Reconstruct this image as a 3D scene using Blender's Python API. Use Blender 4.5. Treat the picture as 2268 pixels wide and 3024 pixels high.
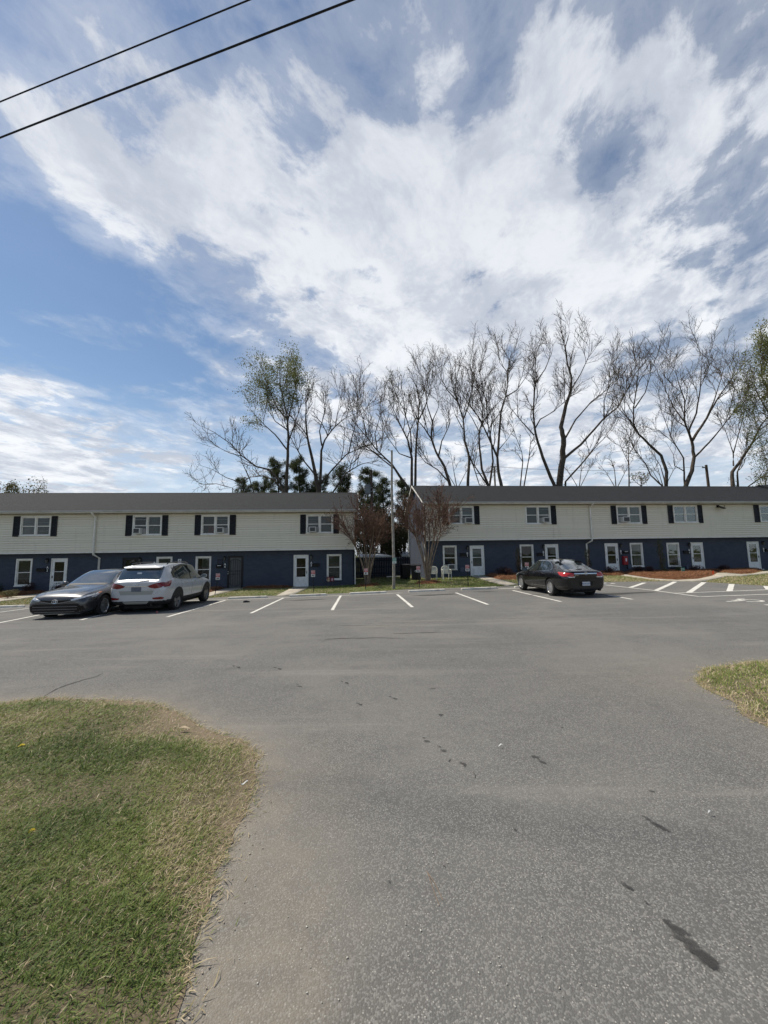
import bpy, bmesh, math, random
import numpy as np
from mathutils import Vector, Matrix
from mathutils.bvhtree import BVHTree

for _o in list(bpy.data.objects):
    bpy.data.objects.remove(_o)
SC = bpy.context.scene
COL = SC.collection
R = math.radians

# ------------------------------------------------------------------ camera
F, CX, CY, CAMZ = 1135.4, 1134.0, 1512.0, 1.6
PITCH, ROLL = R(6.244), R(0.851)
cam_d = bpy.data.cameras.new('camera')
cam = bpy.data.objects.new('camera', cam_d)
COL.objects.link(cam)
cam_d.sensor_fit = 'HORIZONTAL'
cam_d.sensor_width = 36.0
cam_d.lens = 36.0 * F / 2268.0
cam_d.clip_start = 0.05
cam_d.clip_end = 3000
cam.location = (0, 0, CAMZ)
cam.rotation_euler = (Matrix.Rotation(math.pi / 2 + PITCH, 3, 'X') @ Matrix.Rotation(-ROLL, 3, 'Z')).to_euler()
SC.camera = cam
SC.render.resolution_x, SC.render.resolution_y = 768, 1024

# ------------------------------------------------------------------ sun and sky
SUN_AZ, SUN_EL = R(66), R(56)          # azimuth measured from the view direction to the left
SUN_STR, SKY_STR, EXPOSURE = 4.4, 0.10, 0.20
to_sun = Vector((-math.sin(SUN_AZ) * math.cos(SUN_EL), math.cos(SUN_AZ) * math.cos(SUN_EL), math.sin(SUN_EL)))
sun_d = bpy.data.lights.new('sun', 'SUN')
sun_d.energy = SUN_STR
sun_d.angle = R(1.5)
sun_d.color = (1.0, 0.93, 0.82)
sun = bpy.data.objects.new('sun', sun_d)
COL.objects.link(sun)
sun.rotation_euler = (-to_sun).to_track_quat('-Z', 'Y').to_euler()
sun.location = (-30, 20, 60)

SC.view_settings.view_transform = 'Standard'
SC.view_settings.look = 'None'
SC.view_settings.gamma = 1
SC.view_settings.use_curve_mapping = False
SC.view_settings.exposure = EXPOSURE


def ray(px, py):
    """direction of a photo pixel (2268 x 3024)"""
    U, V = px - CX, py - CY
    c, s = math.cos(ROLL), math.sin(ROLL)
    u, v = c * U - s * V, s * U + c * V
    x, zc = u / F, -v / F
    c, s = math.cos(PITCH), math.sin(PITCH)
    return Vector((x, c - zc * s, s + zc * c))


def at_depth(px, py, Y):
    d = ray(px, py)
    return Vector((d.x * Y / d.y, Y, CAMZ + d.z * Y / d.y))


def at_height(px, py, z):
    d = ray(px, py)
    t = (z - CAMZ) / d.z
    return Vector((d.x * t, d.y * t, z))


class NT:
    """small helper around a node tree"""
    def __init__(s, tree):
        s.t = tree
        s.n = tree.nodes
        s.l = tree.links

    def add(s, typ, **kw):
        n = s.n.new(typ)
        for k, v in kw.items():
            if k == 'ins':
                for i, val in v.items():
                    s.put(n.inputs[i], val)
            else:
                setattr(n, k, v)
        return n

    def put(s, sock, val):
        if isinstance(val, bpy.types.NodeSocket):
            s.l.new(val, sock)
        else:
            sock.default_value = val

    def math(s, op, a, b=0.0, c=0.0, clamp=False):
        n = s.n.new('ShaderNodeMath')
        n.operation = op
        n.use_clamp = clamp
        for i, v in enumerate((a, b, c)):
            s.put(n.inputs[i], v)
        return n.outputs[0]

    def ramp(s, val, lo, hi, a=0.0, b=1.0, kind='SMOOTHSTEP'):
        n = s.n.new('ShaderNodeMapRange')
        n.interpolation_type = kind
        for i, v in enumerate((val, lo, hi, a, b)):
            s.put(n.inputs[i], v)
        return n.outputs[0]

    def mix(s, fac, a, b, blend='MIX'):
        n = s.n.new('ShaderNodeMix')
        n.data_type = 'RGBA'
        n.blend_type = blend
        s.put(n.inputs[0], fac)
        for i, v in ((6, a), (7, b)):
            s.put(n.inputs[i], v if isinstance(v, bpy.types.NodeSocket) else (*v[:3], 1))
        return n.outputs[2]

    def noise(s, vec, scale, detail=4, rough=0.55, dist=0.0, out=0):
        n = s.n.new('ShaderNodeTexNoise')
        if vec is not None:
            s.l.new(vec, n.inputs['Vector'])
        n.inputs['Scale'].default_value = scale
        n.inputs['Detail'].default_value = detail
        n.inputs['Roughness'].default_value = rough
        n.inputs['Distortion'].default_value = dist
        return n.outputs[out]

    def voro(s, vec, scale, out='Distance', feature='F1', rand=1.0):
        n = s.n.new('ShaderNodeTexVoronoi')
        n.feature = feature
        if vec is not None:
            s.l.new(vec, n.inputs['Vector'])
        n.inputs['Scale'].default_value = scale
        n.inputs['Randomness'].default_value = rand
        return n.outputs[out]


world = bpy.data.worlds.new('World')
SC.world = world
world.use_nodes = True
w = NT(world.node_tree)
for n in list(w.n):
    w.n.remove(n)
tc = w.add('ShaderNodeTexCoord')
sky = w.add('ShaderNodeTexSky', sky_type='NISHITA', sun_disc=False)
sky.sun_elevation = SUN_EL
sky.sun_rotation = -SUN_AZ
sky.air_density = 1.15
sky.dust_density = 0.2
sky.ozone_density = 2.2
sep = w.add('ShaderNodeSeparateXYZ', ins={0: tc.outputs['Generated']})
X, Y, Z = sep.outputs
zz = w.math('MAXIMUM', w.math('ADD', Z, 0.10), 0.05)
cx_ = w.math('DIVIDE', X, zz)
cy_ = w.math('DIVIDE', Y, zz)
pl = w.add('ShaderNodeCombineXYZ', ins={0: cx_, 1: cy_, 2: 0.0}).outputs[0]
mp = w.add('ShaderNodeMapping', ins={0: pl})
mp.inputs['Rotation'].default_value = (0, 0, R(-60))
mp2 = w.add('ShaderNodeMapping', ins={0: mp.outputs[0]})
mp2.inputs['Scale'].default_value = (0.86, 1.06, 1)
mp2.inputs['Location'].default_value = (5.35, 2.2, 0.4)
mv = mp2.outputs[0]
warp = w.noise(mv, 2.2, 3, 0.5, 0.0, out=1)
wv = w.add('ShaderNodeVectorMath', operation='MULTIPLY_ADD', ins={0: warp, 1: (0.22, 0.22, 0.0), 2: mv}).outputs[0]
big = w.noise(wv, 1.35, 2, 0.5)
mid = w.noise(wv, 4.6, 8, 0.62)
iso = w.add('ShaderNodeVectorMath', operation='MULTIPLY_ADD', ins={0: warp, 1: (0.16, 0.16, 0.0), 2: mp.outputs[0]}).outputs[0]
cells = w.voro(iso, 8.0, 'Distance', 'SMOOTH_F1')
puff = w.noise(iso, 6.5, 7, 0.6)
dens = w.math('ADD', w.math('MULTIPLY', big, 0.52), w.math('MULTIPLY', mid, 0.80))
dens = w.math('ADD', dens, w.math('MULTIPLY', w.math('SUBTRACT', 0.42, cells), 0.20))
dens = w.math('ADD', dens, w.math('MULTIPLY', w.math('SUBTRACT', puff, 0.5), 0.62))
# broad cloud fields (where the cloud deck is thick or open), centred on sky directions
cov = None
for (px, py, wid, amt) in [(1330, 800, 0.36, 0.13), (1800, 420, 0.48, 0.19), (2000, 950, 0.3, 0.09), (1750, 1250, 0.35, 0.16), (1150, 1250, 0.3, 0.12), (850, 930, 0.24, 0.12), (1000, 420, 0.22, 0.05), (1100, 650, 0.2, 0.06),
                           (450, 450, 0.11, 0.17), (580, 580, 0.10, 0.13), (250, 190, 0.20, 0.07), (200, 900, 0.18, -0.14), (130, 400, 0.08, 0.10), (250, 600, 0.05, 0.10), (110, 480, 0.12, 0.06), (240, 560, 0.06, 0.12), (330, 690, 0.05, 0.10), (90, 910, 0.04, 0.12), (330, 970, 0.05, 0.12), (1810, 500, 0.07, -0.10), (1620, 760, 0.06, -0.10), (2050, 640, 0.08, -0.08), (1240, 560, 0.05, -0.05), (1100, 880, 0.05, -0.06),
                           (1150, 60, 0.16, -0.12), (2150, 790, 0.14, -0.10), (1430, 990, 0.07, -0.12), (1830, 1010, 0.10, -0.10), (60, 1290, 0.16, 0.24), (280, 1330, 0.10, 0.14), (100, 1200, 0.06, 0.16), (80, 1400, 0.2, 0.1),
                           (540, 1275, 0.07, 0.14), (430, 1080, 0.18, -0.10), (760, 560, 0.10, -0.08), (620, 1160, 0.06, 0.08), (90, 720, 0.10, -0.1)]:
    d = ray(px, py).normalized()
    dt = w.add('ShaderNodeVectorMath', operation='DISTANCE', ins={0: tc.outputs['Generated'], 1: tuple(d)}).outputs['Value']
    b = w.ramp(dt, 0.0, wid * 1.9, amt, 0.0)
    cov = b if cov is None else w.math('ADD', cov, b)
dens = w.math('ADD', dens, cov)
mask = w.ramp(dens, 0.76, 0.98)
wisps = w.ramp(dens, 0.56, 0.88, 0.02, 0.42)
mask = w.math('MAXIMUM', mask, wisps)
thick = w.ramp(dens, 0.95, 1.25)
haze = w.ramp(Z, 0.0, 0.40, 0.70, 0.0)
cmod = w.ramp(w.noise(wv, 4.1, 7, 0.65), 0.36, 0.62)
high = w.ramp(Z, 0.35, 0.85)
ccol = w.mix(cmod, (8.5, 8.7, 9.0), (4.9, 5.3, 6.1))
ccol = w.mix(w.math('MULTIPLY', thick, 0.35), ccol, (7.6, 7.85, 8.3))
ccol = w.mix(w.math('MULTIPLY', high, 0.50), ccol, (5.2, 5.55, 6.2))
# thin bright haze towards the horizon
blue = w.mix(1.0, sky.outputs[0], (0.80, 0.84, 0.86), 'MULTIPLY')
base = w.mix(haze, blue, (6.4, 7.2, 8.4))
final = w.mix(w.math('MULTIPLY', mask, 0.95), base, ccol)
bg = w.add('ShaderNodeBackground', ins={0: final, 1: SKY_STR})
world.cycles.sampling_method = 'MANUAL'
world.cycles.sample_map_resolution = 512
wo = w.add('ShaderNodeOutputWorld', ins={0: bg.outputs[0]})

# ------------------------------------------------------------------ terrain
def sst(t):
    t = np.clip(t, 0, 1)
    return t * t * (3 - 2 * t)


def kerb_y(x):
    return 18.5 + 0.0875 * np.clip(x, -40, 40)


def wall_y(x):
    return 26.4 + 0.09 * np.clip(x, -40, 40)


def H(x, y):
    x = np.asarray(x, float)
    y = np.asarray(y, float)
    zc = np.clip(-0.25 + 0.0145 * x, -0.62, 0.2)
    zf = -0.47 + 0.49 * sst((x + 4) / 11)
    yc, yf = kerb_y(x), wall_y(x) - 0.4
    t1 = np.clip((y - 4) / (yc - 4), 0, 1)
    t2 = sst((y - yc) / (yf - yc))
    return np.where(y <= yc, zc * t1, zc + (zf - zc) * t2)


def hz(x, y):
    return float(H(x, y))


def on_ground(px, py, lift=0.0):
    d = ray(px, py)
    t = 0.5
    for _ in range(60):
        x, y = d.x * t, d.y * t
        g = hz(x, y) + lift
        t2 = (g - CAMZ) / d.z if d.z < -1e-5 else t
        if abs(t2 - t) < 1e-4:
            break
        t = 0.5 * t + 0.5 * t2
    return Vector((d.x * t, d.y * t, hz(d.x * t, d.y * t) + lift))


# ------------------------------------------------------------------ object helpers
def tag(o, label=None, cat=None, group=None, kind=None):
    if label: o['label'] = label
    if cat: o['category'] = cat
    if group: o['group'] = group
    if kind: o['kind'] = kind
    return o


def empty(name, loc=(0, 0, 0), rz=0.0, label=None, cat=None, group=None):
    o = bpy.data.objects.new(name, None)
    o.empty_display_size = 0.2
    COL.objects.link(o)
    o.location = loc
    o.rotation_euler = (0, 0, rz)
    return tag(o, label, cat, group)


def link(name, me, mat=None, parent=None, loc=None, rot=None):
    o = bpy.data.objects.new(name, me)
    COL.objects.link(o)
    if mat is not None:
        if isinstance(mat, (list, tuple)):
            for m in mat:
                me.materials.append(m)
        elif not me.materials:
            me.materials.append(mat)
    if parent is not None:
        o.parent = parent
    if loc is not None:
        o.location = loc
    if rot is not None:
        o.rotation_euler = rot
    return o


def np_mesh(name, verts, faces, smooth=False):
    """fast mesh from numpy arrays; faces: int array (n,3) or (n,4) or list of those"""
    me = bpy.data.meshes.new(name)
    verts = np.asarray(verts, np.float32)
    if isinstance(faces, np.ndarray):
        faces = [faces]
    faces = [f for f in faces if len(f)]
    idx = np.concatenate([f.ravel() for f in faces]).astype(np.int32)
    tot = np.concatenate([np.full(len(f), f.shape[1], np.int32) for f in faces])
    start = np.concatenate([[0], np.cumsum(tot)[:-1]]).astype(np.int32)
    me.vertices.add(len(verts))
    me.vertices.foreach_set('co', verts.ravel())
    me.loops.add(len(idx))
    me.loops.foreach_set('vertex_index', idx)
    me.polygons.add(len(tot))
    me.polygons.foreach_set('loop_start', start)
    me.polygons.foreach_set('loop_total', tot)
    if smooth:
        me.polygons.foreach_set('use_smooth', np.ones(len(tot), bool))
    me.update(calc_edges=True)
    me.validate()
    return me


class MB:
    """collects simple solids and links them as one mesh object"""
    def __init__(s):
        s.v, s.f = [], []

    def add(s, vs, fs):
        b = len(s.v)
        s.v += [tuple(v) for v in vs]
        s.f += [tuple(i + b for i in f) for f in fs]
        return s

    def box(s, x0, x1, y0, y1, z0, z1):
        return s.add([(x0, y0, z0), (x1, y0, z0), (x1, y1, z0), (x0, y1, z0), (x0, y0, z1), (x1, y0, z1), (x1, y1, z1), (x0, y1, z1)],
                     [(0, 3, 2, 1), (4, 5, 6, 7), (0, 1, 5, 4), (1, 2, 6, 5), (2, 3, 7, 6), (3, 0, 4, 7)])

    def prism(s, poly, a0, a1, axis='y'):
        """extrude a 2D polygon: axis y -> poly is (x,z); axis x -> (y,z); axis z -> (x,y)"""
        def p(q, a):
            return (q[0], a, q[1]) if axis == 'y' else (a, q[0], q[1]) if axis == 'x' else (q[0], q[1], a)
        n = len(poly)
        vs = [p(q, a0) for q in poly] + [p(q, a1) for q in poly]
        fs = [tuple(range(n - 1, -1, -1)), tuple(range(n, 2 * n))]
        fs += [(i, (i + 1) % n, n + (i + 1) % n, n + i) for i in range(n)]
        return s.add(vs, fs)

    def tube(s, pts, rad, n=8, cap=True, closed=False):
        pts = [Vector(p) for p in pts]
        m = len(pts)
        if not hasattr(rad, '__len__'):
            rad = [rad] * m
        vs, up = [], None
        for i in range(m):
            if closed:
                t = pts[(i + 1) % m] - pts[i - 1]
            else:
                t = pts[min(i + 1, m - 1)] - pts[max(i - 1, 0)]
            t.normalize()
            if up is None:
                up = t.orthogonal().normalized()
            up = (up - t * up.dot(t))
            up = up.normalized() if up.length > 1e-6 else t.orthogonal().normalized()
            w_ = t.cross(up)
            for k in range(n):
                a = 2 * math.pi * k / n
                vs.append(pts[i] + (up * math.cos(a) + w_ * math.sin(a)) * rad[i])
        fs = []
        for i in range(m if closed else m - 1):
            j = (i + 1) % m
            for k in range(n):
                k2 = (k + 1) % n
                fs.append((i * n + k, i * n + k2, j * n + k2, j * n + k))
        if cap and not closed:
            fs.append(tuple(range(n - 1, -1, -1)))
            fs.append(tuple((m - 1) * n + k for k in range(n)))
        return s.add(vs, fs)

    def lathe(s, prof, c=(0, 0, 0), n=16, axis='z'):
        """prof: list of (r, h)"""
        vs, fs = [], []
        for r, h in prof:
            for k in range(n):
                a = 2 * math.pi * k / n
                p = (r * math.cos(a), r * math.sin(a), h)
                if axis == 'y':
                    p = (p[0], p[2], -p[1])
                elif axis == 'x':
                    p = (p[2], p[0], p[1])
                vs.append((p[0] + c[0], p[1] + c[1], p[2] + c[2]))
        for i in range(len(prof) - 1):
            for k in range(n):
                k2 = (k + 1) % n
                fs.append((i * n + k, i * n + k2, (i + 1) * n + k2, (i + 1) * n + k))
        fs.append(tuple(range(n - 1, -1, -1)))
        m = len(prof) - 1
        fs.append(tuple(m * n + k for k in range(n)))
        return s.add(vs, fs)

    def build(s, name, mat, parent=None, smooth=False, bevel=0.0, loc=None, rot=None):
        me = bpy.data.meshes.new(name)
        me.from_pydata(s.v, [], s.f)
        me.update()
        bm = bmesh.new()
        bm.from_mesh(me)
        bmesh.ops.recalc_face_normals(bm, faces=bm.faces)
        if bevel:
            bmesh.ops.bevel(bm, geom=bm.edges[:], offset=bevel, segments=1, affect='EDGES', clamp_overlap=True)
        bm.to_mesh(me)
        bm.free()
        if smooth:
            for p in me.polygons:
                p.use_smooth = True
            me.set_sharp_from_angle(angle=R(40))
        return link(name, me, mat, parent, loc, rot)


def text_mesh(txt, size, depth=0.002, bold=0.0, align='CENTER'):
    cu = bpy.data.curves.new('lettering', 'FONT')
    cu.body = txt
    cu.size = size
    cu.extrude = depth
    cu.offset = bold
    cu.align_x = align
    cu.align_y = 'CENTER'
    cu.resolution_u = 2
    o = bpy.data.objects.new('lettering', cu)
    COL.objects.link(o)
    dg = bpy.context.evaluated_depsgraph_get()
    me = bpy.data.meshes.new_from_object(o.evaluated_get(dg))
    bpy.data.objects.remove(o)
    return me


RX90 = (math.pi / 2, 0, 0)


def letter(txt, size, mat, parent, loc, rot=RX90, name='lettering', bold=0.0, depth=0.0015):
    return link(name, text_mesh(txt, size, depth, bold), mat, parent, loc, rot)


# ------------------------------------------------------------------ materials
MATS = {}


def pmat(name, col, rough=0.6, metal=0.0, spec=0.3, coat=0.0, vary=0.0, vscale=6.0, bump=0.0, bscale=60.0, dirt=None, dscale=2.0):
    """Principled material with object-space mottling and fine relief"""
    m = bpy.data.materials.new(name)
    m.use_nodes = True
    t = NT(m.node_tree)
    b = t.n['Principled BSDF']
    b.inputs['Base Color'].default_value = (*col, 1)
    b.inputs['Roughness'].default_value = rough
    b.inputs['Metallic'].default_value = metal
    b.inputs['Specular IOR Level'].default_value = spec
    b.inputs['Coat Weight'].default_value = coat
    b.inputs['Coat Roughness'].default_value = 0.04
    c = None
    tcn = t.add('ShaderNodeTexCoord').outputs['Object']
    if vary:
        nz = t.noise(tcn, vscale, 5, 0.6)
        c = t.mix(t.ramp(nz, 0.3, 0.7), [x * (1 - vary) for x in col], [min(1, x * (1 + vary)) for x in col])
    if dirt:
        nz = t.noise(tcn, dscale, 6, 0.65)
        c = t.mix(t.ramp(nz, 0.48, 0.75, 0, 0.7), c if c is not None else col, dirt)
    if c is not None:
        t.put(b.inputs['Base Color'], c)
    if bump:
        bn = t.add('ShaderNodeBump')
        bn.inputs['Strength'].default_value = bump
        bn.inputs['Distance'].default_value = 0.01
        t.put(bn.inputs['Height'], t.noise(tcn, bscale, 4, 0.6))
        t.put(b.inputs['Normal'], bn.outputs[0])
    MATS[name] = m
    return m


def glass_mat(name, tint, trans=0.75, rough=0.02, refl=0.4):
    m = bpy.data.materials.new(name)
    m.use_nodes = True
    t = NT(m.node_tree)
    out = t.n['Material Output']
    t.n.remove(t.n['Principled BSDF'])
    tr = t.add('ShaderNodeBsdfTransparent')
    tr.inputs[0].default_value = (*[x * trans for x in tint], 1)
    gl = t.add('ShaderNodeBsdfGlossy')
    gl.inputs['Color'].default_value = (1, 1, 1, 1)
    gl.inputs['Roughness'].default_value = rough
    tcn = t.add('ShaderNodeTexCoord').outputs['Object']
    bn = t.add('ShaderNodeBump')
    bn.inputs['Strength'].default_value = 0.06
    bn.inputs['Distance'].default_value = 0.05
    t.put(bn.inputs['Height'], t.noise(tcn, 1.6, 2, 0.5))
    t.put(gl.inputs['Normal'], bn.outputs[0])
    fr = t.add('ShaderNodeFresnel')
    fr.inputs[0].default_value = 1.55
    mx = t.add('ShaderNodeMixShader')
    t.put(mx.inputs[0], t.math('ADD', t.math('MULTIPLY', fr.outputs[0], refl), 0.01, clamp=True))
    t.l.new(tr.outputs[0], mx.inputs[1])
    t.l.new(gl.outputs[0], mx.inputs[2])
    t.l.new(mx.outputs[0], out.inputs[0])
    MATS[name] = m
    return m
from mathutils.geometry import delaunay_2d_cdt
rng = np.random.default_rng(7)


def vnoise(x, y, s, seed=0):
    """cheap smooth value noise in [0,1]"""
    x = np.asarray(x) * s + seed * 17.31
    y = np.asarray(y) * s - seed * 9.17
    xi, yi = np.floor(x), np.floor(y)
    fx, fy = x - xi, y - yi
    fx, fy = fx * fx * (3 - 2 * fx), fy * fy * (3 - 2 * fy)

    def h(a, b):
        v = np.sin(a * 127.1 + b * 311.7 + seed * 74.7) * 43758.5453
        return v - np.floor(v)
    return (h(xi, yi) * (1 - fx) + h(xi + 1, yi) * fx) * (1 - fy) + (h(xi, yi + 1) * (1 - fx) + h(xi + 1, yi + 1) * fx) * fy


def fbm(x, y, s, seed=0, o=4):
    r, a, t = 0, 1.0, 0
    for k in range(o):
        r = r + a * vnoise(x, y, s * 2 ** k, seed + k)
        t += a
        a *= 0.5
    return r / t


def resample(poly, step, jit=0.0, closed=True):
    P = [np.array(p[:2], float) for p in poly]
    out = []
    n = len(P)
    for i in range(n if closed else n - 1):
        a, b = P[i], P[(i + 1) % n]
        L = np.linalg.norm(b - a)
        far = max(abs(a).max(), abs(b).max()) > 14 and L > 3
        k = max(1, int(L / (step * (12 if far else 1))))
        for j in range(k):
            q = a + (b - a) * j / k
            out.append(q)
    out = np.array(out)
    if jit:
        nx = fbm(out[:, 0], out[:, 1], 2.2, 3) - 0.5
        ny = fbm(out[:, 0], out[:, 1], 2.2, 11) - 0.5
        out = out + np.stack([nx, ny], 1) * jit * 3 + rng.normal(0, jit * 0.28, out.shape)
    return out


def inside(P, x, y):
    P = np.asarray(P)
    r = np.zeros(np.shape(x), bool)
    n = len(P)
    for i in range(n):
        x0, y0 = P[i]
        x1, y1 = P[(i + 1) % n]
        if y0 == y1:
            continue
        c = ((y0 > y) != (y1 > y)) & (x < (x1 - x0) * (y - y0) / (y1 - y0) + x0)
        r ^= c
    return r


def edge_dist(P, x, y):
    P = np.asarray(P)
    d = np.full(np.shape(x), 1e9)
    n = len(P)
    for i in range(n):
        a, b = P[i], P[(i + 1) % n]
        e = b - a
        L2 = max(e @ e, 1e-12)
        t = np.clip(((x - a[0]) * e[0] + (y - a[1]) * e[1]) / L2, 0, 1)
        d = np.minimum(d, np.hypot(x - a[0] - t * e[0], y - a[1] - t * e[1]))
    return d


def patch_mesh(name, poly, res, zfun, box=None):
    """triangulated sheet over a polygon with interior grid points; zfun(x, y, dist_to_edge)"""
    P = np.asarray(poly)
    x0, y0 = P.min(0)
    x1, y1 = P.max(0)
    if box:
        x0, x1, y0, y1 = max(x0, box[0]), min(x1, box[1]), max(y0, box[2]), min(y1, box[3])
    gx, gy = np.meshgrid(np.arange(x0 + res / 2, x1, res), np.arange(y0 + res / 2, y1, res))
    gx = (gx + rng.uniform(-.3, .3, gx.shape) * res).ravel()
    gy = (gy + rng.uniform(-.3, .3, gy.shape) * res).ravel()
    k = inside(P, gx, gy)
    gx, gy = gx[k], gy[k]
    d = edge_dist(P, gx, gy)
    k = d > res * 0.3
    pts = np.concatenate([P, np.stack([gx[k], gy[k]], 1)])
    r = delaunay_2d_cdt([Vector(p) for p in pts], [], [list(range(len(P)))], 1, 1e-5)
    V = np.array([(v.x, v.y) for v in r[0]])
    T = np.array([f for f in r[2] if len(f) == 3], np.int32)
    d = edge_dist(P, V[:, 0], V[:, 1])
    z = zfun(V[:, 0], V[:, 1], d)
    me = np_mesh(name, np.column_stack([V, z]), T, True)
    if 'lawn' in name:
        at_ = me.attributes.new('rim', 'FLOAT', 'POINT')
        rimv = np.exp(-d / .11) + .8 * np.exp(-((V[:, 0] - 4.4) / .5) ** 2 - ((V[:, 1] - 4.55) / .3) ** 2) + .8 * np.exp(-((V[:, 0] + 1.6) / .7) ** 2 - ((V[:, 1] - 3.95) / .5) ** 2)
        at_.data.foreach_set('value', np.clip(rimv, 0, 1).astype(np.float32))
    if len(me.polygons) and me.polygons[0].normal.z < 0:
        me.flip_normals()
    return me


def gpoly(pts):
    return [tuple(on_ground(*p)[:2]) for p in pts]


# ---- asphalt
def asphalt_mat():
    m = bpy.data.materials.new('asphalt')
    m.use_nodes = True
    t = NT(m.node_tree)
    b = t.n['Principled BSDF']
    o = t.add('ShaderNodeTexCoord').outputs['Object']
    dust = t.add('ShaderNodeAttribute', attribute_name='dust').outputs['Fac']
    cell = t.voro(o, 135, 'Color')
    hs = t.add('ShaderNodeSeparateColor', ins={0: cell})
    rnd = hs.outputs[0]
    rnd2 = hs.outputs[1]
    dist = t.voro(o, 135, 'Distance')
    chip = t.ramp(rnd, 0.50, 0.80)
    col = t.mix(chip, (0.104, 0.102, 0.097), (0.192, 0.187, 0.175))
    bright = t.math('MULTIPLY', t.ramp(rnd2, 0.91, 0.95), t.ramp(dist, 0.55, 0.25))
    col = t.mix(t.math('MULTIPLY', bright, 0.8), col, (0.42, 0.40, 0.36))
    big = t.noise(o, 0.35, 5, 0.6, 0.4)
    col = t.mix(t.ramp(big, 0.38, 0.66, 0, 0.5), col, (0.205, 0.195, 0.175))
    mid = t.noise(o, 2.3, 5, 0.65)
    col = t.mix(t.ramp(mid, 0.50, 0.72, 0, 0.35), col, (0.095, 0.093, 0.090))
    # streaks of wear along the driving direction of the lot
    mp_ = t.add('ShaderNodeMapping', ins={0: o})
    mp_.inputs['Rotation'].default_value = (0, 0, R(-5))
    mp_.inputs['Scale'].default_value = (0.12, 1.5, 1)
    st = t.noise(mp_.outputs[0], 1.4, 4, 0.6, 0.2)
    col = t.mix(t.ramp(st, 0.55, 0.70, 0, 0.30), col, (0.26, 0.245, 0.22))
    col = t.mix(t.ramp(st, 0.44, 0.30, 0, 0.30), col, (0.088, 0.087, 0.086))
    dn = t.math('MULTIPLY', dust, t.ramp(t.noise(o, 5.0, 6, 0.65), 0.25, 0.7, 0.45, 1.0))
    dn = t.math('MULTIPLY', dn, t.ramp(rnd, 0.0, 1.0, 1.0, 0.72))
    col = t.mix(t.math('MULTIPLY', dn, 0.80), col, (0.26, 0.225, 0.175))
    t.put(b.inputs['Base Color'], col)
    b.inputs['Roughness'].default_value = 0.86
    b.inputs['Specular IOR Level'].default_value = 0.18
    hgt = t.math('ADD', t.math('MULTIPLY', dist, -0.8), t.math('MULTIPLY', rnd, 0.7))
    bn = t.add('ShaderNodeBump')
    bn.inputs['Strength'].default_value = 0.75
    bn.inputs['Distance'].default_value = 0.004
    t.put(bn.inputs['Height'], hgt)
    t.put(b.inputs['Normal'], bn.outputs[0])
    return m


M_asphalt = asphalt_mat()


def soil_mat(name, cols, blade_scale=34.0):
    m = bpy.data.materials.new(name)
    m.use_nodes = True
    t = NT(m.node_tree)
    b = t.n['Principled BSDF']
    o = t.add('ShaderNodeTexCoord').outputs['Object']
    n1 = t.noise(o, blade_scale, 6, 0.7, 0.8)
    n2 = t.noise(o, 1.1, 4, 0.6)
    n3 = t.noise(o, 7.0, 5, 0.65)
    c = t.mix(t.ramp(n1, 0.32, 0.68), cols[0], cols[1])
    c = t.mix(t.ramp(n2, 0.4, 0.65, 0, 0.7), c, cols[2])
    c = t.mix(t.ramp(n3, 0.5, 0.72, 0, 0.65), c, cols[3])
    rim = t.add('ShaderNodeAttribute', attribute_name='rim').outputs['Fac']
    c = t.mix(t.math('MULTIPLY', rim, t.ramp(n3, 0.25, 0.6, 0.35, 1.0)), c, (0.235, 0.185, 0.13))
    t.put(b.inputs['Base Color'], c)
    b.inputs['Roughness'].default_value = 0.95
    b.inputs['Specular IOR Level'].default_value = 0.15
    bn = t.add('ShaderNodeBump')
    bn.inputs['Strength'].default_value = 0.9
    bn.inputs['Distance'].default_value = 0.02
    t.put(bn.inputs['Height'], n1)
    t.put(b.inputs['Normal'], bn.outputs[0])
    return m


M_turf = soil_mat('turf', [(0.050, 0.062, 0.022), (0.115, 0.120, 0.048), (0.100, 0.105, 0.042), (0.17, 0.145, 0.085)])
M_thatch = soil_mat('thatch', [(0.085, 0.072, 0.042), (0.23, 0.19, 0.12), (0.14, 0.125, 0.068), (0.23, 0.185, 0.125)], 60)
M_straw = soil_mat('pine_straw', [(0.055, 0.022, 0.011), (0.235, 0.105, 0.05), (0.16, 0.068, 0.032), (0.26, 0.13, 0.066)], 26)
M_paint = pmat('road_paint', (0.62, 0.60, 0.54), 0.7, vary=0.12, vscale=9, bump=0.3, bscale=120, dirt=(0.33, 0.32, 0.29), dscale=5.0)
M_conc = pmat('concrete', (0.40, 0.36, 0.29), 0.85, vary=0.14, vscale=2.5, bump=0.35, bscale=90, dirt=(0.25, 0.22, 0.17), dscale=1.4)
M_stop = pmat('wheel_stop_concrete', (0.58, 0.55, 0.48), 0.85, vary=0.12, vscale=5, bump=0.35, bscale=70, dirt=(0.33, 0.30, 0.26), dscale=3)
M_crack = pmat('crack_dark', (0.035, 0.033, 0.031), 0.9)  # one even dark colour for the crack lines

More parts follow.
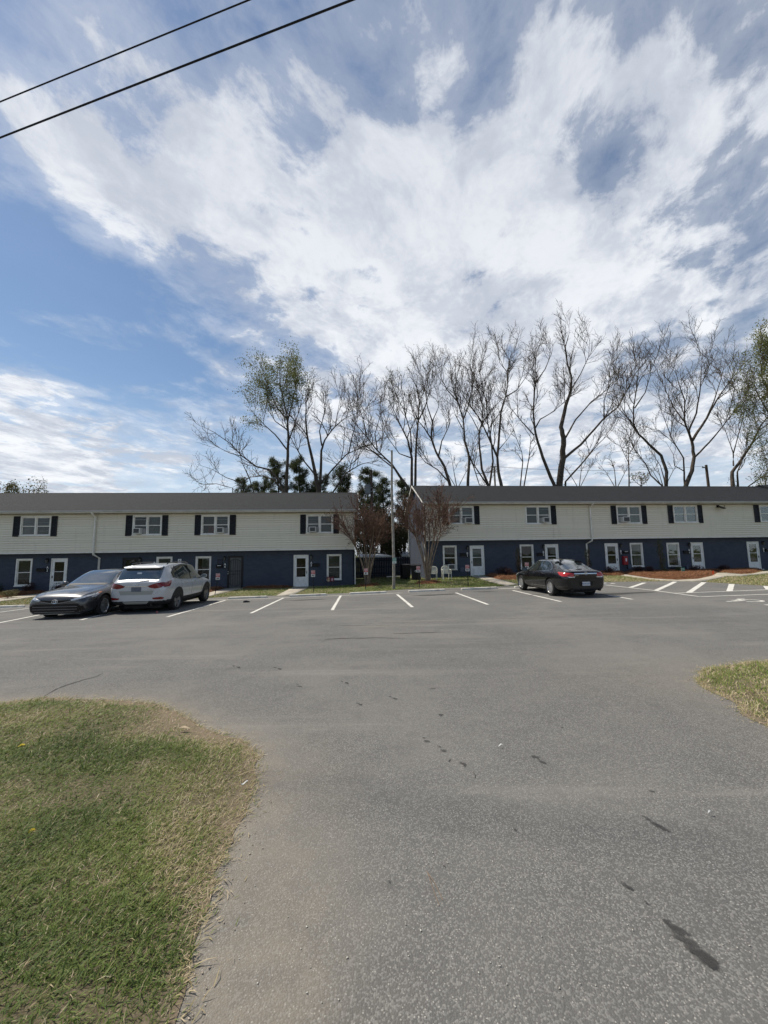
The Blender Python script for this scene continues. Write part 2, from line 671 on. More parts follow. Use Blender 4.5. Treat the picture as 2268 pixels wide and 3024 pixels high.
# ground sheet reaching the horizon
gx = np.concatenate([[-900, -500, -250, -120, -80], np.linspace(-50, 50, 51), [80, 120, 250, 500, 900]])
gy = np.concatenate([[-300, -100, -40], np.linspace(-20, 50, 71), [60, 80, 110, 160, 250, 450, 900]])
GX, GY = np.meshgrid(gx, gy)
GZ = H(GX, GY) - 0.012 + 0.02 * (fbm(GX, GY, 0.5, 5) - 0.5)
n_, m_ = GX.shape
ii = (np.arange(n_ - 1)[:, None] * m_ + np.arange(m_ - 1)[None]).ravel()
ground = link('ground', np_mesh('ground', np.column_stack([GX.ravel(), GY.ravel(), GZ.ravel()]),
              np.stack([ii, ii + 1, ii + m_ + 1, ii + m_], 1), True), M_turf)
tag(ground, 'grassy ground running on behind the parking lot and buildings', 'ground', kind='structure')

# far edge of the paving
EDGE = [on_ground(*p) for p in [(0, 1788), (614, 1766), (700, 1760.5), (877, 1758), (1020, 1751.6), (1207, 1740), (1362, 1735), (1494, 1731),
                                (1780, 1718.5), (1986, 1716), (2081, 1718), (2198, 1726), (2268, 1731)]]
ex = np.array([-60] + [p.x for p in EDGE] + [60.0])
ey = np.array([EDGE[0].y - 3.4] + [p.y for p in EDGE] + [EDGE[-1].y + 0.6])


def edge_y(x):
    return np.interp(x, ex, ey)


# lawns lying on the paving: near left and near right
LAWN_L_PX = [(0, 2076), (130, 2063), (300, 2066), (470, 2080), (540, 2113), (620, 2160), (715, 2185), (768, 2232), (757, 2300), (735, 2370), (695, 2440),
             (667, 2510), (640, 2580), (612, 2680), (580, 2760), (560, 2850), (530, 2940), (495, 3024)]
LAWN_L = gpoly(LAWN_L_PX) + [(-0.52, 0.6), (-0.6, -2), (-0.9, -9), (-22, -9), (-22, 5.6), (-9, 5.25)]
LAWN_R = gpoly([(2268, 1952), (2200, 1958), (2140, 1968), (2085, 1975), (2052, 2008), (2080, 2030), (2140, 2058), (2185, 2085), (2200, 2110), (2268, 2145)]) + \
    [(3.55, 2.6), (3.7, .5), (3.9, -9), (24, -9), (24, 7.2), (10, 6.2)]
LL = resample(LAWN_L, 0.045, 0.026)
LR = resample(LAWN_R, 0.05, 0.03)

ux = np.concatenate([[-70, -50, -38, -30], np.linspace(-24, -6.2, 50), np.linspace(-6, 6, 130), np.linspace(6.2, 26, 56), [32, 40, 50, 70]])
uy = np.concatenate([np.linspace(-14, 0, 20), np.linspace(0.15, 9, 90), np.linspace(9.3, 17, 28)])
VX, VY = np.meshgrid(ux, uy)
last = [edge_y(ux) - 0.6, edge_y(ux) + 0.03 * (fbm(ux, ux * 0, 1.5, 4) - 0.5)]
VX = np.vstack([VX, ux, ux])
VY = np.vstack([np.minimum(VY, (last[0] - 0.3)[None] - 0.001 * np.arange(len(uy))[::-1, None]), last[0], last[1]])
VZ = H(VX, VY)
n_, m_ = VX.shape
ii = (np.arange(n_ - 1)[:, None] * m_ + np.arange(m_ - 1)[None]).ravel()
me = np_mesh('parking_lot', np.column_stack([VX.ravel(), VY.ravel(), VZ.ravel()]), np.stack([ii, ii + 1, ii + m_ + 1, ii + m_], 1), True)
fx, fy = VX.ravel(), VY.ravel()
dl = edge_dist(resample(LAWN_L, 0.5), fx, fy)
dr = edge_dist(resample(LAWN_R, 0.5), fx, fy)
nz = fbm(fx, fy, 0.9, 21)
dust = np.exp(-dl / 0.22) * (0.65 + 0.9 * nz) + 0.6 * np.exp(-dr / 0.5) * (0.4 + 0.8 * nz)
dust += 0.60 * np.exp(-((fx + 0.25 + 0.10 * fy) / 0.30) ** 2) * np.exp(-((fy - 1.2) / 1.7) ** 2) * (0.5 + nz)
dust += 0.30 * np.exp(-((fx - 3.4) / 1.1) ** 2 - ((fy - 4.9) / 1.0) ** 2) * (0.4 + nz)
dust += 0.35 * np.exp(-((fy - edge_y(fx)) / 0.8) ** 2) * (0.3 + nz)
at = me.attributes.new('dust', 'FLOAT', 'POINT')
at.data.foreach_set('value', np.clip(dust, 0, 1).astype(np.float32))
lot = link('parking_lot', me, M_asphalt)
tag(lot, 'worn grey asphalt parking lot and entrance drive', 'parking lot', kind='structure')


def strip_mesh(name, a, b, wdt, mat, parent, lift=0.004, seg=12, taper=0.0):
    """painted stripe between two ground points"""
    a, b = Vector(a[:2]), Vector(b[:2])
    t = (b - a).normalized()
    nrm = Vector((-t.y, t.x))
    vs, fs = [], []
    for i in range(seg + 1):
        p = a.lerp(b, i / seg)
        wob = [(random.Random(int(p.x * 917 + p.y * 331 + k)).random() - 0.5) * 0.012 for k in (0, 1)]
        for k, s in enumerate((-1, 1)):
            q = p + nrm * s * (wdt / 2 + wob[k])
            vs.append((q.x, q.y, hz(q.x, q.y) + lift))
    fs = np.array([[2 * i, 2 * i + 1, 2 * i + 3, 2 * i + 2] for i in range(seg)], np.int32)
    me = np_mesh(name, vs, fs)
    if me.polygons[0].normal.z < 0:
        me.flip_normals()
    return link(name, me, mat, parent)


# stall lines (far end, near end) in photo pixels
STALLS = [((-120, 1806), (-330, 1858)), ((112, 1793), (-10, 1809.5)), ((215, 1797), (-20, 1843)), ((420, 1786), (238, 1831)), ((669, 1772), (494, 1822)), ((837, 1766), (741.5, 1811)),
          ((1006, 1759.5), (981, 1802)), ((1169, 1752.5), (1218, 1793)), ((1334, 1746), (1441, 1785.5)), ((1494, 1739), (1657, 1777)),
          ((1700, 1740.5), (1867, 1770))]
for a, b in STALLS:
    strip_mesh('stall_line', on_ground(*a), on_ground(*b), 0.105, M_paint, lot)
fr_px = [(0, 1797), (285, 1784), (500, 1776), (669, 1771.5), (837, 1765.5), (1006, 1759), (1169, 1752), (1334, 1745.5), (1494, 1738.5), (1650, 1733), (1785, 1727.5)]
for i in range(len(fr_px) - 1):
    strip_mesh('edge_line', on_ground(*fr_px[i]), on_ground(*fr_px[i + 1]), 0.10, M_paint, lot, lift=0.008)
# hatched access area on the right
HL = [((1782, 1727), (1930, 1744)), ((1930, 1744), (2067, 1762.6)), ((2067, 1762.6), (2268, 1755.5)), ((2268, 1755.5), (2420, 1750)), ((1987, 1752.2), (2130, 1747.5)), ((2130, 1747.5), (2268, 1741.8)), ((2268, 1741.8), (2420, 1736))]
for a, b in HL:
    strip_mesh('hatch_outline', on_ground(*a), on_ground(*b), 0.10, M_paint, lot, lift=0.008)
for a, b in [((1812, 1722.5), (1790, 1729.5)), ((1903, 1721), (1862, 1735)), ((1994, 1718), (1936, 1744.5)), ((2079, 1719.5), (2034, 1750.5)), ((2161, 1725), (2154, 1746)), ((2263, 1731), (2271, 1741)), ((2262, 1787), (2330, 1785))]:
    strip_mesh('hatch_bar', on_ground(*a), on_ground(*b), 0.19, M_paint, lot)

# wheelchair symbol painted on the ground
sy = on_ground(2196, 1774)
smb = MB()


def sym_poly(pts, wdt):
    for a, b in zip(pts[:-1], pts[1:]):
        a, b = Vector(a), Vector(b)
        t = (b - a).normalized()
        n = Vector((-t.y, t.x)) * wdt / 2
        a2, b2 = a - t * wdt * .3, b + t * wdt * .3
        smb.add([(*(a2 - n), 0), (*(b2 - n), 0), (*(b2 + n), 0), (*(a2 + n), 0)], [(0, 1, 2, 3)])


sc_ = 0.62
sym_poly([(sc_ * (-.10 + .42 * math.cos(a)), sc_ * (-.25 + .42 * math.sin(a))) for a in np.linspace(R(120), R(350), 14)], 0.09)
sym_poly([(-.10 * sc_, .62 * sc_), (-.06 * sc_, .05 * sc_), (.30 * sc_, .05 * sc_), (.55 * sc_, -.50 * sc_), (.72 * sc_, -.42 * sc_)], 0.10)
sym_poly([(-.06 * sc_, .32 * sc_), (.26 * sc_, .32 * sc_)], 0.08)
smb.add([(*(Vector((-.12 * sc_, .82 * sc_)) + Vector((math.cos(a), math.sin(a))) * .07), 0) for a in np.linspace(0, 6.28, 13)[:-1]], [tuple(range(12))])
rot_ = Matrix.Rotation(R(95), 3, 'Z')
smb.v = [tuple((lambda q: (q.x + sy.x, q.y + sy.y, hz(q.x + sy.x, q.y + sy.y) + 0.0045 + 0.0002 * (i // 4)))(rot_ @ Vector((v[0], v[1] * 1.15, 0)))) for i, v in enumerate(smb.v)]
o = smb.build('wheelchair_symbol', M_paint, lot)

# oil drips, dark rubber marks and cracks on the asphalt
def stain_mat(name, col, rough, lo, hi):
    m = bpy.data.materials.new(name)
    m.use_nodes = True
    t = NT(m.node_tree)
    b = t.n['Principled BSDF']
    g = t.add('ShaderNodeTexCoord').outputs['Object']
    b.inputs['Base Color'].default_value = (*col, 1)
    b.inputs['Roughness'].default_value = rough
    b.inputs['Specular IOR Level'].default_value = .2
    tr = t.add('ShaderNodeBsdfTransparent')
    mx = t.add('ShaderNodeMixShader')
    f = t.add('ShaderNodeAttribute', attribute_name='fade').outputs['Fac']
    n = t.math('ADD', t.math('MULTIPLY', f, 1.1), t.math('MULTIPLY', t.math('SUBTRACT', t.noise(g, 70, 6, .7), .5), 1.5))
    t.put(mx.inputs[0], t.ramp(n, .05, 1.05, lo, hi))
    t.l.new(tr.outputs[0], mx.inputs[1])
    t.l.new(b.outputs[0], mx.inputs[2])
    t.l.new(mx.outputs[0], t.n['Material Output'].inputs[0])
    return m


M_oil = stain_mat('oil_stain', (.055, .053, .051), .75, 0, .66)
M_dark_patch = stain_mat('dark_asphalt', (.06, .058, .055), .8, 0, .6)  # darker grey that fades out towards the rim of each patch
M_bleach = stain_mat('bleached_asphalt', (.30, .28, .245), .9, 0, .30)
blob_n = [0]


def blob(name, px, py, rx, ry, rot, mat, seed, lift=0.004, n=22):
    c = on_ground(px, py)
    r_ = random.Random(seed)
    ph = [r_.uniform(0, 6.28) for _ in range(4)]
    blob_n[0] += 1
    lift = lift + .00025 * (blob_n[0] % 12)
    vs, fade = [(c.x, c.y, hz(c.x, c.y) + lift)], [1.0]
    for q0, fd in ((.45, 1.0), (.8, .6), (1.15, 0.0)):
        for k in range(n):
            a = 2 * math.pi * k / n
            q = q0 * (1 + 0.22 * math.sin(2 * a + ph[0]) + 0.15 * math.sin(3 * a + ph[1]) + 0.1 * math.sin(5 * a + ph[2]))
            x, y = rx * q * math.cos(a), ry * q * math.sin(a)
            X_, Y_ = c.x + x * math.cos(rot) - y * math.sin(rot), c.y + x * math.sin(rot) + y * math.cos(rot)
            vs.append((X_, Y_, hz(X_, Y_) + lift))
            fade.append(fd)
    ft = np.array([[0, 1 + k, 1 + (k + 1) % n] for k in range(n)], np.int32)
    fq = np.array([[1 + m * n + k, 1 + (m + 1) * n + k, 1 + (m + 1) * n + (k + 1) % n, 1 + m * n + (k + 1) % n] for m in (0, 1) for k in range(n)], np.int32)
    me = np_mesh(name, vs, [ft, fq])
    at_ = me.attributes.new('fade', 'FLOAT', 'POINT')
    at_.data.foreach_set('value', np.array(fade, np.float32))
    return link(name, me, mat, lot)


drips = [(1968, 2722, .016, .010), (1985, 2736, .022, .012), (2005, 2752, .030, .017), (2030, 2782, .036, .018), (2058, 2812, .034, .018), (2085, 2835, .040, .024), (2100, 2848, .024, .015),
         (1850, 2618, .020, .012), (1860, 2625, .012, .008), (1908, 2668, .008, .006), (1912, 2420, .015, .009), (1935, 2434, .022, .012), (1955, 2446, .030, .016), (1900, 2412, .010, .006), (1925, 2338, .014, .009),
         (1580, 2236, .026, .016), (1603, 2252, .024, .015), (1590, 2243, .012, .006), (1367, 2256, .022, .016), (1372, 2262, .012, .012), (1310, 2218, .024, .014), (1297, 2206, .014, .008), (1260, 2190, .022, .014), (1252, 2180, .014, .008),
         (1302, 2112, .026, .018), (1166, 2064, .034, .018), (1152, 2058, .018, .010), (1065, 2082, .026, .016), (1056, 2078, .018, .010), (1024, 2018, .036, .02), (1010, 2014, .02, .01), (885, 2028, .03, .016), (878, 2022, .02, .01),
         (705, 1972, .05, .02), (690, 1968, .03, .014), (826, 1976, .045, .02), (812, 1972, .03, .012), (1522, 2452, .012, .007), (1312, 2560, .008, .005), (1150, 2606, .007, .006), (1660, 2150, .012, .008)]
for i, (px, py, rx, ry) in enumerate(drips):
    blob('oil_stain', px, py, rx * 1.25, ry * 1.25, R(-38), M_oil, i)


def crack(pts, wd, seed):
    r_ = random.Random(seed)
    P = [on_ground(*p) for p in pts]
    vs, k = [], 0
    fine_ = []
    for a, b in zip(P[:-1], P[1:]):
        for j in range(5):
            q = a.lerp(b, j / 5)
            fine_.append(q + Vector((r_.uniform(-1, 1), r_.uniform(-1, 1), 0)) * (b - a).length * 0.03)
    fine_.append(P[-1])
    for i, q in enumerate(fine_):
        t = (fine_[min(i + 1, len(fine_) - 1)] - fine_[max(i - 1, 0)]).normalized()
        nrm = Vector((-t.y, t.x, 0)) * wd * (0.3 + 0.7 * math.sin(math.pi * min(1, (i + 1) / len(fine_)))) * r_.uniform(.5, 1.2)
        for s in (-1, 1):
            p = q + nrm * s
            vs.append((p.x, p.y, hz(p.x, p.y) + 0.003))
    fs = np.array([[2 * i, 2 * i + 1, 2 * i + 3, 2 * i + 2] for i in range(len(fine_) - 1)], np.int32)
    me = np_mesh('crack', vs, fs)
    if me.polygons[0].normal.z < 0:
        me.flip_normals()
    link('crack', me, M_crack, lot)


for i, (pts, wd) in enumerate([([(128, 2058), (165, 2036), (195, 2024), (240, 2010), (285, 1998), (305, 1988)], .010), ([(1404, 2300), (1403, 2290), (1398, 2280)], .004), ([(1262, 2036), (1290, 2032)], .006),
                               ([(1325, 2250), (1332, 2243)], .004), ([(960, 1888), (1040, 1884), (1195, 1885)], .022), ([(985, 1849), (1080, 1848), (1185, 1846)], .016), ([(1160, 1872), (1250, 1869), (1335, 1866)], .018)]):
    crack(pts, wd, i)
# darker patches in the stalls, bleached and worn patches in the drive
for i, (px, py, rx, ry) in enumerate([(1282, 1757, .9, .35), (1835, 1753, 1.35, .38), (1583, 1757, .3, .14), (905, 1772, 1.0, .2), (1430, 1748, .5, .2)]):
    blob('dark_patch', px, py, rx, ry, R(5), M_dark_patch, 90 + i, lift=0.0035)
for i, (px, py, rx, ry) in enumerate([(1165, 1779, .9, .10), (1130, 1849, 1.3, .16), (1550, 1824, 1.0, .12), (1230, 1835, 1.6, .12), ]):
    blob('bleached_patch', px, py, rx, ry, R(4), M_bleach, 190 + i, lift=0.0035)

# ---- lawn sheets
def lawn_z(x, y, d):
    return H(x, y) + 0.004 + 0.026 * sst(d / 0.5) + 0.022 * sst(d / 0.3) * (fbm(x, y, 3.0, 9) - 0.35)


me = patch_mesh('near_lawn', LL, 0.16, lawn_z, box=(-8, 1, -1, 7))
lawn_l = link('near_lawn', me, M_thatch)
tag(lawn_l, 'patchy grass verge with a bare dirt edge in the left foreground', 'lawn', kind='structure')
me = patch_mesh('corner_lawn', LR, 0.18, lawn_z, box=(3, 12, 0, 8))
lawn_r = link('corner_lawn', me, M_thatch)
tag(lawn_r, 'small corner of grass cutting into the asphalt at the right edge', 'lawn', kind='structure')

# ---- concrete walks
def walk(pts, label, extra=()):
    poly = resample(gpoly(pts) + list(extra), 0.5)
    me = patch_mesh('walkway', poly, 0.6, lambda x, y, d: H(x, y) + 0.035)
    bm = bmesh.new()
    bm.from_mesh(me)
    r_ = bmesh.ops.extrude_face_region(bm, geom=bm.faces[:])
    bmesh.ops.translate(bm, vec=(0, 0, -0.09), verts=[v for v in r_['geom'] if isinstance(v, bmesh.types.BMVert)])
    bmesh.ops.recalc_face_normals(bm, faces=bm.faces)
    bm.to_mesh(me)
    bm.free()
    return tag(link('walkway', me, M_conc), label, 'walkway', kind='structure')


walk([(-60, 1774), (0, 1768), (120, 1754.5), (150, 1749), (196, 1748), (150, 1757.5), (0, 1778), (-60, 1786)], 'concrete walk slanting past the bed to the leftmost white door')
walk([(668, 1738), (715, 1737.5), (700, 1742), (655, 1753), (617, 1763), (617, 1752)], 'short concrete walk from the barred security door')
walk([(866, 1735), (911, 1734), (905, 1739), (868, 1759), (817, 1760)], 'tan concrete walk from the white door at the end of the left building')
walk([(1388, 1703), (1434, 1702), (1532, 1727), (1494, 1731)], 'concrete walk slanting from the B1 door to the stalls')
walk([(1826, 1693), (1848, 1697), (1927, 1709.7), (2000, 1714), (2062, 1711), (2103, 1702), (2118, 1693), (2148, 1693), (2188, 1697), (2220, 1695.5), (2252, 1689), (2300, 1685), (2300, 1691), (2230, 1698),
      (2190, 1702), (2150, 1702), (2104, 1712), (2081, 1717.6), (1996, 1716.2), (1950, 1714.5), (1877, 1706), (1820, 1698)], 'curving concrete walk round the pine straw bed at the right')

# ---- planting beds of pine straw
BEDS = {}


def wall_pt(px, pyguess, a, d):
    """ground point at the foot of the wall seen at column px"""
    lo = ray(px, pyguess)
    k = lo.x / lo.y
    y = d / (1 - k * math.tan(R(a)))
    return (k * y, y - 0.03)


LD, LA, RD, RA = 26.361, 4.853, 26.546, 5.454


def bed(key, low, side, label):
    d, a = (LD, LA) if side == 'L' else (RD, RA)
    lowp = gpoly(low)
    up = [wall_pt(px, py, a, d) for px, py in [low[-1], low[0]]]
    poly = resample(lowp + up, 0.12, 0.02)
    me = patch_mesh('pine_straw_bed', poly, 0.16, lambda x, y, d_: H(x, y) + 0.02 + 0.10 * sst(d_ / 0.35) + 0.06 * sst(d_ / 0.2) * (fbm(x, y, 4.0, 2) - 0.4))
    BEDS[key] = poly
    return tag(link('pine_straw_bed', me, M_straw), label, 'planting bed', kind='structure')


bed('A2', [(-60, 1775), (0, 1767), (120, 1753.5), (143, 1748.5)], 'L', 'pine straw bed at the far left wall under a window')
bed('A3', [(420, 1752), (560, 1757), (618, 1751), (655, 1741.5), (669, 1737)], 'L', 'pine straw bed left of the barred security door')
bed('A4', [(718, 1738.8), (801, 1739), (848, 1737.5), (866, 1733)], 'L', 'pine straw bed round the broken stump')
bed('B1', [(1436, 1703), (1476, 1712.5), (1540, 1713), (1606, 1704)], 'R', 'pine straw bed right of the B1 door')
bed('B2', [(1652, 1702), (1700, 1705), (1771, 1701), (1845, 1700)], 'R', 'pine straw bed between the black car and the B3 door')
bed('B3', [(1846, 1697), (1927, 1709), (2000, 1713.4), (2062, 1710.5), (2103, 1701.5), (2117, 1692)], 'R', 'wide pine straw bed with a green sign below the B4 door')
bed('B4', [(2090, 1688), (2118, 1691), (2148, 1692.3), (2188, 1696.4), (2220, 1694.8), (2250, 1688)], 'R', 'pine straw bed left of the rightmost white door')


def ring(key, cx, cy, rx, label):
    c = on_ground(cx, cy)
    poly = resample([(c.x + rx * math.cos(a), c.y + rx * 0.8 * math.sin(a)) for a in np.linspace(0, 2 * math.pi, 24)[:-1]], 0.12, 0.02)
    me = patch_mesh('pine_straw_ring', poly, 0.14, lambda x, y, d_: H(x, y) + 0.02 + 0.10 * sst(d_ / 0.4) + 0.05 * sst(d_ / 0.2) * (fbm(x, y, 4.0, 2) - 0.4))
    BEDS[key] = poly
    tag(link('pine_straw_ring', me, M_straw), label, 'planting bed', kind='structure')
    return c


C1 = ring('T1', 1086, 1731, 0.80, 'ring of pine straw round the left multi-stemmed tree')
C2 = ring('T2', 1264, 1722, 0.80, 'ring of pine straw round the right multi-stemmed tree')

# ---- wheel stops
def wheel_stop(a, b, label):
    A, B = on_ground(*a), on_ground(*b)
    L = (B - A).length
    c = (A + B) / 2
    ang = math.atan2(B.y - A.y, B.x - A.x)
    mb = MB()
    prof = [(-.075, 0), (.075, 0), (.055, .085), (.03, .105), (-.03, .105), (-.055, .085)]
    n = len(prof)
    xs = [-L / 2, -L / 2 + .05, 0, L / 2 - .05, L / 2]
    vs, fs = [], []
    for i, x in enumerate(xs):
        k = 0.72 if i in (0, 4) else 1
        vs += [(x, p[0] * k, p[1] * k) for p in prof]
    for i in range(len(xs) - 1):
        for j in range(n):
            fs.append((i * n + j, i * n + (j + 1) % n, (i + 1) * n + (j + 1) % n, (i + 1) * n + j))
    fs += [tuple(range(n)), tuple(4 * n + j for j in range(n))[::-1]]
    mb.add(vs, fs)
    o = mb.build('wheel_stop', M_stop, None, loc=(c.x, c.y, hz(c.x, c.y) - 0.004), rot=(0, -math.atan2(B.z - A.z, L), ang))
    tag(o, label, 'wheel stop', 'concrete wheel stops along the stalls')


for a, b, lab in [((-45, 1797), (72, 1793), 'weathered concrete wheel stop at the left edge beside the grey sedan'),
                  ((440, 1780), (548, 1775), 'concrete wheel stop half hidden behind the white SUV'),
                  ((673, 1770), (790, 1765.5), 'concrete wheel stop below the barred security door'),
                  ((854, 1763), (965, 1758.5), 'concrete wheel stop below the A5 door and parking sign'),
                  ((1032, 1756), (1141, 1751.5), 'concrete wheel stop in front of the left multi-stemmed tree'),
                  ((1206, 1749.5), (1315, 1745), 'concrete wheel stop in front of the right multi-stemmed tree'),
                  ((1362, 1743), (1468, 1738.5), 'concrete wheel stop below the B1 door'),
                  ((1519, 1737), (1630, 1732), 'concrete wheel stop under the nose of the black sedan'),
                  ((1690, 1731.5), (1793, 1727), 'concrete wheel stop right of the black sedan by the hatching')]:
    wheel_stop(a, b, lab)
def brick_mat():
    m = bpy.data.materials.new('painted_brick')
    m.use_nodes = True
    t = NT(m.node_tree)
    b = t.n['Principled BSDF']
    o = t.add('ShaderNodeTexCoord').outputs['Object']
    s = t.add('ShaderNodeSeparateXYZ', ins={0: o})
    v = t.add('ShaderNodeCombineXYZ', ins={0: t.math('ADD', s.outputs[0], s.outputs[1]), 1: s.outputs[2], 2: 0.0}).outputs[0]
    br = t.add('ShaderNodeTexBrick')
    t.l.new(v, br.inputs['Vector'])
    br.inputs['Color1'].default_value = (0.066, 0.078, 0.104, 1)
    br.inputs['Color2'].default_value = (0.086, 0.100, 0.130, 1)
    br.inputs['Mortar'].default_value = (0.034, 0.040, 0.054, 1)
    br.inputs['Scale'].default_value = 1.0
    br.inputs['Brick Width'].default_value = 0.205
    br.inputs['Row Height'].default_value = 0.0685
    br.inputs['Mortar Size'].default_value = 0.008
    br.inputs['Mortar Smooth'].default_value = 0.2
    nz = t.noise(o, 1.1, 6, 0.65)
    c = t.mix(t.ramp(nz, 0.35, 0.7, 0, 0.35), br.outputs['Color'], (0.088, 0.097, 0.114))
    t.put(b.inputs['Base Color'], c)
    b.inputs['Roughness'].default_value = 0.85
    b.inputs['Specular IOR Level'].default_value = 0.08
    bn = t.add('ShaderNodeBump')
    bn.inputs['Strength'].default_value = 0.7
    bn.inputs['Distance'].default_value = 0.012
    t.put(bn.inputs['Height'], t.math('SUBTRACT', t.math('MULTIPLY', t.noise(o, 45, 3, 0.6), 0.3), br.outputs['Fac']))
    t.put(b.inputs['Normal'], bn.outputs[0])
    return m


def siding_mat():
    m = bpy.data.materials.new('vinyl_siding')
    m.use_nodes = True
    t = NT(m.node_tree)
    b = t.n['Principled BSDF']
    o = t.add('ShaderNodeTexCoord').outputs['Object']
    rnd = t.add('ShaderNodeObjectInfo').outputs['Random']
    c = t.mix(rnd, (0.71, 0.66, 0.535), (0.76, 0.71, 0.58))
    mpn = t.add('ShaderNodeMapping', ins={0: o})
    mpn.inputs['Scale'].default_value = (3.0, 3.0, 0.35)
    g = t.noise(mpn.outputs[0], 1.6, 6, 0.7)
    c = t.mix(t.ramp(g, 0.52, 0.78, 0, 0.45), c, (0.47, 0.43, 0.345))
    t.put(b.inputs['Base Color'], c)
    b.inputs['Roughness'].default_value = 0.55
    mp2 = t.add('ShaderNodeMapping', ins={0: o})
    mp2.inputs['Scale'].default_value = (6, 40, 40)
    bn = t.add('ShaderNodeBump')
    bn.inputs['Strength'].default_value = 0.25
    bn.inputs['Distance'].default_value = 0.01
    t.put(bn.inputs['Height'], t.noise(mp2.outputs[0], 1.0, 4, 0.6))
    t.put(b.inputs['Normal'], bn.outputs[0])
    return m


def shingle_mat():
    m = bpy.data.materials.new('roof_shingles')
    m.use_nodes = True
    t = NT(m.node_tree)
    b = t.n['Principled BSDF']
    o = t.add('ShaderNodeTexCoord').outputs['Object']
    s = t.add('ShaderNodeSeparateXYZ', ins={0: o})
    v = t.add('ShaderNodeCombineXYZ', ins={0: s.outputs[0], 1: s.outputs[1], 2: 0.0}).outputs[0]
    br = t.add('ShaderNodeTexBrick')
    t.l.new(v, br.inputs['Vector'])
    br.inputs['Color1'].default_value = (0.016, 0.0175, 0.019, 1)
    br.inputs['Color2'].default_value = (0.024, 0.026, 0.028, 1)
    br.inputs['Mortar'].default_value = (0.012, 0.013, 0.014, 1)
    br.inputs['Scale'].default_value = 1.0
    br.inputs['Brick Width'].default_value = 0.31
    br.inputs['Row Height'].default_value = 0.135
    br.inputs['Mortar Size'].default_value = 0.012
    nz = t.noise(o, 5.5, 6, 0.7)
    c = t.mix(t.ramp(nz, 0.42, 0.62, 0, 0.75), br.outputs['Color'], (0.017, 0.018, 0.020))
    c = t.mix(t.ramp(t.noise(o, 11, 5, 0.75), 0.52, 0.68, 0, 0.7), c, (0.042, 0.044, 0.046))
    t.put(b.inputs['Base Color'], c)
    b.inputs['Roughness'].default_value = 0.9
    b.inputs['Specular IOR Level'].default_value = 0.25
    bn = t.add('ShaderNodeBump')
    bn.inputs['Strength'].default_value = 0.8
    bn.inputs['Distance'].default_value = 0.02
    t.put(bn.inputs['Height'], t.math('SUBTRACT', t.math('MULTIPLY', t.noise(o, 22, 5, 0.7), 0.9), br.outputs['Fac']))
    t.put(b.inputs['Normal'], bn.outputs[0])
    return m


def blind_mat(name, col, scale=42.0):
    m = bpy.data.materials.new(name)
    m.use_nodes = True
    t = NT(m.node_tree)
    b = t.n['Principled BSDF']
    o = t.add('ShaderNodeTexCoord').outputs['Object']
    s = t.add('ShaderNodeSeparateXYZ', ins={0: o})
    wv = t.math('FRACT', t.math('MULTIPLY', s.outputs[2], scale))
    t.put(b.inputs['Base Color'], t.mix(t.ramp(wv, 0.0, 0.35, 0.55, 0.0), col, [x * 0.45 for x in col]))
    b.inputs['Roughness'].default_value = 0.7
    return m


M_brick, M_siding, M_roof = brick_mat(), siding_mat(), shingle_mat()
M_trim = pmat('white_trim', (0.78, 0.76, 0.70), 0.5, vary=0.08, vscale=3, dirt=(0.45, 0.42, 0.35), dscale=2.5)
M_gutter = pmat('gutter_metal', (0.46, 0.46, 0.44), 0.45, vary=0.1, vscale=1.5, dirt=(0.30, 0.29, 0.26), dscale=1.2)
M_down = pmat('downspout_metal', (0.74, 0.72, 0.65), 0.45, vary=0.08, vscale=3, dirt=(0.38, 0.35, 0.3), dscale=2.0)
M_soffit = pmat('soffit_vinyl', (0.36, 0.33, 0.27), 0.6, vary=0.1)
M_shut = pmat('black_shutter', (0.012, 0.012, 0.014), 0.5, vary=0.2)
M_door = pmat('white_storm_door', (0.76, 0.76, 0.73), 0.4, vary=0.06, vscale=4, dirt=(0.46, 0.43, 0.38), dscale=3.0)
M_black = pmat('black_metal', (0.010, 0.010, 0.011), 0.45)
M_dark = pmat('dark_interior', (0.012, 0.012, 0.013), 0.9)
M_grey_door = pmat('grey_door', (0.115, 0.115, 0.113), 0.5, vary=0.1)
M_glass = glass_mat('window_glass', (0.85, 0.90, 0.90), 0.70)
M_blind = blind_mat('window_blind', (0.27, 0.28, 0.265))
M_blind_lt = blind_mat('pale_blind', (0.60, 0.61, 0.58))
M_blind_dk = blind_mat('dim_blind', (0.115, 0.105, 0.095))
M_curtain = pmat('curtain_cloth', (0.42, 0.42, 0.40), 0.85, vary=0.2, vscale=14)
M_red_cloth = pmat('red_curtain', (0.38, 0.02, 0.02), 0.85, vary=0.3, vscale=10)
M_brown_cloth = pmat('brown_curtain', (0.055, 0.032, 0.025), 0.85, vary=0.3, vscale=10)
M_ac = pmat('air_conditioner_white', (0.62, 0.62, 0.58), 0.45, vary=0.05)
M_acg = pmat('air_conditioner_grille', (0.085, 0.088, 0.088), 0.6, vary=0.15, vscale=30)
M_acp = pmat('accordion_panel', (0.34, 0.34, 0.33), 0.6, vary=0.1, vscale=20)
M_white_txt = pmat('white_lettering', (0.75, 0.75, 0.73), 0.6)
M_chrome = pmat('satin_metal', (0.55, 0.54, 0.52), 0.3, 1.0)


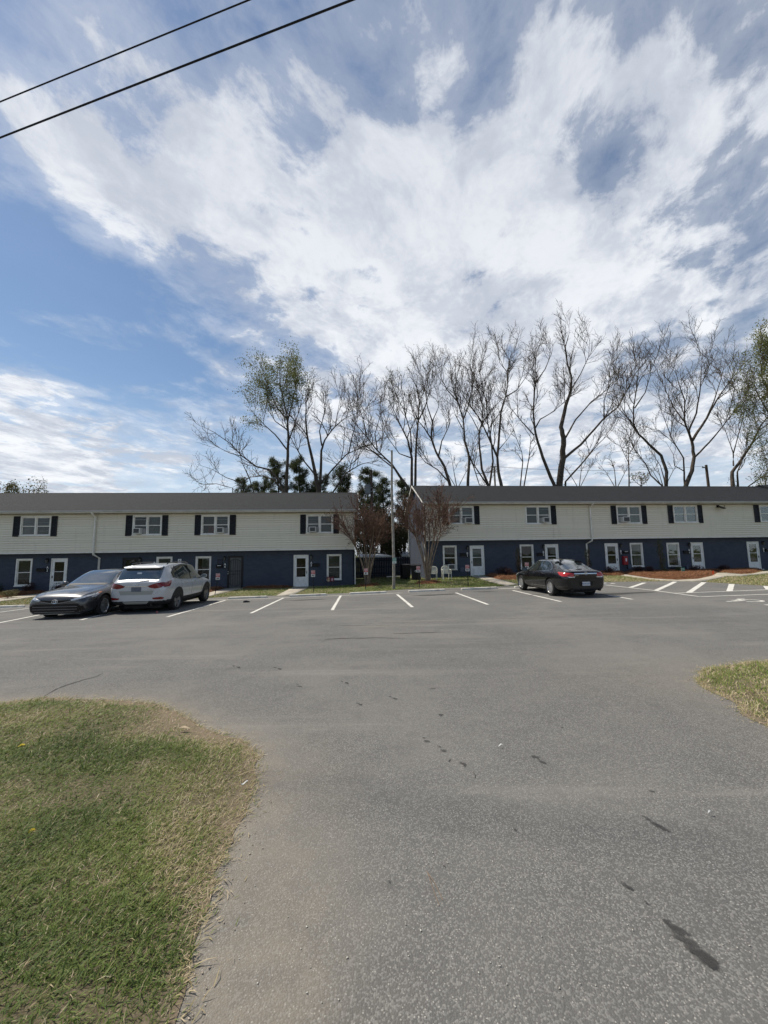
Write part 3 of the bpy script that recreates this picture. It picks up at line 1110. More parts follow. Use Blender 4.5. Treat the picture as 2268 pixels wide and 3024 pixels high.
class Building:
    def __init__(s, name, label, d, a, zs, ze, zr, zbase, u0, u1):
        s.d, s.a = d, R(a)
        s.zs, s.ze, s.zr, s.zb, s.u0, s.u1 = zs, ze, zr, zbase, u0, u1
        s.e = empty(name, (0, d, 0), s.a, label, 'apartment building', 'two storey apartment rows')
        s.ca, s.sa = math.cos(s.a), math.sin(s.a)

    def uz(s, px, py, off=0.0):
        """photo pixel -> (u, z) on the plane at local depth off"""
        r = ray(px, py)
        # local coordinates of the ray: origin (0,-d) rotated
        ox, oy = -s.d * s.sa * -1 * -1, -s.d * s.ca
        ox = -s.d * s.sa
        dx, dy = r.x * s.ca + r.y * s.sa, -r.x * s.sa + r.y * s.ca
        t = (off - oy) / dy
        return ox + dx * t, CAMZ + r.z * t

    def rect(s, x0, x1, y0, y1, off=0.0):
        xm, ym = (x0 + x1) / 2, (y0 + y1) / 2
        return s.uz(x0, ym, off)[0], s.uz(x1, ym, off)[0], s.uz(xm, y1, off)[1], s.uz(xm, y0, off)[1]

    def world(s, u, y, z):
        return Vector((u * s.ca - y * s.sa, s.d + u * s.sa + y * s.ca, z))


def holed_wall(u0, u1, z0, z1, holes, y, reveal):
    xs = sorted({u0, u1, *[h[0] for h in holes], *[h[1] for h in holes]})
    zs = sorted({z0, z1, *[h[2] for h in holes], *[h[3] for h in holes]})
    mb = MB()
    for i in range(len(xs) - 1):
        for j in range(len(zs) - 1):
            cx, cz = (xs[i] + xs[i + 1]) / 2, (zs[j] + zs[j + 1]) / 2
            if any(h[0] < cx < h[1] and h[2] < cz < h[3] for h in holes):
                continue
            mb.add([(xs[i], y, zs[j]), (xs[i + 1], y, zs[j]), (xs[i + 1], y, zs[j + 1]), (xs[i], y, zs[j + 1])], [(0, 1, 2, 3)])
    for a, b, c, d in holes:
        q = y + reveal
        mb.add([(a, y, c), (b, y, c), (b, y, d), (a, y, d), (a, q, c), (b, q, c), (b, q, d), (a, q, d)],
               [(0, 1, 5, 4), (1, 2, 6, 5), (2, 3, 7, 6), (3, 0, 4, 7)])
    return mb


def plane_part(name, a, b, c, d, y, mat, parent, th=0.006):
    return MB().box(a, b, y, y + th, c, d).build(name, mat, parent)


def fill_of(kind):
    return {'b': M_blind, 'l': M_blind_lt, 'd': M_blind_dk}.get(kind)


def drape(name, a, b, c, d, y, mat, parent, folds=7, amp=0.02):
    n = folds * 6
    vs, fs = [], []
    for i in range(n + 1):
        x = a + (b - a) * i / n
        yy = y + amp * math.sin(i / 6 * 2 * math.pi) + amp * .5 * math.sin(i * 1.7)
        vs += [(x, yy, c), (x, yy, d)]
    fs = [(2 * i, 2 * i + 2, 2 * i + 3, 2 * i + 1) for i in range(n)]
    return MB().add(vs, fs).build(name, mat, parent, smooth=True)


def sash_unit(win, a, b, c, d, y, fill):
    """one double-hung unit: upper + lower sash with panes and whatever hangs behind"""
    m = (c + d) / 2
    f = 0.045
    for k, (z0, z1, yy) in enumerate(((m - .02, d, y + .018), (c, m + .02, y + .042))):
        mb = MB()
        mb.box(a, a + f, yy, yy + .03, z0, z1).box(b - f, b, yy, yy + .03, z0, z1)
        mb.box(a + f, b - f, yy + .001, yy + .031, z0, z0 + f).box(a + f, b - f, yy + .001, yy + .031, z1 - f, z1)
        mb.build('sash', M_trim, win)
        plane_part('pane', a + f, b - f, z0 + f, z1 - f, yy + .012, M_glass, win)
    yb = y + 0.13
    a2, b2 = a - 0.02, b + 0.02
    for spec in fill:
        kind, lo, hi = spec[0], spec[1], spec[2]
        z0, z1 = c + (d - c) * lo, c + (d - c) * hi
        if kind in 'bld':
            plane_part('blind', a2, b2, z0, z1, yb, fill_of(kind), win)
        elif kind == 'c':
            w_ = (b2 - a2)
            drape('curtain', a2 + w_ * spec[3], a2 + w_ * spec[4], z0, z1, yb, M_curtain, win)
        elif kind == 'r':
            w_ = (b2 - a2)
            drape('curtain', a2 + w_ * spec[3], a2 + w_ * spec[4], z0, z1, yb, M_red_cloth, win)
        elif kind == 'n':
            w_ = (b2 - a2)
            drape('curtain', a2 + w_ * spec[3], a2 + w_ * spec[4], z0, z1, yb, M_brown_cloth, win)
        elif kind == '-':
            MB().box(a + f, b - f, y + .06, y + .075, z0, z1).build('rail', M_trim, win)


def window(B, r, y, fills, trim=0.085):
    """r: outer rectangle of the trim; y: wall plane"""
    a, b, c, d = r
    n = len(fills)
    mb = MB()
    mb.box(a, a + trim, y - .03, y + .10, c, d).box(b - trim, b, y - .03, y + .10, c, d)
    mb.box(a + trim, b - trim, y - .029, y + .10, d - trim, d).box(a + trim, b - trim, y - .029, y + .10, c, c + trim * .7)
    mb.box(a - .02, b + .02, y - .055, y - .031, c - .02, c + .035)
    inner = (b - a - 2 * trim)
    mul = 0.09
    if n == 2:
        mid = (a + b) / 2
        mb.box(mid - mul / 2, mid + mul / 2, y - .028, y + .10, c + trim * .7, d - trim)
    win = mb.build('window', M_trim, B.e, bevel=0.004)
    if n == 2:
        sash_unit(win, a + trim, mid - mul / 2, c + trim * .7, d - trim, y, fills[0])
        sash_unit(win, mid + mul / 2, b - trim, c + trim * .7, d - trim, y, fills[1])
    else:
        sash_unit(win, a + trim, b - trim, c + trim * .7, d - trim, y, fills[0])
    return win


def shutter(B, r, y):
    a, b, c, d = r
    o = MB()
    fr = .055
    o.box(a, a + fr, y - .035, y, c, d).box(b - fr, b, y - .035, y, c, d)
    m = c + (d - c) * .47
    for z0, z1 in ((c, c + fr * 1.3), (m - fr / 2, m + fr / 2), (d - fr, d)):
        o.box(a + fr, b - fr, y - .034, y, z0, z1)
    for z0, z1 in ((c + fr * 1.3, m - fr / 2), (m + fr / 2, d - fr)):
        k = 11
        for i in range(k):
            za = z0 + (z1 - z0) * i / k
            zb = z0 + (z1 - z0) * (i + 1) / k
            o.add([(a + fr, y - .026, za), (b - fr, y - .026, za), (b - fr, y - .008, zb), (a + fr, y - .008, zb)], [(0, 1, 2, 3)])
    return o.build('shutter', M_shut, B.e)


def storm_door(B, r, y, hinge='r', pane='dark', frame=M_trim, slab=M_door, glass_frac=(.30, .95), low_bar=True):
    a, b, c, d = r
    t = .06
    fr = MB()
    fr.box(a, a + t, y - .03, y + .1, c, d).box(b - t, b, y - .03, y + .1, c, d).box(a + t, b - t, y - .029, y + .1, d - t * .9, d)
    fr.box(a - .05, b + .05, y - .16, y + .09, c - .09, c)
    dr_parent = B.e
    a1, b1, c1, d1 = a + t, b - t, c + .004, d - t * .9
    sx = .135
    g0, g1 = c1 + (d1 - c1) * glass_frac[0], c1 + (d1 - c1) * glass_frac[1]
    mid = g0 + (g1 - g0) * .5
    s = MB()
    s.box(a1, a1 + sx, y - .005, y + .03, c1, d1).box(b1 - sx, b1, y - .005, y + .03, c1, d1)
    s.box(a1 + sx, b1 - sx, y - .004, y + .03, c1, g0).box(a1 + sx, b1 - sx, y - .004, y + .03, g1, d1)
    if low_bar:
        s.box(a1 + sx, b1 - sx, y - .003, y + .03, mid - .018, mid + .018)
    door = s.build('door', slab, dr_parent, bevel=.003)
    fr.build('door_frame', frame, door)
    for z0, z1 in ((g0, mid - .018), (mid + .018, g1)):
        plane_part('pane', a1 + sx, b1 - sx, z0, z1, y + .01, M_glass, door)
    if pane == 'curtain':
        drape('curtain', a1 + sx - .02, b1 - sx + .02, g0 - .02, g1 - .05, y + .06, M_lace, door, 9, .012)
    elif pane == 'olive':
        plane_part('inner_door', a1, b1, c1, d1, y + .085, M_olive, door)
    else:
        plane_part('inner_door', a1, b1, c1, d1, y + .085, M_dark, door)
    hx = (a1 + .055) if hinge == 'r' else (b1 - .055)
    hzv = c1 + (d1 - c1) * .455
    MB().box(hx - .018, hx + .018, y - .018, y - .006, hzv - .08, hzv + .08).tube([(hx, y - .02, hzv - .05), (hx, y - .055, hzv - .04), (hx, y - .055, hzv + .04), (hx, y - .02, hzv + .05)], .009, 6).build('handle', M_black, door)
    return door


M_lace = pmat('lace_curtain', (0.58, 0.60, 0.58), 0.85, vary=0.15, vscale=25)
M_olive = pmat('olive_door', (0.075, 0.07, 0.05), 0.5, vary=0.2, vscale=5)


def shell(B, holes_low, holes_up, end_sides):
    """walls, siding planks, eaves and roof"""
    u0, u1, zs, ze, zr, zb = B.u0, B.u1, B.zs, B.ze, B.zr, B.zb
    DEP = 7.0
    ys = -0.35
    ztop = ze - .16
    holed_wall(u0, u1, zb, zs + .03, holes_low, 0.0, .11).build('brick_wall', M_brick, B.e)
    MB().box(u0 + .02, u1 - .02, .9, .95, zb, ztop).build('inner_wall', M_dark, B.e)
    MB().box(u0 + .02, u1 - .02, .12, .9, zs + .02, zs + .06).build('inner_floor', M_dark, B.e)
    # upper wall carrying the siding planks
    up = holed_wall(u0, u1, zs + .03, ztop, holes_up, ys + .045, .10).build('upper_wall', M_siding, B.e)
    h = .1475
    z = zs + .06
    k = 0
    rr = random.Random(5)
    while z < ztop - .02:
        z1 = min(z + h, ztop)
        cut = [(hh[0] + .004, hh[1] - .004) for hh in holes_up if hh[2] < z1 - .01 and hh[3] > z + .01]
        cut.sort()
        segs, x = [], u0 + .07
        for a, b in cut:
            if a > x:
                segs.append((x, a))
            x = max(x, b)
        segs.append((x, u1 - .07))
        for a, b in segs:
            js = [a]
            q = a + rr.uniform(3.0, 7.4)
            while q < b - 1.0:
                js.append(q)
                q += 7.4
            js.append(b)
            for p0, p1 in zip(js[:-1], js[1:]):
                MB().prism([(ys + .044, z), (ys - .012, z), (ys - .014, z + .012), (ys + .014, z1 - .030), (ys + .044, z1 - .030)], p0, p1 - .002, 'x').build('siding_plank', M_siding, up)
        z += h
        k += 1
    MB().box(u0, u1, ys - .012, ys + .03, zs - .015, zs + .055).build('bottom_trim', M_trim, B.e, bevel=.004)
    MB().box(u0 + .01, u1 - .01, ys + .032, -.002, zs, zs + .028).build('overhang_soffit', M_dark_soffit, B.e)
    for u in (u0, u1):
        sgn = 1 if u == u0 else -1
        a, b = sorted((u - sgn * .012, u + sgn * .07))
        MB().box(a, b, ys - .016, ys + .03, zs + .057, ztop).build('corner_post', M_trim, B.e)
    # eaves
    ye = -0.75
    MB().box(u0 - .25, u1 + .25, ye, ys - .018, ztop - .004, ztop + .012).build('eave_soffit', M_soffit, B.e)
    MB().box(u0 - .3, u1 + .3, ye - .02, ye - .002, ztop - .012, ze - .02).build('fascia_board', M_trim, B.e)
    g0, g1 = ye - .022, ye - .135
    gz = ze - .025
    MB().prism([(g0, gz - .105), (g1 + .035, gz - .105), (g1 + .012, gz - .05), (g1, gz - .03), (g1, gz), (g1 + .012, gz), (g1 + .012, gz - .02), (g0, gz - .02)], u0 - .3, u1 + .3, 'x').build('gutter', M_gutter, B.e)
    # roof
    yr = DEP / 2
    ov = .30
    sl = (zr - ze) / (yr - ye)
    th = .05
    for sgn, nm in ((1, 'front'), (-1, 'back')):
        def yy(v):
            return v if sgn == 1 else DEP - v
        y_out = ye - .05
        z_out = ze - .05 * sl
        poly = [(yy(y_out), z_out), (yy(yr), zr), (yy(yr), zr - th), (yy(y_out), z_out - th * .6)]
        MB().prism(poly, u0 - ov, u1 + ov, 'x').build('roof_slope', M_roof, B.e)
    MB().prism([(yr - .16, zr - .16 * sl + .006), (yr, zr + .022), (yr + .16, zr - .16 * sl + .006), (yr, zr + .003)], u0 - ov, u1 + ov, 'x').build('ridge_cap', M_roof, B.e)
    # end walls with gable, back wall
    for u in (u0, u1):
        MB().prism([(0.0, zb), (DEP, zb), (DEP, ze + .1), (yr, zr - .12), (0.0, ze + .26)], u - .005 if u == u0 else u - .12, u + .12 if u == u0 else u + .005, 'x').build('end_wall', M_brick, B.e)
        x0, x1 = (u - ov - .02, u - ov + .005) if u == u0 else (u + ov - .005, u + ov + .02)
        for f in (1, -1):
            def yy(v):
                return v if f == 1 else DEP - v
            MB().prism([(yy(ye - .06), ze - .03), (yy(yr), zr + .02), (yy(yr), zr - .10), (yy(ye - .06), ze - .13)], x0, x1, 'x').build('rake_board', M_trim, B.e)
            MB().prism([(yy(ye), ze - .09), (yy(yr), zr - .09), (yy(yr), zr - .105), (yy(ye), ze - .105)], min(x0, u) + .022, max(x1, u) - .022, 'x').build('rake_soffit', M_soffit, B.e)
    MB().box(u0, u1, DEP, DEP + .1, zb, ze).build('back_wall', M_brick, B.e)


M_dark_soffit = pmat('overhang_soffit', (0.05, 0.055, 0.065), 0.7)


def downspout(B, px, py_top, jog_px, py_jog, top_y=-.80):
    uA = B.uz(px, py_top, -.4)[0]
    uB = B.uz(jog_px, py_jog, 0)[0]
    zt = B.ze - .12
    o = MB()
    w_, d_ = .042, .03
    path = [(uA, -.80, zt), (uA, -.80, zt - .06), (uA, -.415, zt - .30), (uA, -.415, B.zs + .02), (uA, -.40, B.zs - .12), (uB, -.05, B.zs - .34), (uB, -.05, B.zb + .45), (uB, -.22, B.zb + .33)]
    o.tube(path, .062, 4)
    ob = o.build('downspout', M_down, B.e)
    for zz_ in (B.zs + 1.9, B.zs + .5):
        MB().box(uA - .06, uA + .06, -.43, -.37, zz_, zz_ + .03).build('strap', M_down, ob)
    return ob


BL = Building('apartment_building', 'apartment row with beige siding over navy brick behind the grey sedan and white SUV', LD, LA, 1.953, 4.61, 6.392, -.75, -29.5, 0)
BR = Building('apartment_building', 'apartment row with beige siding over navy brick behind the black sedan', RD, RA, 2.461, 5.123, 6.975, -.35, 0, 36)
BL.u1 = BL.uz(1047, 1570, -.35)[0]
BR.u0 = BR.uz(1259, 1560, -.35)[0]

T = ('b', 0, 1)
UPW = {
    'L': [((60, 151, 1524, 1583), (39, 59.5), (151.5, 168.5), [[('d', .0, 1)], [('d', .45, 1), ('-', .70, .72), ('-', .22, .24)]]),
          ((391.5, 478.5, 1521, 1581), (371, 391), (479, 496), [[('-', .80, .84), ('-', .42, .46)], [('c', 0, 1, 0, 1)]]),
          ((594, 678, 1520, 1579), (575, 593.5), (678.5, 696.5), [[('d', .5, 1), ('r', 0, .5, .45, .95)], [('b', .45, 1), ('-', .80, .83)]]),
          ((904, 984, 1519, 1575), (886.5, 903.5), (984.5, 1001), [[('b', .3, 1), ('-', .78, .8)], [('b', 0, 1)]])],
    'R': [((1324, 1399.5, 1494, 1548), (1308, 1323.5), (1400, 1416), [[('l', .5, 1), ('d', 0, .5)], [('l', .45, 1)]]),
          ((1551, 1626, 1493, 1548), None, (1626.5, 1642.5), [[('b', 0, 1)], [('b', .5, 1), ('-', .82, .85), ('-', .42, .45)]]),
          ((1820.5, 1894, 1492.6, 1546.5), (1805, 1820), (1894.5, 1910), [[('b', .45, 1), ('-', .58, .61)], [('b', .5, 1), ('c', 0, .5, 0, 1)]]),
          ((1988, 2060, 1491.5, 1544), (1973, 1987.5), (2060.5, 2075), [[('d', 0, 1)], [('d', 0, 1)]]),
          ((2243, 2314, 1490.6, 1541), (2227.5, 2242.5), (2314.5, 2329), [[('n', 0, 1, 0, 1)], [('d', 0, 1)]])]}
LOW = {
    'L': [((46, 94, 1650, 1731), [('d', .25, 1), ('-', .24, .26)]), ((461, 508, 1644, 1726), [('b', .55, 1)]), ((577, 623, 1643, 1720), [('c', 0, 1, .35, .85)]), ((965, 1008.5, 1636.5, 1712.5), [('b', .02, 1), ('-', .28, .30)])],
    'R': [((1308, 1349, 1611, 1683), [('n', .72, 1, 0, 1), ('d', .35, .72), ('-', .70, .72)]), ((1536, 1576, 1608, 1681), [('n', 0, 1, 0, 1)]), ((1862, 1899, 1603, 1674), [('b', .5, 1), ('l', .75, .78), ('c', 0, .5, .3, 1)]), ((1970, 2007, 1602.5, 1673), [('b', .45, 1), ('d', 0, .45)])]}
DOORS = {
    'L': [(149.5, 197.5, 1649, 1747.5, 'A2'), (360, 409, 1646.6, 1743, 'A3'), (672, 717.5, 1641.5, 1736.5, 'A4'), (867, 911, 1638.5, 1732.8, 'A5')],
    'R': [(1388.3, 1430, 1611, 1699.6, 'B1'), (1610.5, 1650, 1607, 1696, 'B2'), (1787.8, 1826.4, 1604.3, 1691.5, 'B3'), (2041.5, 2078, 1601.8, 1685, 'B4'), (2208, 2243.3, 1599.2, 1680.4, 'B5')]}

for key, B in (('L', BL), ('R', BR)):
    hu = []
    for (r, sl_, sr_, fills) in UPW[key]:
        hu.append(B.rect(*r, -.35))
    hl = [B.rect(*r) for r, _ in LOW[key]]
    hd = [B.rect(*r[:4]) for r in DOORS[key]]
    shell(B, [(a + .03, b - .03, c + .03, d - .03) for a, b, c, d in hl] + [(a + .02, b - .02, c - .02, d - .02) for a, b, c, d in hd], [(a + .03, b - .03, c + .03, d - .03) for a, b, c, d in hu], None)
    for (r, sl_, sr_, fills), q in zip(UPW[key], hu):
        window(B, q, -.355, fills)
        ym = (r[2] + r[3]) / 2
        for s_ in (sl_, sr_):
            if s_:
                a, b = B.uz(s_[0], ym, -.38)[0], B.uz(s_[1], ym, -.38)[0]
                shutter(B, (a, b, q[2] - .03, q[3] - .01), -.362)
    for (r, fill), q in zip(LOW[key], hl):
        window(B, q, 0.0, [fill])
        MB().box(q[0] - .03, q[1] + .03, -.06, .0, q[2] - .10, q[2] - .024).build('brick_sill', M_brick, B.e)
    for r, q in zip(DOORS[key], hd):
        nm = r[4]
        if nm == 'A4':
            a, b, c, d = q
            y = 0.0
            fr = MB().box(a, a + .10, y - .05, y + .1, c, d).box(b - .10, b, y - .05, y + .1, c, d).box(a + .1, b - .1, y - .049, y + .1, d - .11, d).box(a - .03, b + .03, y - .12, y + .09, c - .09, c)
            door = MB().box(a + .1, b - .1, y + .035, y + .07, c + .004, d - .11).build('door', M_grey_door, B.e)
            fr.build('door_frame', M_black, door)
            a1, b1, c1, d1 = a + .13, b - .13, c + .05, d - .14
            n = 5
            for i in range(n):
                x = a1 + (b1 - a1) * (i + .5) / n
                k = 1 - ((i - 2) / 2.6) ** 2
                MB().tube([(x, y - .01, c1 + .22 - .14 * k), (x, y - .01, d1 - .22 + .14 * k)], .011, 5).build('bar', M_black, door)
            zm = c1 + (d1 - c1) * .5
            for z_ in (zm - .1, zm + .1):
                MB().tube([(a + .1, y - .011, z_), (b - .1, y - .011, z_)], .012, 5).build('bar', M_black, door)
            for s_, z_ in ((-1, c1 + .24), (1, d1 - .24)):
                MB().tube([(a1 + (b1 - a1) * t_, y - .012, z_ + s_ * .17 * math.sin(math.pi * t_)) for t_ in np.linspace(0, 1, 11)], .011, 5).build('bar', M_black, door)
            MB().lathe([(.001, 0), (.035, -.01), (.04, -.035), (.02, -.055), (.001, -.06)], (a + .06, y - .05, zm - .07), 10, 'y').build('handle', M_chrome, door)
            MB().lathe([(.001, 0), (.024, -.005), (.024, -.015), (.001, -.02)], (a + .06, y - .05, zm + .06), 10, 'y').build('lock', M_chrome, door)
        elif nm == 'A3':
            storm_door(B, q, 0.0, 'r', 'dark', M_black, M_black)
        else:
            storm_door(B, q, 0.0, 'l' if nm in ('A5', 'B3', 'B5') else 'r', {'B1': 'curtain', 'B2': 'olive'}.get(nm, 'dark'), glass_frac=(.315, .915) if nm != 'B5' else (.27, .93))
downspout(BL, 283.5, 1520, 294, 1660)
downspout(BR, 1741, 1490, 1733, 1640)
# downspout at the end corner of the left row and at the back corner of the right row
MB().tube([(BL.u1 + .02, -.05, BL.zs - .1), (BL.u1 + .02, -.05, BL.zb + .5), (BL.u1 + .02, -.2, BL.zb + .38)], .045, 4).build('downspout', M_down, BL.e)
MB().tube([(BR.u0 - .05, 6.95, BR.ze - .1), (BR.u0 - .05, 6.95, BR.zb + .5)], .06, 4).build('downspout', M_down, BR.e)
MB().tube([(BR.u0 - .05, .06, BR.ze - .1), (BR.u0 - .05, .06, BR.zb + .5), (BR.u0 - .05, -.12, BR.zb + .4)], .055, 4).build('downspout', M_down, BR.e)

# ---- things hung on the walls
def hung(B, name, px, py, label, cat, group, off=0.0):
    u, z = B.uz(px, py, off)
    p = B.world(u, off, z)
    return empty(name, p, B.a, label, cat, group)


def air_conditioner(B, r, off, label, side):
    a, b, c, d = B.rect(*r, off - .2)
    w_, h_ = (b - a), (d - c)
    e = hung(B, 'air_conditioner', (r[0] + r[1]) / 2, r[3], label, 'air conditioner', 'window air conditioners', off)
    MB().box(-w_ / 2, w_ / 2, -.30, .06, 0, h_).build('case', M_ac, e, bevel=.012)
    g = MB()
    x0, x1, z0, z1 = -w_ / 2 + .045, w_ / 2 - .045, .05, h_ - .045
    g.box(x0, x1, -.304, -.301, z0, z1)
    for i in range(12):
        x = x0 + (x1 - x0) * (i + .3) / 12
        g.box(x, x + (x1 - x0) / 28, -.309, -.3045, z0, z1)
    g.build('grille', M_acg, e)
    for s_ in side:
        x0 = (w_ / 2 + .004) if s_ == 'r' else (-w_ / 2 - .004 - .20)
        p = MB()
        for i in range(6):
            p.box(x0 + i * .033, x0 + i * .033 + .028, .0 + .006 * (i % 2), .03, .02, h_ - .01)
        p.build('side_panel', M_acp, e)


for B, r, off, lab, side in [
        (BL, (399, 419.5, 1560, 1577), -.36, 'white window air conditioner above the A3 door', 'r'),
        (BL, (643, 663.5, 1558, 1574.5), -.36, 'white window air conditioner beside the window with the red curtain', 'r'),
        (BL, (914.5, 934, 1556, 1572), -.36, 'white window air conditioner nearest the right end of the left row', 'lr'),
        (BR, (1371, 1393, 1529, 1546), -.36, 'white window air conditioner behind the twigs of the right multi-stemmed tree', 'l'),
        (BR, (1600, 1617.5, 1528, 1544), -.36, 'white window air conditioner in the window that lacks its left shutter', 'l'),
        (BR, (1833, 1853, 1526.5, 1543), -.36, 'white window air conditioner in the left sash above the red wall box', 'l'),
        (BR, (1321, 1341, 1666, 1681.5), -.0, 'white air conditioner in the ground floor window behind the plastic chairs', 'l')]:
    air_conditioner(B, r, off, lab, side)

M_plaque = pmat('plaque_black', (0.010, 0.010, 0.012), 0.35)
M_mail = pmat('mailbox_black', (0.012, 0.012, 0.013), 0.4, vary=0.2)
M_lamp_glass = pmat('lamp_glass', (0.10, 0.10, 0.09), 0.15)
M_paper = pmat('paper_white', (0.70, 0.70, 0.68), 0.7)


def plaque(B, px, py, code):
    e = hung(B, 'house_number_sign', px, py, f'black number plaque reading {code} beside the door', 'number sign', 'door number plaques')
    MB().box(-.085, .085, -.02, .0, -.20, .20).build('plate', M_plaque, e, bevel=.006)
    letter(code[0], .20, M_white_txt, e, (0, -.022, .085), bold=.004)
    letter(code[1], .20, M_white_txt, e, (0, -.022, -.085), bold=.004)


def mailbox(B, px, py, code, w_=.40, h_=.22, slip=False):
    e = hung(B, 'mailbox', px, py, f'black wall mailbox next to the {code} plaque', 'mailbox', 'black wall mailboxes')
    MB().prism([(0, -h_ / 2), (-.10, -h_ / 2 + .02), (-.115, h_ / 2 - .06), (0, h_ / 2 - .05)], -w_ / 2, w_ / 2, 'x').build('box', M_mail, e, bevel=.006)
    MB().prism([(0, h_ / 2 - .049), (-.118, h_ / 2 - .06), (-.125, h_ / 2 - .095), (-.13, h_ / 2 - .06), (-.06, h_ / 2 - .005), (0, h_ / 2)], -w_ / 2 - .012, w_ / 2 + .012, 'x').build('lid', M_mail, e)
    if slip:
        MB().box(-w_ * .28, w_ * .28, -.142, -.132, h_ / 2 - .075, h_ / 2 - .04).build('slip_of_paper', M_paper, e)


def lantern(B, px, py, code):
    e = hung(B, 'wall_lamp', px, py, f'black wall lantern above the {code} plaque', 'wall lamp', 'black wall lanterns')
    MB().box(-.05, .05, -.02, 0, -.13, .13).build('back_plate', M_black, e)
    MB().lathe([(.03, -.15), (.05, -.12), (.075, .06)], (0, -.12, 0), 6).build('shade_glass', M_lamp_glass, e)
    MB().lathe([(.095, .06), (.085, .085), (.03, .14), (.008, .17)], (0, -.12, 0), 6).build('cap', M_black, e)
    MB().tube([(0, -.02, .10), (0, -.07, .15), (0, -.12, .14)], .012, 6).build('arm', M_black, e)


for B, code, pq, mbx, lm in [(BL, 'A2', (140.5, 1680.5), (124, 1683), (142, 1656)), (BL, 'A3', (415, 1671.5), None, (415.5, 1653)),
                             (BL, 'A4', (664.5, 1670.5), (649, 1672.5), (664.5, 1649)), (BL, 'A5', (919.4, 1666), (933, 1668.5), (919.5, 1645)),
                             (BR, 'B1', (1380, 1638), (1367, 1638.5), (1379.5, 1618)), (BR, 'B2', (1604.5, 1634.5), (1593, 1637), (1603.5, 1614)),
                             (BR, 'B3', (1833, 1631), (1846, 1631), (1831.5, 1611)), (BR, 'B4', (2035, 1628.5), (2024.5, 1630.5), (2033, 1609)),
                             (BR, 'B5', (2254.5, 1624.5), (2266, 1625), (2250.5, 1604))]:
    plaque(B, *pq, code)
    if mbx:
        mailbox(B, *mbx, code, slip=code in ('A4', 'B3', 'B5'), w_=.52 if code == 'A2' else .40)
    lantern(B, *lm, code)

# notice board, small sign, meter boxes, red cabinet
e = hung(BL, 'notice_board', 650, 1659.5, 'small black notice panel above the A4 mailbox', 'notice board', None)
MB().box(-.17, .17, -.03, 0, -.17, .17).build('panel', M_black, e, bevel=.01)
MB().box(-.15, .15, -.034, -.031, -.15, .15).build('face', pmat('notice_face', (.02, .022, .04), .4, vary=.5, vscale=30), e)
e = hung(BL, 'wall_sign', 530.5, 1657.5, 'small white notice with a red and blue mark on the wall above the white SUV', 'sign', None)
MB().box(-.105, .105, -.012, 0, -.145, .145).build('plate', M_paper, e)
MB().prism([(-.055, .02), (.055, .02), (0, .115)], -.016, -.013).build('mark', pmat('sign_dark', (.10, .05, .07), .6), e)
MB().box(-.075, .075, -.016, -.013, -.10, -.03).build('mark', pmat('sign_violet', (.22, .20, .42), .6), e)
M_box = pmat('painted_meter_box', (0.075, 0.09, 0.125), 0.5, vary=0.1)
for px, py, lab in [(1364, 1682.5, 'small blue grey utility box on the wall between the B1 window and sign'), (1857.5, 1673, 'blue grey utility box on the wall under the red wall box'), (2029, 1676, 'blue grey utility box on the wall behind the green yard sign')]:
    e = hung(BR, 'utility_box', px, py, lab, 'utility box', 'wall utility boxes')
    MB().box(-.13, .13, -.11, 0, -.15, .15).build('case', M_box, e, bevel=.008)
    MB().box(-.14, .14, -.13, -.112, -.16, .165).build('lid', M_box, e, bevel=.006)
e = hung(BR, 'extinguisher_cabinet', 1843.5, 1655, 'red wall box with a white label below the B3 mailbox', 'cabinet', None)
M_red = pmat('red_paint', (0.30, 0.016, 0.022), 0.4, vary=0.15)
MB().box(-.17, .17, -.17, 0, -.31, .31).build('case', M_red, e, bevel=.012)
MB().box(-.14, .14, -.182, -.172, -.27, .27).build('door', M_red, e, bevel=.004)
MB().lathe([(.001, 0), (.062, -.002), (.062, -.008), (.001, -.01)], (.02, -.183, .1), 14, 'y').build('label_disc', M_paper, e)
MB().box(-.03, .07, -.19, -.184, -.06, .1).build('label_strip', M_paper, e)

# satellite dish on the siding
e = hung(BR, 'satellite_dish', 2120, 1500, 'small dark satellite dish hanging from the siding under the right eave', 'satellite dish', None, -.36)
MB().box(-.10, .10, -.03, 0, .02, .22).build('mount_plate', M_black, e)
MB().tube([(0, -.02, .15), (.02, -.16, .10), (.05, -.22, -.02)], .02, 6).build('arm', M_black, e)
dish = MB()
dish.lathe([(.001, .0), (.10, .012), (.18, .04), (.235, .085), (.245, .085), (.185, .03), (.10, .0), (.001, -.012)], (0, 0, 0), 20)
dish.build('reflector', pmat('dish_grey', (.045, .045, .048), .5), e, smooth=True, loc=(.05, -.24, -.05), rot=(R(28), R(8), 0))
MB().tube([(.05, -.24, -.06), (.08, -.42, -.02), (.07, -.46, .07)], .011, 5).lathe([(.03, 0), (.035, .05), (.02, .08)], (.07, -.46, .06), 8).build('feed_horn', M_black, e)

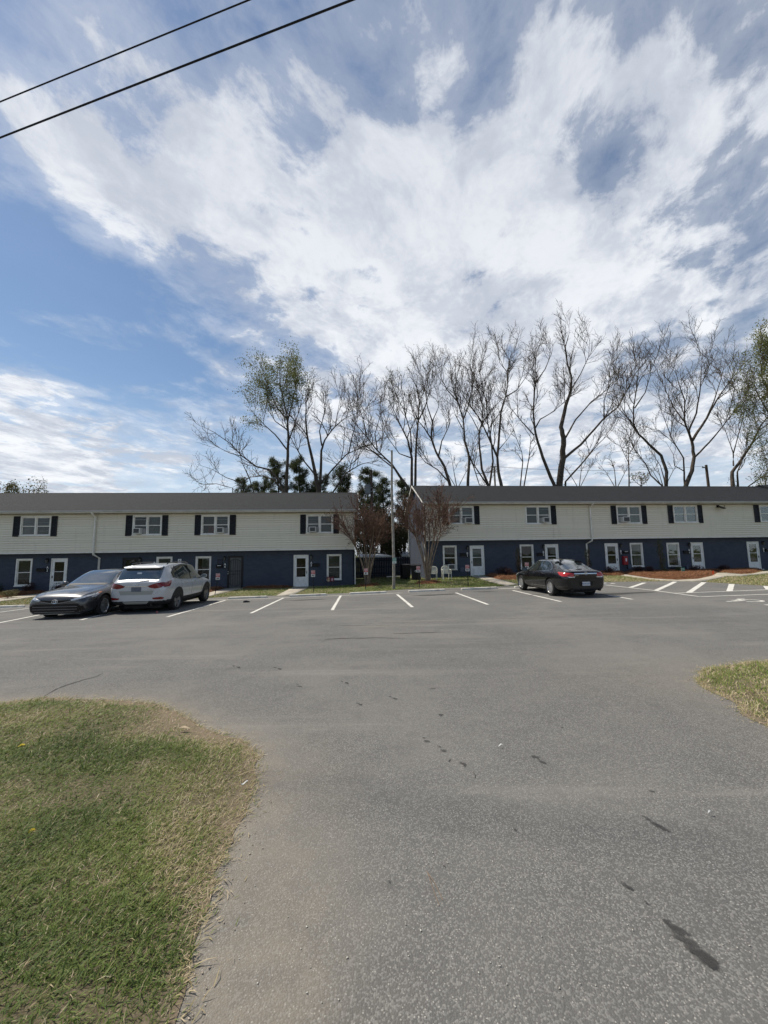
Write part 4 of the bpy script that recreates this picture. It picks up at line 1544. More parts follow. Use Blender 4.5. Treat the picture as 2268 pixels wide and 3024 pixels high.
# raised roof of the next section at the far right
uN, zN = BR.uz(2240, 1436, 3.5)
rp = MB()
rp.prism([(-.8, BR.ze + .01), (3.5, BR.zr + .14), (7.8, BR.ze + .01)], uN, BR.u1 + 2, 'x')
rp.build('roof_section', M_roof, BR.e)
def paint_mat(name, col, metal=0.35, rough=0.32, grime=0.2):
    m = bpy.data.materials.new(name)
    m.use_nodes = True
    t = NT(m.node_tree)
    b = t.n['Principled BSDF']
    o = t.add('ShaderNodeTexCoord').outputs['Object']
    g = t.noise(o, 2.4, 5, 0.65)
    c = t.mix(t.ramp(g, 0.40, 0.72, 0, grime * .15), col, (0.20, 0.19, 0.17))
    s = t.add('ShaderNodeSeparateXYZ', ins={0: o})
    low = t.math('MULTIPLY', t.ramp(s.outputs[2], 0.55, 0.12), t.ramp(t.noise(o, 6, 5, .7),   .35, .7, .0, grime))
    c = t.mix(low, c, (0.16, 0.145, 0.125))
    t.put(b.inputs['Base Color'], c)
    b.inputs['Metallic'].default_value = metal
    b.inputs['Specular IOR Level'].default_value = 0.2
    b.inputs['Coat Weight'].default_value = 0.8
    b.inputs['Coat Roughness'].default_value = 0.05
    t.put(b.inputs['Roughness'], t.ramp(g, 0.3, 0.7, rough, rough + .12))
    return m


M_carglass = pmat('car_glass', (0.016, 0.024, 0.023), 0.03, spec=1.0, coat=1.0)
M_carglass.node_tree.nodes['Principled BSDF'].inputs['Coat IOR'].default_value = 2.0
M_tyre = pmat('tyre_rubber', (0.018, 0.018, 0.018), 0.85, bump=.2, bscale=60, vary=.2)
M_plastic = pmat('black_plastic', (0.022, 0.022, 0.023), 0.6, vary=.2)
M_gloss = pmat('gloss_black', (0.008, 0.008, 0.009), 0.15)
M_rim = pmat('alloy_rim', (0.50, 0.50, 0.50), 0.32, 0.75)
M_rim_dk = pmat('dark_alloy', (0.20, 0.20, 0.205), 0.35, 0.7)
M_chr = pmat('chrome', (0.75, 0.75, 0.75), 0.12, 1.0)
M_tail = pmat('tail_lamp_red', (0.16, 0.006, 0.008), 0.12, coat=0.6, vary=.5, vscale=18)
M_tail2 = pmat('tail_lamp_bright', (0.36, 0.022, 0.02), 0.12, coat=0.6, vary=.4, vscale=24)
M_lens = pmat('clear_lens', (0.55, 0.56, 0.57), 0.1, 0.3, coat=0.7, vary=.3, vscale=20)
M_amber = pmat('amber_lens', (0.55, 0.17, 0.05), 0.15, coat=.5)
M_plate_dk = pmat('plate_blue_grey', (0.12, 0.13, 0.155), 0.4, vary=.2, vscale=20)
M_plate = pmat('plate_white', (0.52, 0.53, 0.56), 0.4, vary=.08, vscale=20)
M_plate_txt = pmat('plate_lettering', (0.10, 0.13, 0.28), 0.5)
M_plate_txt2 = pmat('plate_lettering_pale', (0.45, 0.47, 0.5), 0.5)
M_brush = pmat('skid_plate', (0.30, 0.31, 0.29), 0.4, .4)


def lerp_tab(tab, x):
    xs = [r[0] for r in tab]
    return [float(np.interp(x, xs, [r[k] for r in tab])) for k in range(1, len(tab[0]))]


def build_car(name, label, pos, heading, S, mats):
    """S: dict with stations. Car local frame: +x to the front, y left, z up, origin under the rear axle centre."""
    root = empty(name, pos, heading, label, 'car', 'parked cars')
    st = S['stations']
    ns = len(st)
    # station: x, half width, z under, z sill, z waist, z belt, half width belt, half width roof, z roofedge, z top
    rows = []
    for (x, wd, zu, zsill, zw, zb, wb, wr, zre, zt) in st:
        half = [(0.0, zu), (wd * .80, zu), (wd * .955, zsill), (wd, zw), (wd * .985, (zw + zb) / 2 + .02), (wb, zb), ((wb + wr) / 2 + .012, (zb + zre) / 2), (wr, zre), (wr * .80, zt - .012), (wr * .42, zt), (0.0, zt + .004)]
        rows.append((x, half))
    nh = len(rows[0][1])
    full = nh * 2 - 2
    vs, fs, mi = [], [], []
    for x, half in rows:
        ring_ = [(x, y, z) for y, z in half] + [(x, -y, z) for y, z in half[-2:0:-1]]
        vs += ring_
    gl = S['glass']
    for i in range(ns - 1):
        for k in range(full):
            k2 = (k + 1) % full
            fs.append((i * full + k, (i + 1) * full + k, (i + 1) * full + k2, i * full + k2))
            hk = k if k < nh - 1 else full - 1 - k
            side = 0 if k < nh - 1 else 1
            mat = 0
            if hk in (5, 6) and gl['side'][0] <= i < gl['side'][1]:
                mat = 3 + side
            if hk >= 7 and gl['wind'][0] <= i < gl['wind'][1]:
                mat = 1
            if hk >= 7 and gl['rear'][0] <= i < gl['rear'][1]:
                mat = 2
            mi.append(mat)
    for i, rev in ((0, False), (ns - 1, True)):
        c = len(vs)
        zc = (rows[i][1][1][1] + rows[i][1][-1][1]) / 2
        # close the end by quads pairing the two halves
        for k in range(nh - 1):
            a, b = k, k + 1
            a2, b2 = (full - k) % full, (full - k - 1) % full
            q = [i * full + a, i * full + b, i * full + b2, i * full + a2]
            q2 = []
            for t_ in q:
                if t_ not in q2:
                    q2.append(t_)
            if len(q2) >= 3:
                fs.append(tuple(q2 if not rev else q2[::-1]))
                mi.append(0)
    me = bpy.data.meshes.new('cage')
    me.from_pydata(vs, [], fs)
    me.update()
    me.polygons.foreach_set('material_index', mi)
    for _ in range(6):
        me.materials.append(M_plastic)
    bm = bmesh.new()
    bm.from_mesh(me)
    bmesh.ops.recalc_face_normals(bm, faces=bm.faces)
    cl = bm.edges.layers.float.get('crease_edge') or bm.edges.layers.float.new('crease_edge')
    for e in bm.edges:
        if len(e.link_faces) == 2 and e.link_faces[0].material_index != e.link_faces[1].material_index:
            e[cl] = 0.55
        else:
            ks = sorted(v.index % full for v in e.verts)
            if ks[0] == ks[1] and (ks[0] in (5, full - 5)):
                e[cl] = 0.35
            if ks[0] == ks[1] and (ks[0] in (3, full - 3)):
                e[cl] = 0.25
    bm.to_mesh(me)
    bm.free()
    tmp = bpy.data.objects.new('tmp', me)
    COL.objects.link(tmp)
    md = tmp.modifiers.new('s', 'SUBSURF')
    md.levels = md.render_levels = 3
    dg = bpy.context.evaluated_depsgraph_get()
    me2 = bpy.data.meshes.new_from_object(tmp.evaluated_get(dg))
    bpy.data.objects.remove(tmp)
    bm = bmesh.new()
    bm.from_mesh(me2)
    bvh = BVHTree.FromBMesh(bm)
    bm.free()
    # wheel wells
    tmp = bpy.data.objects.new('tmp', me2)
    COL.objects.link(tmp)
    wx = [0.0, S['wb']]
    wr_ = S['wheel_r']
    cut = MB()
    for x in wx:
        for sgn in (1, -1):
            y0, y1 = sorted((sgn * (S['track'] - .17), sgn * 1.3))
            cut.lathe([(wr_ * S.get('arch', 1.17), y0), (wr_ * S.get('arch', 1.17), y1)], (x, 0, wr_ * 1.02), 28, 'y')
    co = cut.build('cutter', M_plastic)
    co.data.materials.clear()
    for k in range(6):
        co.data.materials.append(M_plastic)
    for p in co.data.polygons:
        p.material_index = 5
    md = tmp.modifiers.new('b', 'BOOLEAN')
    md.object = co
    md.operation = 'DIFFERENCE'
    md.solver = 'EXACT'
    bpy.context.view_layer.update()
    dg = bpy.context.evaluated_depsgraph_get()
    dg.update()
    me3 = bpy.data.meshes.new_from_object(tmp.evaluated_get(dg))
    bpy.data.objects.remove(tmp)
    bpy.data.objects.remove(co)
    # split by material index into parts
    names = ['body', 'windscreen', 'rear_window', 'side_window', 'side_window', 'wheel_well']
    pm = [mats['paint'], M_carglass, M_carglass, M_carglass, M_carglass, M_plastic]
    body = None
    idx = np.zeros(len(me3.polygons), np.int32)
    me3.polygons.foreach_get('material_index', idx)
    for k in range(6):
        bm = bmesh.new()
        bm.from_mesh(me3)
        bm.faces.ensure_lookup_table()
        kill = [f for f in bm.faces if f.material_index != k]
        bmesh.ops.delete(bm, geom=kill, context='FACES')
        if not bm.faces:
            bm.free()
            continue
        if k == 0 and S.get('clad'):
            pass
        for f in bm.faces:
            f.material_index = 0
            f.smooth = k != 5
        m_ = bpy.data.meshes.new(names[k])
        bm.to_mesh(m_)
        bm.free()
        if k != 5:
            m_.set_sharp_from_angle(angle=R(50))
        if k == 5:
            co_ = np.array([p.center for p in m_.polygons])
            for x in wx:
                for sg in (1, -1):
                    bm = bmesh.new()
                    bm.from_mesh(m_)
                    bmesh.ops.delete(bm, geom=[f for f in bm.faces if abs(f.calc_center_median().x - x) > .8 or f.calc_center_median().y * sg < 0], context='FACES')
                    mw = bpy.data.meshes.new('wheel_well')
                    bm.to_mesh(mw)
                    bm.free()
                    link('wheel_well', mw, pm[k], root)
            continue
        o = link(names[k], m_, pm[k], root)
        if k == 0:
            body = o
            if S.get('clad') is not None:
                m_.materials.append(M_plastic)
                zc = S['clad']
                cen = np.zeros(len(m_.polygons) * 3, np.float32)
                m_.polygons.foreach_get('center', cen)
                cen = cen.reshape(-1, 3)
                m_.polygons.foreach_set('material_index', (cen[:, 2] < zc).astype(np.int32))
    S['bvh'] = bvh
    # wheels
    for x in wx:
        for sgn in (1, -1):
            wheel(root, (x, sgn * S['track'], wr_), sgn, S, mats)
    # axle shadow block under the car
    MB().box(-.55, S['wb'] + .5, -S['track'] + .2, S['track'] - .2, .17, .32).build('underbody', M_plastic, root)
    return root, body, bvh


def wheel(root, c, sgn, S, mats):
    r, w_ = S['wheel_r'], .115
    ty = MB()
    prof = [(r * .70, -w_), (r * .93, -w_), (r * .985, -w_ * .8), (r, -w_ * .4), (r, w_ * .4), (r * .985, w_ * .8), (r * .93, w_), (r * .70, w_)]
    n = 30
    vs, fs = [], []
    for i in range(n):
        a = 2 * math.pi * i / n
        for rr, h in prof:
            vs.append((rr * math.cos(a), h, rr * math.sin(a)))
    m = len(prof)
    for i in range(n):
        for j in range(m):
            fs.append((i * m + j, i * m + (j + 1) % m, ((i + 1) % n) * m + (j + 1) % m, ((i + 1) % n) * m + j))
    whl = ty.add(vs, fs).build('wheel', M_tyre, root, smooth=True, loc=c, rot=(0, 0, 0 if sgn > 0 else math.pi))
    # rim: outer lip, dark barrel, spokes, hub (outside at +y)
    lip = MB()
    vs, fs = [], []
    pr = [(r * .705, w_ * .86), (r * .66, w_ * .92), (r * .63, w_ * .80), (r * .63, w_ * .1), (r * .705, w_ * .1)]
    for i in range(n):
        a = 2 * math.pi * i / n
        for rr, h in pr:
            vs.append((rr * math.cos(a), h, rr * math.sin(a)))
    m = len(pr)
    for i in range(n):
        for j in range(m):
            fs.append((i * m + j, i * m + (j + 1) % m, ((i + 1) % n) * m + (j + 1) % m, ((i + 1) % n) * m + j))
    lip.add(vs, fs).build('rim', mats['rim'], whl, smooth=True)
    MB().lathe([(r * .62, w_ * .05), (r * .62, w_ * .12), (.001, w_ * .12)], (0, 0, 0), 24, 'y').build('brake_disc', M_gloss, whl)
    k = S['spokes']
    sp = MB()
    for i in range(k):
        a = 2 * math.pi * (i + .25) / k
        offs = S.get('spoke_split', 0)
        for o_ in ((-offs, offs) if offs else (0,)):
            a0, a1 = a + o_ * .4, a + o_
            d0 = (math.cos(a0), math.sin(a0))
            d1 = (math.cos(a1), math.sin(a1))
            t0, t1 = S['spoke_w']
            p = []
            for (dd, rad, tw, hh) in ((d0, r * .10, t0, w_ * .62), (d1, r * .655, t1, w_ * .84)):
                nx, nz = -dd[1], dd[0]
                for s_ in (-1, 1):
                    p.append((dd[0] * rad + nx * tw * s_, hh, dd[1] * rad + nz * tw * s_))
                    p.append((dd[0] * rad + nx * tw * s_ * 1.2, hh - .03, dd[1] * rad + nz * tw * s_ * 1.2))
            sp.add(p, [(0, 2, 6, 4), (0, 4, 5, 1), (2, 3, 7, 6), (1, 5, 7, 3)])
    sp.build('spokes', mats['rim'], whl)
    MB().lathe([(r * .17, w_ * .4), (r * .17, w_ * .62), (r * .12, w_ * .72), (.001, w_ * .74)], (0, 0, 0), 14, 'y').build('hub_cap', mats['rim'], whl, smooth=True)


def skin(name, poly, axis, S, mat, parent, off=0.006, sub=2, back=0.02, mirror=False):
    """polygon drawn in a side ('y': x,z), end ('x': y,z) or top ('z': x,y) view, laid on the car body as a thin raised piece.
    axis: '+y','-y','+x','-x','+z' = side it is seen from"""
    bvh = S['bvh']
    s_ = 1 if axis[0] == '+' else -1
    k = axis[1]

    def mk(q, a):
        return Vector((a, q[0], q[1])) if k == 'x' else Vector((q[0], a, q[1])) if k == 'y' else Vector((q[0], q[1], a))
    dirv = -(Vector((1, 0, 0)) if k == 'x' else Vector((0, 1, 0)) if k == 'y' else Vector((0, 0, 1))) * s_
    n = len(poly)
    bm = bmesh.new()
    # resample outline then fill and subdivide
    ring_ = []
    for i in range(n):
        a, b = Vector(poly[i]), Vector(poly[(i + 1) % n])
        m = max(1, int((b - a).length / .12))
        for j in range(m):
            ring_.append(a.lerp(b, j / m))
    vs = [bm.verts.new((q.x, q.y, 0)) for q in ring_]
    bm.faces.new(vs)
    bmesh.ops.triangulate(bm, faces=bm.faces[:])
    for _ in range(sub):
        bmesh.ops.subdivide_edges(bm, edges=bm.edges[:], cuts=1, use_grid_fill=True)
    bmesh.ops.triangulate(bm, faces=bm.faces[:])
    lastd = None
    hits = {}
    for v in bm.verts:
        o = mk((v.co.x, v.co.y), 6.0 * s_)
        h = bvh.ray_cast(o, dirv)
        hits[v] = h[0]
    good = [h for h in hits.values() if h is not None]
    if not good:
        bm.free()
        return None
    ax = 'xyz'.index(k)
    mean = sum(h[ax] for h in good) / len(good)
    for v in bm.verts:
        q = (v.co.x, v.co.y)
        h = hits[v]
        if h is None:
            g = min(good, key=lambda g_: (Vector((g_[(ax + 1) % 3], g_[(ax + 2) % 3])) - Vector((mk(q, 0)[(ax + 1) % 3], mk(q, 0)[(ax + 2) % 3]))).length)
            p = mk(q, g[ax])
        else:
            p = h.copy()
        v.co = p - dirv * off
    r_ = bmesh.ops.extrude_face_region(bm, geom=bm.faces[:])
    bmesh.ops.translate(bm, vec=dirv * back, verts=[g for g in r_['geom'] if isinstance(g, bmesh.types.BMVert)])
    bmesh.ops.recalc_face_normals(bm, faces=bm.faces)
    me = bpy.data.meshes.new(name)
    bm.to_mesh(me)
    bm.free()
    for p in me.polygons:
        p.use_smooth = True
    me.set_sharp_from_angle(angle=R(40))
    return link(name, me, mat, parent)


def seam(pts, axis, S, parent, name='panel_gap', wd=.006, mat=None):
    """dark panel gap along a polyline in a side view"""
    for a, b in zip(pts[:-1], pts[1:]):
        a, b = Vector(a), Vector(b)
        t = (b - a).normalized()
        n = Vector((-t.y, t.x)) * wd
        skin(name, [a - n, b - n, b + n, a + n], axis, S, mat or M_gloss, parent, off=.0015, sub=1, back=.006)


def mir(poly):
    return [(-a, b) for a, b in poly]


def mirror_unit(root, x, y, z, sgn, mat):
    mb = MB()
    mb.add([(x - .06, y, z - .02), (x + .07, y, z - .02), (x + .04, y + sgn * .10, z + .03), (x - .02, y + sgn * .10, z + .03), (x - .06, y, z + .015), (x + .05, y, z + .015), (x + .03, y + sgn * .1, z + .05), (x - .02, y + sgn * .1, z + .05)],
           [(0, 1, 2, 3), (4, 5, 6, 7), (0, 1, 5, 4), (1, 2, 6, 5), (2, 3, 7, 6), (3, 0, 4, 7)])
    o = MB()
    c = Vector((x, y + sgn * .17, z + .065))
    vs, fs = [], []
    n, m = 10, 5
    for i in range(m + 1):
        ph = math.pi * i / m
        for j in range(n):
            th = 2 * math.pi * j / n
            q = Vector((math.cos(ph) * .075, math.sin(ph) * math.cos(th) * .125, math.sin(ph) * math.sin(th) * .085))
            if q.x < -.02:
                q.x = -.02
            vs.append(tuple(c + q))
    for i in range(m):
        for j in range(n):
            fs.append((i * n + j, i * n + (j + 1) % n, (i + 1) * n + (j + 1) % n, (i + 1) * n + j))
    o.add(vs, fs)
    ob = o.build('wing_mirror', mat, root, smooth=True)
    mb.build('mirror_stalk', M_plastic, ob)
    MB().box(c.x - .026, c.x - .021, c.y - .095, c.y + .095, c.z - .06, c.z + .06).build('mirror_glass', M_carglass, ob, bevel=.002)


def car_frame(axle_px, y_hint=None):
    pass


def heading_of(dx, dy):
    return math.atan2(dy, dx)


# ======================================================= white SUV (rear view)
P_white = paint_mat('pearl_white_paint', (0.48, 0.49, 0.50), 0.15, 0.25, 0.12)
SUV = dict(wb=2.70, track=.80, wheel_r=.365, arch=1.16, spokes=5, spoke_w=(.045, .035), spoke_split=.16, clad=.46,
           stations=[  # x, wd, zu, zsill, zw, zb, wb, wr, zre, zt
               (-1.00, .70, .42, .52, .66, .98, .66, .60, 1.04, 1.06),
               (-.985, .80, .36, .48, .72, 1.02, .74, .66, 1.08, 1.10),
               (-.88, .905, .30, .42, .80, 1.06, .80, .70, 1.14, 1.17),
               (-.70, .935, .27, .38, .82, 1.10, .84, .685, 1.40, 1.45),
               (-.52, .94, .26, .36, .82, 1.14, .85, .665, 1.585, 1.635),
               (-.20, .94, .25, .34, .82, 1.20, .85, .665, 1.615, 1.665),
               (.15, .94, .25, .33, .80, 1.13, .86, .665, 1.63, 1.68),
               (.85, .935, .25, .32, .78, 1.08, .865, .675, 1.64, 1.69),
               (1.45, .935, .25, .32, .78, 1.055, .865, .675, 1.615, 1.66),
               (1.75, .935, .25, .32, .78, 1.05, .865, .665, 1.56, 1.605),
               (2.15, .935, .25, .33, .78, 1.04, .86, .69, 1.28, 1.33),
               (2.45, .93, .25, .34, .78, 1.03, .85, .72, 1.07, 1.10),
               (2.85, .925, .25, .35, .78, .98, .82, .70, 1.00, 1.03),
               (3.25, .90, .26, .36, .74, .92, .76, .62, .93, .96),
               (3.52, .80, .28, .38, .66, .82, .64, .52, .84, .86),
               (3.62, .64, .32, .42, .58, .74, .52, .42, .76, .78)],
           glass=dict(side=(4, 11), wind=(9, 11), rear=(2, 4)))
RA_suv = on_ground(452, 1804)
suv_pos = (-8.40, 14.05, hz(-8.40, 15.2) - 0.0)
suv, suv_body, _ = build_car('parked_suv', 'white SUV parked nose in with its red tail lights towards the camera', suv_pos, heading_of(-.075, .997), SUV, dict(paint=P_white, rim=M_rim_dk))


def rear_common(root, S):
    pass


r_ = suv
# rear window surround, spoiler, lights, plate, bumper
skin('spoiler', [(-.60, 1.625), (.60, 1.625), (.64, 1.575), (.56, 1.545), (-.56, 1.545), (-.64, 1.575)], '-x', SUV, P_white, r_, off=.10, sub=1, back=.12)
for s_ in (1, -1):
    f = (lambda P: P) if s_ == 1 else mir
    skin('tail_light', f([(.36, .955), (.62, 1.045), (.80, 1.07), (.86, 1.05), (.86, .96), (.78, .895), (.60, .865), (.42, .90)]), '-x', SUV, M_tail, r_, off=.008)
    skin('tail_light', [(-.94, 1.00), (-.70, 1.075), (-.44, 1.115), (-.52, 1.02), (-.66, .925), (-.90, .90)], '+y' if s_ == 1 else '-y', SUV, M_tail, r_, off=.008)
    skin('reflector', f([(.52, .565), (.80, .59), (.86, .55), (.82, .50), (.56, .51)]), '-x', SUV, M_tail, r_, off=.012)
    side = '+y' if s_ == 1 else '-y'
    seam([(.30, .42), (.24, .70), (.30, 1.10)], side, SUV, r_)
    for x_ in (0.0, SUV['wb']):
        rin, rout, zc_ = .365 * 1.16, .365 * 1.16 + .055, .365 * 1.02
        A_ = np.linspace(R(-8), R(188), 15)
        skin('arch_trim', [(x_ + rout * math.cos(a), zc_ + rout * math.sin(a)) for a in A_] + [(x_ + rin * math.cos(a), zc_ + rin * math.sin(a)) for a in A_[::-1]], side, SUV, M_plastic, r_, off=.008, sub=1, back=.02)
    seam([(1.17, .36), (1.17, 1.06)], side, SUV, r_)
    seam([(2.12, .36), (2.17, .70), (2.16, 1.02)], side, SUV, r_)
    for xh in (.42, 1.30):
        skin('door_handle', [(xh, .955), (xh + .20, .95), (xh + .20, .98), (xh, .985)], side, SUV, M_chr, r_, off=.03, sub=1, back=.03)
    skin('pillar', [(1.13, 1.07), (1.21, 1.07), (1.19, 1.63), (1.12, 1.63)], side, SUV, M_gloss, r_, off=.003, sub=2, back=.01)
    skin('pillar', [(.22, 1.12), (.27, 1.11), (.10, 1.60), (.05, 1.60)], side, SUV, M_gloss, r_, off=.003, sub=2, back=.01)
    skin('rear_quarter', [(-.60, 1.10), (-.30, 1.17), (-.34, 1.42), (-.20, 1.60), (-.60, 1.62)], side, SUV, P_white, r_, off=.004, sub=2, back=.012)
    skin('window_trim', [(-.28, 1.175), (.15, 1.115), (.85, 1.065), (2.15, 1.03), (2.15, 1.05), (.85, 1.085), (.15, 1.135), (-.26, 1.195)], side, SUV, M_chr, r_, off=.005, sub=1, back=.01)
    mirror_unit(r_, 2.02, s_ * .87, 1.06, s_, P_white)
    MB().tube([(-.25, s_ * .60, 1.655), (-.15, s_ * .60, 1.70), (.5, s_ * .605, 1.725), (1.2, s_ * .605, 1.715), (1.45, s_ * .60, 1.66)], .018, 6).build('roof_rail', M_gloss, r_)
skin('tailgate_panel', [(-.56, .80), (.56, .80), (.50, .665), (-.50, .665)], '-x', SUV, M_brush, r_, off=.004)
skin('tailgate_trim', [(-.36, .935), (.36, .935), (.36, .955), (-.36, .955)], '-x', SUV, M_chr, r_, off=.014, sub=1)
skin('plate_recess', [(-.30, .925), (.30, .925), (.24, .76), (-.24, .76)], '-x', SUV, P_white, r_, off=.002, sub=1)
pl = skin('licence_plate', [(-.155, .92), (.155, .92), (.155, .77), (-.155, .77)], '-x', SUV, M_plate_dk, r_, off=.018, sub=1)
letter('LE-7815', .085, M_plate_txt2, pl, (-1.012, 0, .835), (math.pi / 2, 0, -math.pi / 2))
skin('rear_wiper', [(-.36, 1.135), (-.05, 1.125), (.06, 1.15), (.06, 1.17), (-.05, 1.155), (-.36, 1.15)], '-x', SUV, M_gloss, r_, off=.03, sub=1, back=.02)
skin('window_sticker', [(-.02, 1.40), (.13, 1.40), (.12, 1.35), (-.03, 1.35)], '-x', SUV, M_paper, r_, off=.004, sub=1, back=.004)
skin('skid_plate', [(-.42, .44), (.42, .44), (.34, .36), (-.34, .36)], '-x', SUV, M_brush, r_, off=.012, sub=1)
# badge: slanted letter in an oval ring
bx = SUV['bvh'].ray_cast(Vector((-6, 0, 1.01)), Vector((1, 0, 0)))[0]
ringp = [(bx.x - .012, .085 * math.cos(a), 1.01 + .043 * math.sin(a)) for a in np.linspace(0, 2 * math.pi, 20)[:-1]]
bd = MB().tube(ringp, .008, 5, closed=True)
bd.tube([(bx.x - .012, .045, .980), (bx.x - .012, .02, 1.04)], .009, 5).tube([(bx.x - .012, -.02, .98), (bx.x - .012, -.045, 1.04)], .009, 5).tube([(bx.x - .012, .036, 1.004), (bx.x - .012, -.036, 1.016)], .008, 5)
bd.build('badge', M_chr, r_)
letter('SANTA FE', .05, M_chr, r_, (SUV['bvh'].ray_cast(Vector((-6, -.46, .86)), Vector((1, 0, 0)))[0].x - .004, -.46, .845), (math.pi / 2, 0, -math.pi / 2))
MB().add([(.05, -.02, 1.69), (.05, .02, 1.69), (.22, 0, 1.69), (.07, 0, 1.755)], [(0, 1, 2), (0, 1, 3), (1, 2, 3), (2, 0, 3)]).build('antenna', P_white, r_)
MB().lathe([(.04, -.12), (.04, .0)], (-.92, -.52, .33), 10, 'x').build('exhaust', M_gloss, r_)

# ======================================================= grey sedan (front view)
P_grey = paint_mat('dark_grey_paint', (0.070, 0.071, 0.074), 0.6, 0.24, 0.06)
CAM = dict(wb=2.82, track=.79, wheel_r=.335, arch=1.16, spokes=10, spoke_w=(.030, .024),
           stations=[
               (-1.08, .66, .34, .42, .60, .86, .62, .52, .92, .95),
               (-1.00, .82, .28, .38, .66, .92, .74, .62, .98, 1.01),
               (-.75, .90, .24, .33, .70, .95, .78, .66, 1.02, 1.05),
               (-.45, .915, .22, .30, .72, .97, .80, .66, 1.06, 1.10),
               (.00, .92, .20, .28, .72, .965, .82, .62, 1.24, 1.29),
               (.45, .92, .19, .27, .72, .95, .83, .59, 1.37, 1.42),
               (1.00, .92, .19, .27, .71, .935, .835, .595, 1.395, 1.445),
               (1.45, .92, .19, .27, .70, .925, .835, .59, 1.37, 1.42),
               (1.75, .92, .19, .27, .70, .92, .835, .60, 1.28, 1.33),
               (2.15, .92, .19, .27, .70, .91, .83, .68, 1.05, 1.09),
               (2.42, .92, .19, .27, .70, .895, .825, .72, .93, .975),
               (2.80, .915, .19, .28, .68, .86, .80, .70, .88, .925),
               (3.25, .905, .19, .27, .64, .82, .79, .68, .835, .872),
               (3.55, .89, .19, .25, .54, .755, .75, .63, .772, .805),
               (3.73, .83, .19, .24, .45, .68, .69, .57, .70, .725),
               (3.80, .72, .21, .25, .40, .59, .61, .51, .61, .625)],
           glass=dict(side=(4, 9), wind=(7, 10), rear=(3, 5)))
sed_front = on_ground(296, 1815)
hd = heading_of(.075, -.997)
fx_, fy_ = math.cos(hd), math.sin(hd)
# front axle centre from the visible front wheel (car's left side)
fc = Vector((sed_front.x, sed_front.y)) - Vector((-fy_, fx_)) * (.79)
rp_ = fc - Vector((fx_, fy_)) * 2.82
sed, sed_body, _ = build_car('parked_sedan', 'dark grey sedan parked nose out at the left with its wide grille facing the camera', (rp_.x, rp_.y, hz(rp_.x, rp_.y + -1.4)), hd, CAM, dict(paint=P_grey, rim=M_rim))
r_ = sed
skin('lower_grille', [(-.66, .50), (.66, .50), (.76, .42), (.70, .27), (.56, .235), (-.56, .235), (-.70, .27), (-.76, .42)], '+x', CAM, M_gloss, r_, off=.010)
for k_ in range(6):
    z_ = .265 + .038 * k_
    hw = .60 + .03 * k_ if k_ < 4 else .66
    skin('grille_bar', [(-hw, z_), (hw, z_), (hw, z_ + .012), (-hw, z_ + .012)], '+x', CAM, M_plastic if k_ % 2 else M_rim_dk, r_, off=.026, sub=2, back=.02)
skin('front_lip', [(-.66, .225), (.66, .225), (.72, .20), (-.72, .20)], '+x', CAM, M_brush, r_, off=.03, sub=1, back=.03)
skin('upper_grille', [(-.60, .645), (-.14, .60), (0, .585), (.14, .60), (.60, .645), (.58, .60), (.18, .545), (0, .53), (-.18, .545), (-.58, .60)], '+x', CAM, M_gloss, r_, off=.010)
skin('grille_trim', [(-.62, .615), (-.18, .545), (0, .525), (.18, .545), (.62, .615), (.62, .60), (.18, .525), (0, .505), (-.18, .525), (-.62, .60)], '+x', CAM, M_rim_dk, r_, off=.016)
for s_ in (1, -1):
    f = (lambda P: P) if s_ == 1 else mir
    skin('headlight', f([(.44, .62), (.60, .665), (.80, .735), (.86, .755), (.855, .70), (.76, .655), (.62, .61), (.48, .595)]), '+x', CAM, M_lens, r_, off=.012)
    side = '+y' if s_ == 1 else '-y'
    skin('headlight', [(3.48, .66), (3.30, .745), (3.02, .80), (2.96, .79), (3.10, .735), (3.34, .655)], side, CAM, M_lens, r_, off=.010)
    skin('indicator', [(3.18, .765), (3.02, .80), (2.96, .79), (3.08, .745)], side, CAM, M_amber, r_, off=.014)
    skin('corner_intake', f([(.70, .42), (.80, .44), (.82, .32), (.74, .27)]), '+x', CAM, M_gloss, r_, off=.008)
    seam([(2.22, .34), (2.24, .60), (2.20, .90)], side, CAM, r_)
    seam([(1.12, .30), (1.12, .93)], side, CAM, r_)
    seam([(.12, .46), (.30, .70), (.34, .94)], side, CAM, r_)
    for xh in (.42, 1.28):
        skin('door_handle', [(xh, .835), (xh + .20, .83), (xh + .20, .86), (xh, .865)], side, CAM, M_chr, r_, off=.03, sub=1, back=.03)
    skin('pillar', [(1.08, .93), (1.16, .93), (1.14, 1.38), (1.07, 1.38)], side, CAM, M_gloss, r_, off=.003, sub=2, back=.01)
    skin('window_trim', [(.0, .98), (.45, .955), (1.0, .94), (2.2, .905), (2.2, .92), (1.0, .958), (.45, .972), (.0, .995)], side, CAM, M_chr, r_, off=.005, sub=1, back=.01)
    mirror_unit(r_, 1.98, s_ * .85, .93, s_, P_grey)
    seam([(3.40, .55), (3.0, .60), (2.40, .63)], side, CAM, r_, wd=.004)
seam([(2.42, .68), (2.9, .66), (3.35, .60), (3.62, .46)], '+z', CAM, r_)
seam([(2.42, -.68), (2.9, -.66), (3.35, -.60), (3.62, -.46)], '+z', CAM, r_)
skin('wiper_cowl', [(2.28, -.66), (2.42, -.60), (2.46, 0), (2.42, .60), (2.28, .66), (2.34, 0)], '+z', CAM, M_plastic, r_, off=.004)
bx = CAM['bvh'].ray_cast(Vector((8, 0, .575)), Vector((-1, 0, 0)))[0]
bd = MB()
